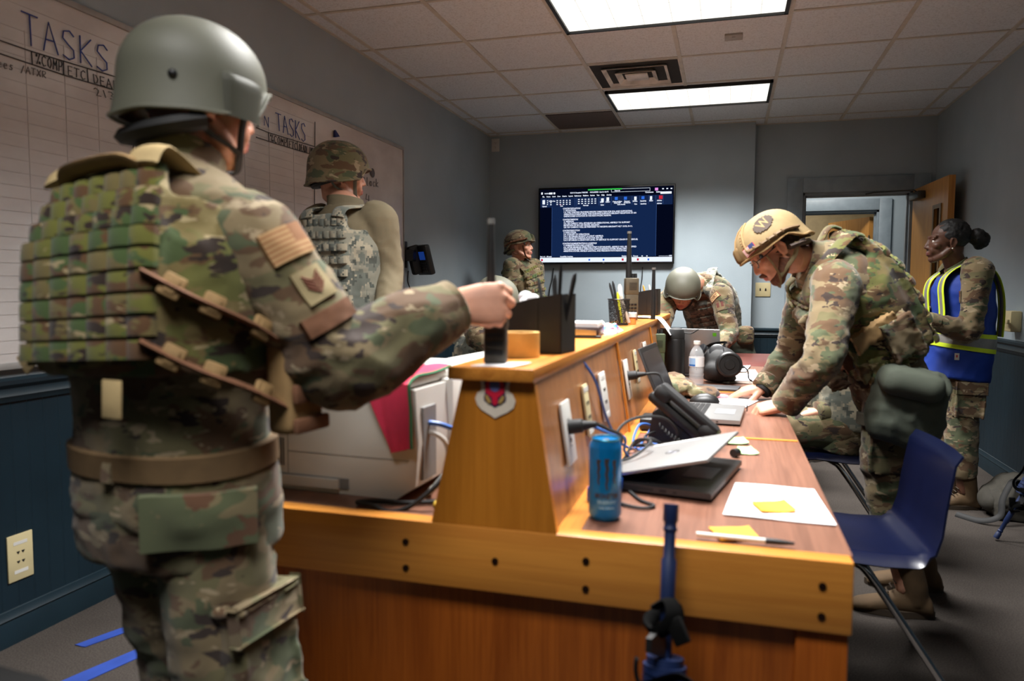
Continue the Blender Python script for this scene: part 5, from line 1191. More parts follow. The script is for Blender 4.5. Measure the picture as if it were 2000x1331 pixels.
def helmet_shell(HM, style='ach', S=1.0, lump=0, seed=0):
    rim = RIMS[style]
    def rz(phi):
        a = abs(math.degrees(phi)); a = 360 - a if a > 180 else a
        for (a0, z0), (a1, z1) in zip(rim, rim[1:]):
            if a <= a1:
                q = (a - a0) / (a1 - a0); q = q * q * (3 - 2 * q); return z0 + (z1 - z0) * q
        return rim[-1][1]
    ax, by, hz, zc, yc = .122, .138, .118, .035, -.008
    n = 56; nt = 12; nb = 5
    def pt(phi, k, off):
        sx, cy_ = math.sin(phi), math.cos(phi)
        if k <= nt:
            th = (k / nt) * PI / 2; r_ = math.sin(th) ** .92; z = zc + (hz + off) * math.cos(th); fl = 0
        else:
            q = (k - nt) / nb; r_ = 1; z = zc + (rz(phi) - zc) * q; fl = .006 * q * q
        p = V(((ax + off + fl) * r_ * sx, yc + (by + off + fl) * r_ * cy_, z))
        if lump: p = p * (1 + lump * (noise.noise(p * 22 + V((seed, 0, 0))) + .6 * ridge(p * 30)))
        return HM @ (p * S)
    b_ = B()
    phis = [2 * PI * i / n for i in range(n)]
    outer = [[pt(ph, k, 0) for ph in phis] for k in range(1, nt + nb + 1)]
    inner = [[pt(ph, k, -.014) for ph in phis] for k in range(nt + nb, 0, -1)]
    b_.loft(outer + inner, cap=True)
    edge = [pt(ph, nt + nb, .001) for ph in phis]
    return b_, edge, rz, pt, nt, nb
def hpt(HM, phi, z, off=.0, S=1.0):
    """a point on the helmet wall at azimuth phi (0 = front, + = wearer's right), height z"""
    ax, by, hz, zc, yc = .122, .138, .118, .035, -.008
    if z > zc: r_ = math.sqrt(max(.02, 1 - ((z - zc) / hz) ** 2)) ** .92
    else: r_ = 1
    return HM @ (V(((ax * r_ + off) * math.sin(phi), yc + (by * r_ + off) * math.cos(phi), z + (off * (z - zc) / hz if z > zc else 0))) * S)

def torso_frame(J):
    f = spine_fn(J); p, X, Y, Z = f(.62)
    M4 = Matrix((X, Y, Z)).transposed().to_4x4(); M4.translation = p; return M4
def vest(root, J, S, mat, matc, opts):
    """plate carrier: carrier body, stitched webbing rows, shoulder straps, cummerbund, buckled side straps"""
    f = spine_fn(J); b_ = B()
    t0, t1 = opts.get('t', (.12, .80)); g = opts.get('gap', .028)
    L = []
    for t, a, d in ((t0, .172, .128), (t0 + .12, .175, .13), (.45, .182, .132), (.66, .186, .132), (t1, .150, .128)):
        p, X, Y, Z = f(t); L.append(ringpts(p, (a + g * .8) * S, (d + g) * S, X, Y, 2.6))
    b_.loft(L)
    for t, a, d in (): pass
    for sd in (1, -1):      # front and back plates rise above the cummerbund
        L = []
        for t, w_, d in ((t0 + .05, .135, .138), (.35, .142, .142), (.62, .142, .142), (.8, .128, .13), (.93, .10, .108)):
            p, X, Y, Z = f(t); c = p + Y * (sd * (d + g - .018) * S); L.append(ringpts(c, w_ * S, .022 * S, X, Y, 3.2, 24))
        b_.loft(L)
    me = remesh(b_, .009, 3); folds(me, .005, (12, 12, 20), 4)
    v_ = obj('vest', me, mat, root, world=True, label=opts.get('label'))
    bv = BVHTree.FromObject(v_, bpy.context.evaluated_depsgraph_get()) if False else None
    # webbing rows
    rows = opts.get('rows', 8)
    for sd in (1, -1):
        wb = B(); ofs = []
        for r_ in range(rows):
            t = t0 + .07 + (.86 - t0 - .07) * r_ / (rows - 1); hw = (.138 if t < .7 else .138 - (t - .7) * .16) * S
            ncell = 7; h = .0142 * S
            for c in range(ncell):
                x0 = -hw + 2 * hw * c / ncell; x1 = -hw + 2 * hw * (c + 1) / ncell; n0 = len(wb.bm.verts)
                p, X, Y, Z = f(t); d = (.142 if t < .7 else .142 - (t - .7) * .15) + g + .0095
                def q(u, w_, lift):
                    x = x0 + (x1 - x0) * u; pw = (.142 if t < .7 else .142 - (t - .7) * .18) * S; dd = d * S - .022 * S * (1 - max(0, 1 - min(1, abs(x) / pw) ** 3.2) ** (1 / 3.2)) + lift
                    return p + X * x + Y * (sd * dd) + Z * (h * w_)
                top = [[q(u, w_, .0005 + .006 * math.sin(PI * u) ** .6 * (1 if abs(w_) < .9 else .75)) for w_ in (-1, -.5, .5, 1)] for u in (0, .12, .5, .88, 1)]
                vs = [[wb.bm.verts.new(a) for a in row] for row in top]; bs_ = [[wb.bm.verts.new(a - Y * sd * .010) for a in (row[0], row[-1])] for row in top]
                for i in range(4):
                    for j in range(3): wb._f((vs[i][j], vs[i + 1][j], vs[i + 1][j + 1], vs[i][j + 1]))
                    wb._f((vs[i][0], bs_[i][0], bs_[i + 1][0], vs[i + 1][0])); wb._f((vs[i][3], vs[i + 1][3], bs_[i + 1][1], bs_[i][1]))
                wb._f((vs[0][0], vs[0][1], vs[0][2], vs[0][3], bs_[0][1], bs_[0][0])); wb._f((vs[4][0], bs_[4][0], bs_[4][1], vs[4][3], vs[4][2], vs[4][1]))
                ofs += [(random.random() * 3, random.random() * 3, random.random() * 3)] * (len(wb.bm.verts) - n0)
        w_o = obj('webbing', wb, matc, v_, world=True)
        at = w_o.data.attributes.new('cellofs', 'FLOAT_VECTOR', 'POINT')
        for i, o_ in enumerate(ofs): at.data[i].vector = o_
    # shoulder straps
    for s in ('L', 'R'):
        pb, X, Y, Z = f(.90); k_ = sgn(s)
        sh = J['sh' + s]; mid = J['neck'].lerp(sh, .52)
        pts = [pb + X * k_ * .085 * S - Y * (.125 + g) * S, pb + X * k_ * .09 * S - Y * (.10 + g) * S + Z * .035 * S, mid + Z * .030 * S - Y * .03 * S, mid + Z * .034 * S + Y * .02 * S, pb + X * k_ * .09 * S + Y * (.09 + g) * S + Z * .03 * S, pb + X * k_ * .085 * S + Y * (.12 + g) * S - Z * .02]
        st = B(); st.tube(spline(pts, 6), .034 * S, 12, flat=.2, up=Y); obj('shoulder_strap', st, opts.get('strap', mat), v_, world=True)
    return v_, f

def boot(root, J, s, S, fdir):
    an = J['an' + s]; fy = V(fdir); fy.z = 0; fy.normalize(); fx = V((fy.y, -fy.x, 0)); up = V((0, 0, 1)); g = V((an.x, an.y, an.z - .085 * S))
    b_ = B(); L = []
    for d, w_, h in ((-.085, .026, .05), (-.075, .035, .075), (-.03, .038, .10), (.03, .040, .095), (.08, .046, .07), (.13, .048, .055), (.165, .042, .045), (.185, .026, .032)):
        c = g + fy * d * S; L.append([c + fx * (w_ * S * math.cos(a)) + up * (max(.012, h * .5 + h * .5 * math.sin(a)) * S) for a in (2 * PI * i / 18 for i in range(18))])
    b_.loft(L); shin = (J['kn' + s] - an).normalized()
    b_.tube([g + up * .05 * S - fy * .03 * S, an - fy * .02 * S + up * .02, an + shin * .15 * S - fy * .01], [.042 * S, .047 * S, .055 * S], 16)
    o = obj('boot', remesh(b_, .007, 2), BOOTM, root, world=True)
    sl = B(); out = []
    for a in range(24):
        t = 2 * PI * a / 24; c = g + fy * (.05 + .142 * math.cos(t)) * S + fx * ((.047 - .008 * (math.cos(t) < -.3)) * math.sin(t)) * S; out.append(c)
    sl.loft([[p + up * z for p in out] for z in (.002, .026)]); obj('sole', sl, SOLE, o, world=True)
    lc = B()
    for i in range(6): c = g + fy * (.06 - .012 * i) * S + up * (.085 + .018 * i) * S; lc.tube([c - fx * .024 * S + fy * .006, c + fy * .012 * S + up * .006, c + fx * .024 * S + fy * .006], .0028, 5)
    obj('lace', lc, SOLE, o, world=True)

def person(label, J, o):
    """J: joints in metres; o: options. Body first (one surface), then the clothes over it"""
    J = {k: V(v) for k, v in J.items()}; S = o.get('S', 1.0)
    rp = o.get('root', (J['pel'].x, J['pel'].y, 0))
    root = thing('person', label, 'person', rp)
    sk, lp = o.get('skin', (SK_L, LIP_L)); near = o.get('near', 1.0)
    HM = head_frame(J['head'], o['hfwd'], o['hup']); hS = o.get('hS', S)
    legs = {}
    for s in 'LR': legs[s] = [J['hip' + s], J['hip' + s].lerp(J['kn' + s], .5), J['kn' + s], J['kn' + s].lerp(J['an' + s], .45), J['an' + s]]
    # body
    b_ = B(); torso_mesh(b_, J, [(t, a * .86, d * .86) for t, a, d in TORSO[1:]], S)
    for s in 'LR':
        limb(b_, arm_pts(J, s, S), [.05 * S, .056 * S, .046 * S, .038 * S, .036 * S, .027 * S]); limb(b_, legs[s], [.085 * S, .075 * S, .052 * S, .053 * S, .036 * S])
        b_.ell(J['sh' + s], .055 * S)
    body = remesh(b_, .012, 2)
    bb = B(); bb.m(0).addmesh(body)
    hm = head_mesh(HM, J['neck'], hS, .0036 * near, chin=o.get('chin', 1.0)); n0 = len(bb.bm.faces); bb.addmesh(hm)
    bb.bm.faces.ensure_lookup_table(); IM = HM.inverted()
    for f_ in bb.bm.faces[n0:]:
        c = IM @ f_.calc_center_median() / hS
        if abs(c.x) < .023 and c.y > .086 and -.082 < c.z < -.0555 and ((c.x / .023) ** 2 + ((c.z + .0685) / .0125) ** 2 < 1): f_.material_index = 1
    for s in (-1, 1):
        bb.m(2).ell(HM @ V((s * .031 * hS, .0742 * hS, .0005 * hS)), .0122 * hS, u=14, v=10); bb.m(3).ell(HM @ V((s * .031 * hS, .0834 * hS, .0 * hS)), (.0056 * hS, .0036 * hS, .0056 * hS), HM.to_3x3(), 10, 8)
    for hspec in o.get('hands', ()):
        bb.m(0).addmesh(hand_mesh(**hspec))
    body_o = obj('body', bb, [sk, lp, EYEW, IRIS], root, world=True, sharp=0)
    # shirt or jacket
    jm = o.get('jacket', OCP); b_ = B(); TR = o.get('torso', TORSO); torso_mesh(b_, J, TR, S * o.get('fat', 1.04))
    ar = o.get('arm', 1.0)
    for s in 'LR':
        ap = arm_pts(J, s, S); limb(b_, ap, [q * S for q in o['armr']] if 'armr' in o else [.07 * S, .082 * S * min(1, ar), .070 * S * ar, .060 * S * ar, .058 * S * ar, .047 * S * ar]); b_.ell(ap[1], .083 * S * min(1, ar))
    me = remesh(b_, .0085 * near if near > 1 else .0075, 3)
    els = [J['elL'], J['elR']]
    folds(me, o.get('fold', .011), (11, 11, 15), o.get('seed', 1), lambda p: .55 + .9 * max(0, 1 - min((p - e).length for e in els) / .2))
    jk = obj('jacket' if jm is not TANSH else 'shirt', me, jm, root, world=True, sharp=0)
    p, X, Y, Z = spine_fn(J)(1.0)
    cb = B(); cp = []
    for i in range(17):
        a = PI * .5 + (i / 16 - .5) * 2 * PI * .86 + PI; cp.append((a, i))
    outer = []
    for h, r_ in ((-.015, 1.12), (.02, 1.02), (.045, 1.0), (.046, .93), (.0, .93)):
        outer.append([J['neck'] + X * (.078 * r_ * S * math.cos(a)) + Y * (.078 * r_ * S * math.sin(a) + .004) + (J['head'] - J['neck']).normalized() * (h * S - .015 * math.sin(a) * S) for a, i in cp])
    cm = B()
    rr = [[cm.bm.verts.new(q) for q in row] for row in outer]
    for a_, b2_ in zip(rr, rr[1:]):
        for i in range(16): cm._f((a_[i], a_[i + 1], b2_[i + 1], b2_[i]))
    obj('collar', cm, jm, jk, world=True, sharp=60)
    for s in 'LR':
        wr, el = J['wr' + s], J['el' + s]; d = (wr - el).normalized()
        cf = B().tube([wr - d * .045, wr - d * .04, wr + d * .004, wr + d * .008], [.049 * S * ar, .0535 * S * ar, .0525 * S * ar, .046 * S * ar], 18); obj('cuff', cf, jm, jk, world=True)
    # trousers
    tm = o.get('trousers', OCP); b_ = B(); f = spine_fn(J); L = []
    for t, a, d in ((-.17, .150, .118), (-.08, .186, .138), (.02, .184, .132), (.11, .172, .122)):
        p, X, Y, Z = f(t); L.append(ringpts(p, a * S, d * S, X, Y, 2.3))
    b_.loft(L); lg = o.get('leg', 1.0)
    for s in 'LR':
        q = legs[s]; limb(b_, [q[0], q[1], q[2], q[3], q[4] + (q[2] - q[4]).normalized() * .10 * S], [.108 * S * lg, .105 * S * lg, .086 * S * lg, .084 * S * lg, .066 * S * lg]); b_.ell(q[0], .112 * S * lg)
    me = remesh(b_, .010 * near if near > 1 else .0085, 3); kns = [J['knL'], J['knR']]
    folds(me, .016, (8, 8, 12), o.get('seed', 1) + 5, lambda p: .5 + .8 * max(0, 1 - min((p - e).length for e in kns) / .25))
    tr = obj('trousers', me, tm, root, world=True, sharp=0)
    p, X, Y, Z = f(.085)
    if o.get('belt', True): obj('belt', B().loft([ringpts(p + Z * h, (.176 + e) * S * 1.03, (.125 + e) * S * 1.03, X, Y, 2.3, 36) for h, e in ((-.021, .002), (-.019, .006), (.019, .006), (.021, .002))]), BELT, tr, world=True)
    for s in 'LR':
        if s in o.get('pockets', 'LR'):
            h, k_ = J['hip' + s], J['kn' + s]; m_ = h.lerp(k_, .62); zz = (h - k_).normalized(); out = (J['hipR'] - J['hipL']).normalized() * sgn(s); out = (out - zz * out.dot(zz)).normalized(); fw = zz.cross(out) * sgn(s)
            M3 = Matrix((fw, out, zz)).transposed(); b2_ = B().box(m_ + out * .084 * S * lg, (.14 * S, .04 * S, .18 * S), M3, .015)
            me = remesh(b2_, .008, 3); folds(me, .006, (14, 14, 14), 2); pk = obj('cargo_pocket', me, tm, tr, world=True, sharp=0)
            obj('pocket_flap', B().box(m_ + out * .108 * S * lg + zz * .07 * S, (.16 * S, .012, .06 * S), M3, .005), tm, pk, world=True)
        boot(root, J, s, S, o.get('foot', {}).get(s, o['fwd']))
    # helmet
    hk = o.get('helmet')
    if hk:
        hb, edge, rz, pt_, nt, nb = helmet_shell(HM, hk['style'], hS, hk.get('lump', 0), hk.get('seed', 0))
        he = obj('helmet', hb, hk['mat'], root, world=True, sharp=60, label=hk.get('label'))
        obj('rim_band', B().tube(edge, .0042 * hS, 6, close=True), hk.get('rim', hk['mat']), he, world=True)
        for ph in ((.95, -.95, 2.2, -2.2) if hk.get('bolts', True) else ()):
            a = hpt(HM, ph, .012, 0, hS); c = hpt(HM, ph, .012, .006, hS); obj('bolt', B().ell(a, .0085 * hS).cyl(a, c, .007 * hS, .004 * hS, 10), BLK, he, world=True)
        if hk.get('mount'):
            n_ = 9
            for c0, z0, hp, hz_, nm in (((1.25, -.004, .36, .042, 'ear_bulge'), (-1.25, -.004, .36, .042, 'ear_bulge')) if hk['style'] == 'ach' else ((0, .068, .27, .034, 'front_mount'),)):
                mb = B()
                def mp(i, j):
                    u, w_ = i / (n_ - 1) * 2 - 1, j / (n_ - 1) * 2 - 1; e_ = max(abs(u), w_ if hk['style'] == 'ach' else abs(w_)); k2 = max(0, 1 - max(0, e_ - .66) / .34)
                    return hpt(HM, c0 + u * hp, z0 + w_ * hz_, .015 * k2 ** .55 - .003, hS)
                g_ = [[mb.bm.verts.new(mp(i, j)) for j in range(n_)] for i in range(n_)]
                for i in range(n_ - 1):
                    for j in range(n_ - 1): mb._f((g_[i][j], g_[i + 1][j], g_[i + 1][j + 1], g_[i][j + 1]))
                bmesh.ops.solidify(mb.bm, geom=mb.bm.faces[:], thickness=.006)
                obj(nm, mb, hk.get('mountmat', hk['mat']), he, world=True, sharp=75)
        sm = hk.get('strap', STRAPB); sb = B()
        for s in (-1, 1):
            P = lambda a, b2_, c: HM @ V((s * a * hS, b2_ * hS, c * hS))
            sb.tube(spline([P(.095, .055, -.0), P(.077, .055, -.05), P(.058, .062, -.095), P(.02, .078, -.122), P(0, .08, -.125)], 5), .0085 * hS, 6, flat=.3)
            sb.tube(spline([P(.105, -.06, -.03), P(.088, -.03, -.065), P(.07, .03, -.085), P(.058, .06, -.095)], 5), .0085 * hS, 6, flat=.3)
        obj('chin_strap', sb, sm, he, world=True)
        pd = B(); P = lambda a, b2_, c: HM @ V((a * hS, b2_ * hS, c * hS))
        zo = hk.get('padz', 0); pd.tube(spline([P(-.098, -.03, -.03 + zo), P(-.085, -.075, -.045 + zo), P(-.04, -.105, -.055 + zo), P(.04, -.105, -.055 + zo), P(.085, -.075, -.045 + zo), P(.098, -.03, -.03 + zo)], 5), hk.get('padr', .018) * hS, 8, flat=.6, up=HM.to_3x3() @ V((0, 0, 1)))
        obj('nape_pad', pd, hk.get('pad', BLK2), he, world=True)
        if hk.get('rail'):
            for s in (-1, 1):
                rb = B(); pts = [hpt(HM, s * a, z, .008, hS) for a, z in ((.75, .056), (1.1, .048), (1.5, .042), (1.9, .034), (2.3, .012))]
                rb.tube(spline(pts, 5), .013 * hS, 6, flat=.55, up=HM.to_3x3() @ V((0, 0, 1)))
                for a in (.8, 1.0, 1.2, 1.4, 1.6, 1.8): c = hpt(HM, s * a, .055 - (a - .75) * .018, .015, hS); rb.ell(c, (.006, .006, .009), HM.to_3x3(), 8, 6)
                obj('side_rail', rb, hk.get('railmat', BRN), he, world=True)
        root['_'] = 0; del root['_']
    return root, J, HM, hS, jk, tr

def bvh(o_, root):
    me = o_.data; M4 = root.matrix_basis
    return BVHTree.FromPolygons([M4 @ v.co for v in me.vertices], [tuple(p.vertices) for p in me.polygons])
def patch(name, root, on, start, through, up, w_, h, mats, cell, nu=12, nv=10, th=.003, label=None, lift=.002, text=None, bulge=0):
    """a cloth patch laid on the surface of a garment; start/through give the side it lies on"""
    bv = bvh(on, root); a, c = V(start), V(through); d = (c - a).normalized(); hit = bv.ray_cast(a, d)
    if hit[0] is None: hit = bv.find_nearest(c)
    p, n = hit[0], hit[1]
    acc = V((0, 0, 0))
    for k_ in range(12):
        q = bv.find_nearest(p + V((random.uniform(-1, 1) * w_ * .4, random.uniform(-1, 1) * w_ * .4, random.uniform(-1, 1) * h * .4))); acc += q[1] if q[1].dot(d) < 0 else -q[1]
    n = acc.normalized(); y = V(up); y = (y - n * y.dot(n)).normalized(); x = y.cross(n)
    def drop(u, v, e):
        q = p + x * (u * w_) + y * (v * h) + n * .06; r_ = bv.ray_cast(q, -n, .15)
        dep = (r_[0] - q).dot(n) if r_[0] else -.06
        dep = max(dep, -.075) * .75 - .06 * .25 * 1.0
        return q + n * (dep + e)
    b_ = B(); P = [[drop(i / nu - .5, j / nv - .5, lift + th + bulge * (1 - (2 * i / nu - 1) ** 2) * (1 - (2 * j / nv - 1) ** 2)) for j in range(nv + 1)] for i in range(nu + 1)]; Q = [[drop(i / nu - .5, j / nv - .5, -.006) for j in range(nv + 1)] for i in range(nu + 1)]
    vt = [[b_.bm.verts.new(q) for q in r_] for r_ in P]; vb = [[b_.bm.verts.new(q) for q in r_] for r_ in Q]
    for i in range(nu):
        for j in range(nv):
            b_.m(cell((i + .5) / nu, (j + .5) / nv))._f((vt[i][j], vt[i + 1][j], vt[i + 1][j + 1], vt[i][j + 1]))
    b_.m(cell(0, 0))
    for i in range(nu): b_._f((vt[i][0], vb[i][0], vb[i + 1][0], vt[i + 1][0])); b_._f((vt[i][nv], vt[i + 1][nv], vb[i + 1][nv], vb[i][nv]))
    for j in range(nv): b_._f((vt[0][j], vt[0][j + 1], vb[0][j + 1], vb[0][j])); b_._f((vt[nu][j], vb[nu][j], vb[nu][j + 1], vt[nu][j + 1]))
    o_ = obj(name, b_, mats, on, label=label, world=True, sharp=40)
    if text:
        body, th_, tw, tm = text; me = text_mesh(body, th_ * 1.38, 'CENTER', bold=.0006)
        xs = [v.co.x for v in me.vertices]; ys = [v.co.y for v in me.vertices]; sx = tw / (max(xs) - min(xs)); y0 = (max(ys) + min(ys)) / 2; x0 = (max(xs) + min(xs)) / 2
        for v in me.vertices: v.co = drop((v.co.x - x0) * sx / w_, (v.co.y - y0) / h, lift + th + .0012)
        obj('lettering', B().addmesh(me), tm, o_, world=True, sharp=0)
    return o_, drop, n, x, y
def stand(loc, yaw, h=1.75, lean=0.0, stance=.11):
    """standing joints for someone at loc facing yaw (0 = +Y)"""
    s = h / 1.75; M4 = Matrix.Translation(loc) @ Matrix.Rotation(yaw, 4, 'Z'); ML = Matrix.Translation((0, 0, .95 * s)) @ Matrix.Rotation(-lean, 4, 'X') @ Matrix.Translation((0, 0, -.95 * s))
    lo = dict(pel=(0, 0, .97), hipL=(-.092, 0, .92), hipR=(.092, 0, .92), knL=(-stance, .015, .50), knR=(stance, .015, .50), anL=(-stance - .01, -.02, .085), anR=(stance + .01, -.02, .085))
    hi = dict(mid=(0, -.01, 1.22), neck=(0, -.015, 1.475), shL=(-.178, -.01, 1.415), shR=(.178, -.01, 1.415), head=(0, .02, 1.615), elL=(-.235, -.02, 1.13), elR=(.235, -.02, 1.13), wrL=(-.23, .09, .90), wrR=(.23, .09, .90))
    J = {k: M4 @ (V(v) * s) for k, v in lo.items()}; J.update({k: M4 @ (ML @ (V(v) * s)) for k, v in hi.items()}); return J, s
def yawdir(yaw, pitch=0): return V((-math.sin(yaw) * math.cos(pitch), math.cos(yaw) * math.cos(pitch), math.sin(pitch)))
def hair(root, HM, S, mat, full=False):
    b_ = B(); M3 = HM.to_3x3()
    b_.ell(HM @ (V((0, -.03, .022 if not full else .040)) * S), [q * S for q in ((.0785, .088, .078) if not full else (.083, .094, .088))], M3, 28, 20)
    if full:
        for p, r_ in (((0, -.125, .03), (.03, .03, .03)), ((0, -.155, .02), (.05, .045, .05)), ((0, -.185, .005), (.04, .035, .045)), ((.02, -.17, -.02), (.03, .03, .03))): b_.ell(HM @ (V(p) * S), [q * S for q in r_], M3, 16, 12)
    me = remesh(b_, .006, 1); folds(me, .004 if not full else .007, (40, 40, 40), 2); return obj('hair', me, mat, root, world=True, sharp=0)

# ---------------------------------------------------------------- 1: the soldier in the foreground
J = dict(pel=(-0.8772,1.0178,0.8706), neck=(-0.9071,1.0654,1.3626), mid=(-0.8830,1.0186,1.1231), shR=(-0.7219,1.0271,1.2460), shL=(-1.0868,1.0592,1.2736), head=(-0.8925,1.1110,1.5022),
    hipL=(-.925, 1.015, .83), hipR=(-.80, 1.005, .83), knL=(-.872, 1.06, .45), knR=(-.762, 1.0, .45), anL=(-.88, 1.03, .085), anR=(-.75, .96, .085),
    elR=(-0.6059,1.0784,1.0566), wrR=(-0.4691,1.2394,1.1481), elL=(-1.09, 1.20, 1.09), wrL=(-.95, 1.22, 1.12))
fd1 = V((.95, .29, .08)); do1 = V((.30, -.92, .25))
p1, J1, H1, s1, jk1, tr1 = person('soldier in a plain green helmet seen from behind, fist on a radio, at left', J, dict(S=.94, fwd=V((0, 1, 0)), armr=(.07, .082, .080, .082, .074, .053), hfwd=yawdir(R(-27), R(-4)), hup=(0, 0, 1), root=(-.88, 1.0, 0), near=1.0, fold=.010, seed=3, hS=.89, leg=.90, pockets='R',
    helmet=dict(style='ach', mat=SAGE, mount=True, padz=-.028, padr=.030), hands=[dict(wr=J['wrR'] if False else V(J['wrR']), fdir=fd1, dorsal=do1, side='R', curl=((70, 85, 45), (74, 88, 48), (78, 90, 50), (82, 92, 50)), thumb=(.35, .8, -.62), tcurl=26, S=.98), dict(wr=V(J['wrL']), fdir=(.9, .2, -.2), dorsal=(-.1, .4, .8), side='L', curl=RELAX, S=.95)]))
hair(p1, H1, s1, HAIRK)
v1, f1 = vest(p1, J1, .94, MCAM, MCELL, dict(t=(.34, .82), rows=9, gap=.03, strap=KHK))
b_ = B(); p, X, Y, Z = f1(.90)
b_.tube(spline([p - X * .07 - Y * .135 + Z * .0, p - X * .05 - Y * .150 + Z * .010, p - Y * .153 + Z * .012, p + X * .05 - Y * .150 + Z * .010, p + X * .07 - Y * .135], 5), .017, 8, flat=.45, up=Z)
obj('drag_handle', b_, COY, v1, world=True)
# side straps with buckles, sloping down and forward from the back panel to the right flank
p, X, Y, Z = f1(.40)
for k_, (t_a, t_b) in enumerate(((.60, .40), (.43, .22))):
    pa, X, Y, Z = f1(t_a); pb_, X2, Y2, Z2 = f1(t_b)
    path = spline([pa + X * .115 - Y * .165, pa.lerp(pb_, .35) + X * .165 - Y * .125, pa.lerp(pb_, .7) + X * .205 - Y * .05, pb_ + X2 * .215 + Y2 * .03], 6)
    obj('side_strap', B().tube(path, .019, 8, flat=.25, up=Z), BRN, v1, world=True)
    for i in (4, 8, 13, 17):
        c = path[i]; t_ = (path[i + 1] - path[i - 1]).normalized(); nrm = (c - (p + (c - p).project(Z))).normalized(); nrm = (nrm - t_ * nrm.dot(t_)).normalized(); w_ = nrm.cross(t_)
        M3 = Matrix((t_, w_, nrm)).transposed()
        bk_ = B().box(c + nrm * .006, (.032, .034, .011), M3, .004); bk_.box(c + nrm * .012, (.016, .022, .004), M3, .001); obj('buckle', bk_, COY if i != 17 else KHK, v1, world=True)
pa, X, Y, Z = f1(.34)
for dx, dz, ang in ((.055, -.03, .05), (-.19, .03, .9)):
    M3 = Matrix((X, Y, Z)).transposed() @ Matrix.Rotation(ang, 3, 'Y')
    obj('strap_tail', B().box(pa + X * dx - Y * (.162 if dx > 0 else .10) + Z * dz, (.036, .004, .055), M3, .0015), KHK, v1, world=True)
# right flank pouch
pa, X, Y, Z = f1(.29); M3 = Matrix((X, Y, Z)).transposed()
pc = pa + X * .212 + Y * .045
obj('flank_pouch', remesh(B().box(pc, (.05, .09, .15), M3, .012).box(pc + X * .02 + Z * .05, (.02, .08, .03), M3, .006), .006, 2), BRN if False else COY, v1, world=True)
obj('pouch_flap', B().box(pc + X * .03 - Z * .01, (.012, .084, .03), M3, .004).box(pc + X * .03 - Z * .06, (.012, .084, .024), M3, .004), BRN, v1, world=True)
# sleeve patches on the right upper arm
upa = (V(J1['shR']) - V(J1['elR'])).normalized()
FLB = [plain('flag_tan', (178, 142, 98), .85), plain('flag_stripe', (150, 104, 66), .85), plain('flag_canton', (140, 96, 62), .85)]
patch('flag_patch', p1, jk1, (-0.3425,0.5296,1.2170), (-0.7992,1.2358,1.2663), upa + V((-.15, 0, .25)), .078, .052, FLB, lambda u, v: 2 if (u > .62 and v > .45) else int(v * 13) % 2, 14, 13, .004)
RNK = [plain('rank_ground', (158, 142, 104), .85), plain('rank_thread', (120, 70, 50), .85)]
pt1, drop1, n1, x1, y1 = patch('rank_patch', p1, jk1, (-0.3218,0.5332,1.1832), (-0.7509,1.2441,1.1874), upa + V((-.1, 0, .1)), .055, .055, RNK, lambda u, v: 0, 8, 8, .004)
ch = B()
for k_ in range(4):
    for s_ in (-1, 1):
        a = [(0, -.28 + .12 * k_), (s_ * .15, -.16 + .12 * k_), (s_ * .28, -.02 + .115 * k_)]; ch.tube([drop1(u, v, .0075) for u, v in a], .0018, 5)
obj('chevrons', ch, RNK[1], pt1, world=True)
patch('tab_patch', p1, jk1, (-0.3069,0.5357,1.1576), (-0.7161,1.2499,1.1278), upa + V((-.1, 0, .15)), .095, .030, [BRN, KHK], lambda u, v: 0, 14, 5, .004)
patch('pocket_flap', p1, tr1, (-0.4057,0.4952,0.9919), (-0.9465,1.1554,0.7412), (0, 0, 1), .165, .085, [camo('flap_print', [(92, 98, 70), ((124, 112, 82), .55, 1, 1), ((104, 74, 54), .6, 1.4, 1)], 9)], lambda u, v: 0, 12, 8, .008, lift=.004, bulge=.004)
for px_ in (0, 1):
    patch('belt_loop', p1, tr1, ((-0.4736,0.4788,1.0383), (-0.4275,0.4925,1.0427))[px_], ((-1.1050,1.1173,0.8494), (-0.9976,1.1491,0.8595))[px_], (0, 0, 1), .018, .062, [OCP], lambda u, v: 0, 3, 8, .006, lift=.006)

# ---------------------------------------------------------------- 2: at the whiteboard
J, s_ = stand((-1.655, 3.05, 0), R(-12), 1.83)
J['elR'] = V((-1.4345,3.0131,1.2576)); J['wrR'] = V((-1.3930,2.8721,1.0158)); J['elL'] = J['elL'] + V((.0, .02, .02)); J['wrL'] = J['elL'] + V((.10, .2, -.08)); J['head'] = V((-1.7181,3.0879,1.6972))
p2, J2, H2, s2, jk2, tr2 = person('soldier in a camouflage helmet and tan shirt standing at the whiteboard', J, dict(S=s_, fwd=yawdir(R(-12)), hfwd=yawdir(R(-52), R(-2)), hup=(0, 0, 1), jacket=TANSH, fold=.008, arm=.92, near=1.3, hS=s_ * .97,
    helmet=dict(style='ach', mat=OCP, lump=.012, bolts=False, strap=plain('strap_grey', (96, 96, 86), .8)), hands=[dict(wr=V(J['wrR']), fdir=(.1, .3, -.9), dorsal=(.9, -.3, 0), side='R', curl=RELAX), dict(wr=V(J['wrL']), fdir=(.5, .8, -.2), dorsal=(-.5, .2, .8), side='L', curl=RELAX)]))
hair(p2, H2, s2, HAIRB)
vest(p2, J2, s_, ACU, ACUC, dict(t=(-.02, .80), rows=9, gap=.03, strap=ACU))
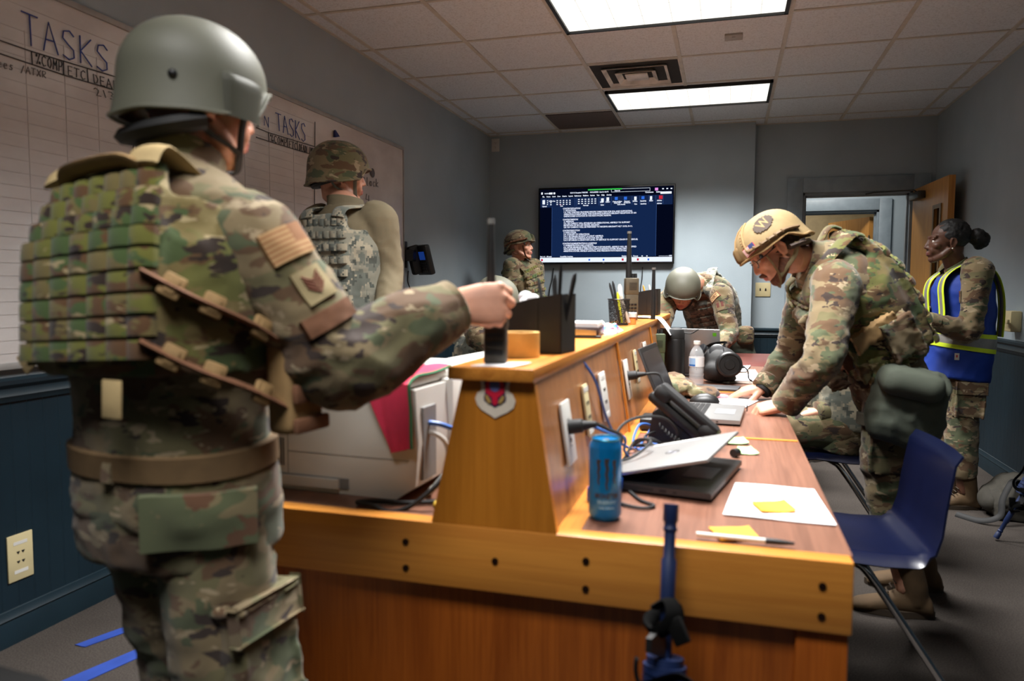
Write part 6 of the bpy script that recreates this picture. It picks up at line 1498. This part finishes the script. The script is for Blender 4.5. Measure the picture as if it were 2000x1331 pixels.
# ---------------------------------------------------------------- 3: beside the wall screen
J, s_ = stand((-1.71, 6.3, 0), R(-112), 1.70); J['head'] = V((-1.7400,6.2538,1.5505)); J['neck'] = V((-1.7591,6.2586,1.4046))
for k_ in 'LR': J['wr' + k_] = J['el' + k_] + (yawdir(R(-112)) * .20 + V((0, 0, -.08)))
p3, J3, H3, s3, jk3, tr3 = person('soldier in profile beside the wall screen, camouflage helmet with side rails', J, dict(S=s_ * .97, fwd=yawdir(R(-112)), hfwd=yawdir(R(-92), R(6)), hup=(0, 0, 1), near=1.5, hS=s_,
    helmet=dict(style='high', mat=OCP, lump=.008, rail=True, mount=True, railmat=BRN, strap=BRN, pad=OCP), hands=[dict(wr=V(J['wr' + k_]), fdir=yawdir(R(-112), R(-15)), dorsal=(0, 0, 1), side=k_, curl=RELAX, vox=.005) for k_ in 'LR']))
vest(p3, J3, s_ * .95, OCP, MCELL, dict(t=(.12, .8), rows=6, gap=.016, strap=OCP))
# ---------------------------------------------------------------- 4: bending over the side table
J = dict(pel=(-0.0875,5.6812,0.7220), neck=(-0.1979,5.3928,1.2193), mid=(-0.1007,5.6564,1.0110), shL=(-0.0429,5.3278,1.1416), shR=(-0.3993,5.3262,1.1034), head=(-0.2985,5.2567,1.1828),
    hipL=(.0, 5.74, .76), hipR=(-.18, 5.72, .76), knL=(.03, 5.64, .44), knR=(-.21, 5.64, .44), anL=(.05, 5.84, .085), anR=(-.24, 5.84, .085), elL=(0.0170,5.1808,0.8892), wrL=(-0.0697,4.9393,0.7820), elR=(-0.4319,5.1253,0.9074), wrR=(-0.3770,4.8918,0.7773))
p4, J4, H4, s4, jk4, tr4 = person('soldier in a plain green helmet bent over the far table, face down', J, dict(S=1.0, fwd=V((0, -1, 0)), hfwd=(-.02, -.72, -.70), hup=(.10, -.70, .70), near=1.4, hS=.98,
    helmet=dict(style='ach', mat=SAGE), hands=[dict(wr=V(J['wrL']), fdir=(-.2, -.9, -.12), dorsal=(0, -.1, 1), side='L', curl=RELAX, vox=.005), dict(wr=V(J['wrR']), fdir=(.2, -.9, -.12), dorsal=(0, -.1, 1), side='R', curl=RELAX, vox=.005)]))
vest(p4, J4, 1.0, ACU, ACUC, dict(t=(-.05, .8), rows=7, gap=.022, strap=ACU))
DRT = [plain('patch_border', (120, 72, 52), .85), plain('patch_ground', (196, 166, 120), .85)]
ua = (V(J4['shL']) - V(J4['elL'])).normalized()
patch('name_patch', p4, jk4, (-0.0792,4.6697,1.1337), (-0.0881,5.6062,1.1319), ua + V((-.6, 0, .1)), .082, .042, DRT, lambda u, v: 1 if (.06 < u < .94 and .1 < v < .9) else 0, 18, 12, .003, text=('DIRT', .022, .060, DRT[0]))
EMB = [plain('unit_patch_edge', (84, 72, 54), .85), plain('unit_patch_ground', (112, 94, 66), .85), plain('unit_patch_red', (96, 48, 38), .85)]
patch('unit_patch', p4, jk4, (-0.0421,4.6764,1.0781), (-0.0436,5.6143,1.0652), ua, .072, .062, EMB, lambda u, v: 2 if (v > .45 and abs(u - .5) < .3 and abs(u - .5) > .06) else 1 if (u - .5) ** 2 + (v - .5) ** 2 < .2 else 0, 12, 12, .003)
def bag(name, label_, root, c, size, M3, seed, mat=BAGM):
    b_ = B().box(c, size, M3, min(size) * .35, ); me = remesh(b_, .011, 4); folds(me, .022, (8, 8, 8), seed); return obj(name, me, mat, root, world=True, sharp=0, label=label_)
g4 = bag('carrier_bag', 'green mask carrier bag', p4, V((0.0917,5.5246,0.7249)), (.20, .20, .30), Matrix.Rotation(.3, 3, 'Z'), 5)
obj('roll_pouch', remesh(B().box(V((0.1248,5.4400,0.8661)), (.12, .10, .13), Matrix.Rotation(.2, 3, 'Z'), .03), .01, 2), OCP, p4, world=True)
# ---------------------------------------------------------------- 5: leaning on the desk, right
J = dict(pel=(0.5769,3.0677,0.8841), neck=(0.2966,2.9109,1.2839), mid=(0.4570,2.9887,1.1390), shL=(0.3529,2.7118,1.1905), shR=(0.3122,3.0991,1.2253), head=(0.1572,2.8318,1.3257),
    hipL=(.59, 2.965, .86), hipR=(.60, 3.15, .86), knL=(.575, 2.95, .48), knR=(.63, 3.18, .48), anL=(.655, 2.93, .085), anR=(.75, 3.2, .085), elL=(0.3021,2.5970,0.9600), wrL=(0.2044,2.7025,0.7881), elR=(0.2510,3.1644,0.9291), wrR=(0.1509,3.0736,0.7957))
p5, J5, H5, s5, jk5, tr5 = person('soldier in a tan helmet and glasses leaning with both hands on the desk', J, dict(S=1.0, fwd=V((-1, .06, 0)), hfwd=(-.76, -.12, -.66), hup=(-.66, 0, .76), near=1.15, fold=.013, seed=7, hS=.90, root=(.66, 3.05, 0), leg=.94,
    helmet=dict(style='high', mat=TANM, rail=True, mount=True, mountmat=COY, railmat=plain('rail_brown', (104, 80, 50), .6), strap=plain('strap_olive', (98, 86, 58), .8), pad=HAIRB, rim=COY), hands=[dict(wr=V(J['wrL']), fdir=(-.93, -.05, -.22), dorsal=(-.15, -.25, .95), side='L', curl=((48, 50, 30), (52, 54, 30), (54, 56, 30), (50, 56, 30)), thumb=(.5, .8, -.35)), dict(wr=V(J['wrR']), fdir=(-.92, .10, -.20), dorsal=(-.1, -.15, .98), side='R', curl=((18, 16, 8), (20, 18, 8), (22, 18, 8), (24, 20, 8)), spread=.5)]))
hair(p5, H5, s5, HAIRB)
P_ = lambda a, b2_, c: H5 @ (V((a, b2_, c)) * s5)
b_ = B(); M3 = H5.to_3x3()
b_.ell(P_(0, .064, -.098), [q * s5 for q in (.036, .032, .029)], M3, 16, 12)
for s in (-1, 1): b_.tube([P_(s * .060, .0, -.05), P_(s * .050, .034, -.082), P_(s * .018, .070, -.104)], .0225 * s5, 10)
b_.tube([P_(-.028, .092, -.062), P_(-.014, .104, -.0515), P_(0, .107, -.0505), P_(.014, .104, -.0515), P_(.028, .092, -.062)], .0085 * s5, 8)
obj('beard', remesh(b_, .004, 1), BEARD, p5, world=True, sharp=0)
GLF = plain('glasses_black', (24, 22, 24), .3); GLS = NT('spectacle_lens'); GLS.b.inputs['Alpha'].default_value = .18
GLS = GLS.set(.03, 0, .8, lin((190, 200, 205)))
gr = B(); gl = B()
for s in (-1, 1):
    L = [P_(s * .033 + .025 * math.cos(a), .099 - .006 * abs(math.cos(a)), .001 + .018 * math.sin(a)) for a in (2 * PI * i / 20 for i in range(20))]
    gr.tube(L, .0017, 6, close=True); gr.tube([P_(s * .058, .095, .006), P_(s * .074, .05, .004), P_(s * .082, -.005, .006)], .0017, 6); gl.prism([(0, 0)], Matrix.Identity(4), 0) if False else None
    gl.loft([[q + (H5.to_3x3() @ V((0, d_, 0))) for q in L] for d_ in (-.0004, .0004)])
gr.tube([P_(-.009, .101, .006), P_(0, .106, .009), P_(.009, .101, .006)], .0016, 6)
g5 = obj('glasses', gr, GLF, p5, world=True); obj('lens', gl, GLS, g5, world=True)
he5 = [c for c in p5.children if c.name.startswith('helmet')][0]
# helmet patches: oval with a W, and a flag
sidev = lambda phi, z: (hpt(H5, phi, z, .2, s5), hpt(H5, phi, z, -.05, s5))
a_, c_ = sidev(-1.62, .105)
WP = [plain('oval_edge', (112, 90, 60), .85), plain('oval_ground', (78, 66, 58), .85)]
WT = plain('oval_letter', (150, 128, 88), .85)
o_, dr, n_, x_, y_ = patch('unit_patch', p5, he5, a_, c_, H5.to_3x3() @ V((0, .15, 1)), .078, .056, WP, lambda u, v: 1, 16, 12, .002, lift=.0012, text=('W', .036, .044, WT))
# trim the square cloth to an oval
bm_ = bmesh.new(); bm_.from_mesh(o_.data)
M_root = p5.matrix_basis
ctr = (dr(0, 0, .003)); dele = []
for f_ in bm_.faces:
    q = M_root @ f_.calc_center_median() - ctr
    if (q.dot(x_) / .039) ** 2 + (q.dot(y_) / .028) ** 2 > 1.02: dele.append(f_)
bmesh.ops.delete(bm_, geom=dele, context='FACES'); bm_.to_mesh(o_.data); bm_.free()
a_, c_ = sidev(-.80, .058)
UF = [plain('flag_red', (176, 52, 58), .7), plain('flag_white', (222, 216, 208), .7), plain('flag_blue', (44, 56, 104), .7)]
patch('flag_patch', p5, he5, a_, c_, H5.to_3x3() @ V((0, .05, 1)), .052, .032, UF, lambda u, v: 2 if (u > .58 and v > .46) else (0 if int(v * 13) % 2 == 0 else 1), 14, 13, .002, lift=.0012)
b_ = B()
for k_ in range(9):
    for s in (-1, 1): b_.ell(hpt(H5, s * (.5 + .02 * k_), .14 - .01 * k_, .0, s5), (.003,) * 3, u=6, v=4)
for s in (0, .7, -.7):
    b_.tube([hpt(H5, s + (PI if z_ < 0 else 0), abs(z_), .002, s5) for z_ in (.06, .09, .12, .14, .15)], .004, 6)
obj('cover_seam', b_, COY, he5, world=True)
v5, f5 = vest(p5, J5, 1.0, MCAM, MCELL, dict(t=(.10, .8), rows=7, gap=.03, strap=MCAM))
for t_, dx, dy, sz, mt in ((.30, -.222, .075, (.05, .10, .15), MCAM), (.32, -.225, -.045, (.045, .10, .13), OCP), (.16, -.215, .02, (.05, .12, .10), MCAM), (.20, -.09, .185, (.11, .06, .16), OCP), (.22, .05, .19, (.11, .06, .16), OCP), (.44, -.232, .03, (.03, .16, .045), COY), (.66, -.09, .178, (.11, .05, .13), OCP), (.34, -.20, .14, (.05, .05, .09), BRN)):
    p, X, Y, Z = f5(t_); M3 = Matrix((X, Y, Z)).transposed() @ Matrix.Rotation(.25 if dx < -.1 else 0, 3, 'Z'); me = remesh(B().box(p + X * dx + Y * dy, sz, M3, .015), .008, 2); folds(me, .008, (13, 13, 13), int(t_ * 50)); obj('pouch', me, mt, v5, world=True, sharp=0)
g5 = bag('carrier_bag', 'grey green mask carrier bag strapped to the hip', p5, V((0.6028,2.8070,0.7826)), (.235, .17, .27), Matrix.Rotation(R(12), 3, 'Y') @ Matrix.Rotation(R(8), 3, 'Z'), 9)
obj('bag_flap', remesh(B().box(V((0.5981,2.7701,0.8701)), (.20, .19, .10), Matrix.Rotation(R(12), 3, 'Y'), .04), .01, 3), BAGM, g5, world=True)
h_, k_ = V(J5['hipL']), V(J5['knL']); m_ = h_.lerp(k_, .40); ax_ = (h_ - k_).normalized()
X = V((1, 0, 0)); X = (X - ax_ * X.dot(ax_)).normalized()
obj('thigh_strap', B().loft([ringpts(m_ + ax_ * z_, .112 + e_, .112 + e_, X, ax_.cross(X), 2, 28) for z_, e_ in ((-.022, 0), (-.02, .004), (.02, .004), (.022, 0))]), plain('strap_dark', (70, 64, 52), .85), p5, world=True)
fr_ = J5['wrL']; obj('ring', B().tube([V((0.0747,2.6846,0.7720)) + V((0, .011 * math.cos(a), .011 * math.sin(a))) for a in (2 * PI * i / 18 for i in range(18))], .0022, 6, close=True), BLK, p5, world=True)
d_ = (V(J5['wrR']) - V(J5['elR'])).normalized(); obj('watch_band', B().tube([V(J5['wrR']) + d_ * .008, V(J5['wrR']) + d_ * .022], .034, 18), BLK2, p5, world=True)
# ---------------------------------------------------------------- 6: seated behind
YW = R(90)
J = dict(pel=(.52, 3.80, .55), neck=(.54, 3.80, 1.05), mid=(.55, 3.80, .80), head=(.50, 3.80, 1.195), shL=(.535, 3.63, .99), shR=(.535, 3.97, .99), hipL=(.50, 3.71, .545), hipR=(.50, 3.89, .545), knL=(.12, 3.66, .525), knR=(.12, 3.93, .525), anL=(.18, 3.64, .085), anR=(.18, 3.95, .085), elL=(0.6260,3.7329,0.6502), wrL=(0.4100,3.6473,0.6194), elR=(.42, 4.02, .74), wrR=(.24, 3.93, .64))
p6, J6, H6, s6, jk6, tr6 = person('seated soldier mostly hidden behind the leaning one, hand on thigh', J, dict(S=.98, fwd=V((-1, 0, 0)), hfwd=(-.95, .2, -.2), hup=(0, 0, 1), near=1.3, pockets='', belt=False,
    helmet=dict(style='ach', mat=SAGE), hands=[dict(wr=V(J['wrL']), fdir=(-.93, .1, -.12), dorsal=(0, -.3, .95), side='L', curl=((14, 16, 10),) * 4, vox=.0045), dict(wr=V(J['wrR']), fdir=(-.95, 0, -.15), dorsal=(0, 0, 1), side='R', curl=RELAX, vox=.0045)]))
vest(p6, J6, .98, ACU, ACUC, dict(t=(.0, .8), rows=8, gap=.025, strap=ACU))
# ---------------------------------------------------------------- 7: woman in the blue vest
J, s_ = stand((1.235, 4.60, 0), R(96), 1.585); J['elL'] = V((1.2192,4.3868,0.9695)); J['wrL'] = V((1.0226,4.3544,1.0212)); J['wrR'] = J['elR'] + V((-.22, -.06, .03)); J['head'] = V((1.1458,4.5880,1.4511)); J['neck'] = V((1.2037,4.6036,1.2895))
p7, J7, H7, s7, jk7, tr7 = person('woman in a blue safety vest with neon stripes standing by the open door', J, dict(S=s_ * 1.03, fwd=yawdir(R(96)), hfwd=yawdir(R(93), R(-1)), hup=(0, 0, 1), skin=(SK_D, LIP_D), near=1.25, hS=s_ * 1.06, chin=.9,
    hands=[dict(wr=V(J['wrL']), fdir=(-.9, .3, .05), dorsal=(-.2, -.6, .7), side='L', curl=FIST, vox=.0045), dict(wr=V(J['wrR']), fdir=(-.9, -.3, .05), dorsal=(-.2, .5, .7), side='R', curl=FIST, vox=.0045)]))
hair(p7, H7, s7, HAIRK, True)
obj('earring', B().ell(H7 @ (V((-.087, -.004, -.044)) * s7), .0042), plain('pearl', (230, 226, 220), .2, .3), p7, world=True)
VB = plain('vest_blue', (12, 54, 150), .7, 0, .08, 10, .2, 300); NEON = plain('neon_yellow', (214, 240, 40), .6, 0, .03); REFL = plain('reflective_grey', (140, 138, 134), .35, .2, .05, 40)
f7 = spine_fn({k: V(v) for k, v in J7.items()}); s7b = s_ * 1.03; b_ = B(); L = []
VR = [(-.42, .212, .172), (-.2, .208, .166), (.0, .202, .160), (.2, .194, .150), (.45, .198, .152), (.7, .200, .152), (.84, .182, .140), (.95, .150, .112), (1.0, .10, .095)]
for t_, a, d in VR: p, X, Y, Z = f7(t_); L.append(ringpts(p, a * s7b, d * s7b, X, Y, 2.4, 40))
b_.loft(L); me = remesh(b_, .010, 3); folds(me, .008, (8, 8, 9), 3)
v7 = obj('safety_vest', me, VB, p7, world=True, sharp=0)
def band(name, t0, t1, e, m_):
    L = []
    for k_ in range(4):
        t_ = t0 + (t1 - t0) * k_ / 3; i = next(i for i in range(len(VR) - 1) if VR[i][0] <= t_ <= VR[i + 1][0]); q = (t_ - VR[i][0]) / (VR[i + 1][0] - VR[i][0]); a = VR[i][1] * (1 - q) + VR[i + 1][1] * q; d = VR[i][2] * (1 - q) + VR[i + 1][2] * q
        p, X, Y, Z = f7(t_); L.append(ringpts(p, (a + e) * s7b, (d + e) * s7b, X, Y, 2.4, 40))
    obj(name, B().loft(L, cap=False), m_, v7, world=True)
band('neon_band', -.03, .02, .009, NEON); band('reflective_band', .02, .12, .009, REFL); band('neon_band', .12, .165, .009, NEON)
for k_ in (-1, 1):
    def pathv(xo): 
        out = []
        for t_, yy in ((.15, .158), (.40, .159), (.62, .159), (.80, .148), (.93, .112), (1.0, .04), (1.0, -.04), (.93, -.105), (.80, -.143), (.62, -.154), (.40, -.154), (.15, -.154)):
            p, X, Y, Z = f7(t_); top = max(0, (t_ - .7) / .3); out.append(p + X * k_ * (xo - .012 * top) * s7b + Y * yy * s7b * (1 + (.0)) + Z * (.022 * top))
        return spline(out, 5)
    for nm, xo, w_, m_ in (('neon_stripe', .150, .013, NEON), ('reflective_stripe', .118, .022, REFL), ('neon_stripe', .086, .013, NEON)):
        obj(nm, B().tube(pathv(xo), w_ * s7b, 8, flat=.3, up=f7(.5)[2]), m_, v7, world=True)
# near sleeve shows outside the vest: armhole edge and the unit patch
patch('unit_patch', p7, jk7, (0.9896,3.7284,1.1552), (1.2594,4.7452,1.1485), (0, 0, 1), .062, .062, EMB, lambda u, v: 2 if (v > .5 and abs(u - .5) < .34 and abs(u - .5) > .06) else 1 if (u - .5) ** 2 + (v - .5) ** 2 < .2 else 0, 12, 12, .003)
patch('size_tag', p7, v7, (0.9870,3.7085,0.8894), (1.2562,4.7200,0.8101), (0, 0, 1), .022, .036, [WHITEP, plain('tag_red', (190, 40, 50), .6)], lambda u, v: 1 if .35 < v < .75 and .3 < u < .7 else 0, 6, 8, .002)
# ---------------------------------------------------------------- 8: seated on the far side of the console
J = dict(pel=(-1.40, 4.30, .55), neck=(-1.39, 4.30, .97), mid=(-1.42, 4.30, .76), head=(-1.345, 4.30, 1.11), shL=(-1.39, 4.47, .92), shR=(-1.39, 4.13, .92), hipL=(-1.38, 4.39, .545), hipR=(-1.38, 4.21, .545), knL=(-1.02, 4.43, .525), knR=(-1.02, 4.17, .525), anL=(-1.06, 4.43, .085), anR=(-1.06, 4.17, .085), elL=(-1.24, 4.52, .78), wrL=(-1.0, 4.46, .80), elR=(-1.24, 4.08, .78), wrR=(-1.0, 4.14, .80))
p8, J8, H8, s8, jk8, tr8 = person('seated soldier in a plain green helmet behind the fist, far side of the console', J, dict(S=.98, fwd=V((1, 0, 0)), hfwd=(.93, -.1, -.35), hup=(.35, 0, .93), near=1.5, pockets='', belt=False,
    helmet=dict(style='ach', mat=SAGE, mount=True), hands=[dict(wr=V(J['wr' + k_]), fdir=(.95, 0, -.2), dorsal=(0, 0, 1), side=k_, curl=RELAX, vox=.006) for k_ in 'LR']))
vest(p8, J8, .98, ACU, ACUC, dict(t=(.0, .8), rows=6, gap=.02, strap=ACU))
dup(CH1, (-1.42, 4.30, 0), R(184), 'navy plastic chair under the soldier on the far side of the console')
# crumpled camouflage cap on the desk
b_ = B(); c = V((-0.1486,3.0124,0.7500)); b_.ell(c + V((-.05, .05, .035)), (.085, .10, .04), u=20, v=12).ell(c + V((.05, .04, .02)), (.08, .07, .022)).ell(c + V((-.06, .10, .05)), (.06, .07, .035))
me = remesh(b_, .006, 2); folds(me, .016, (14, 14, 14), 5)
solo('cap', me, OCP, 'crumpled camouflage cloth cap between the open laptop and the flask', 'cap', (c.x, c.y, DZK), sharp=0)
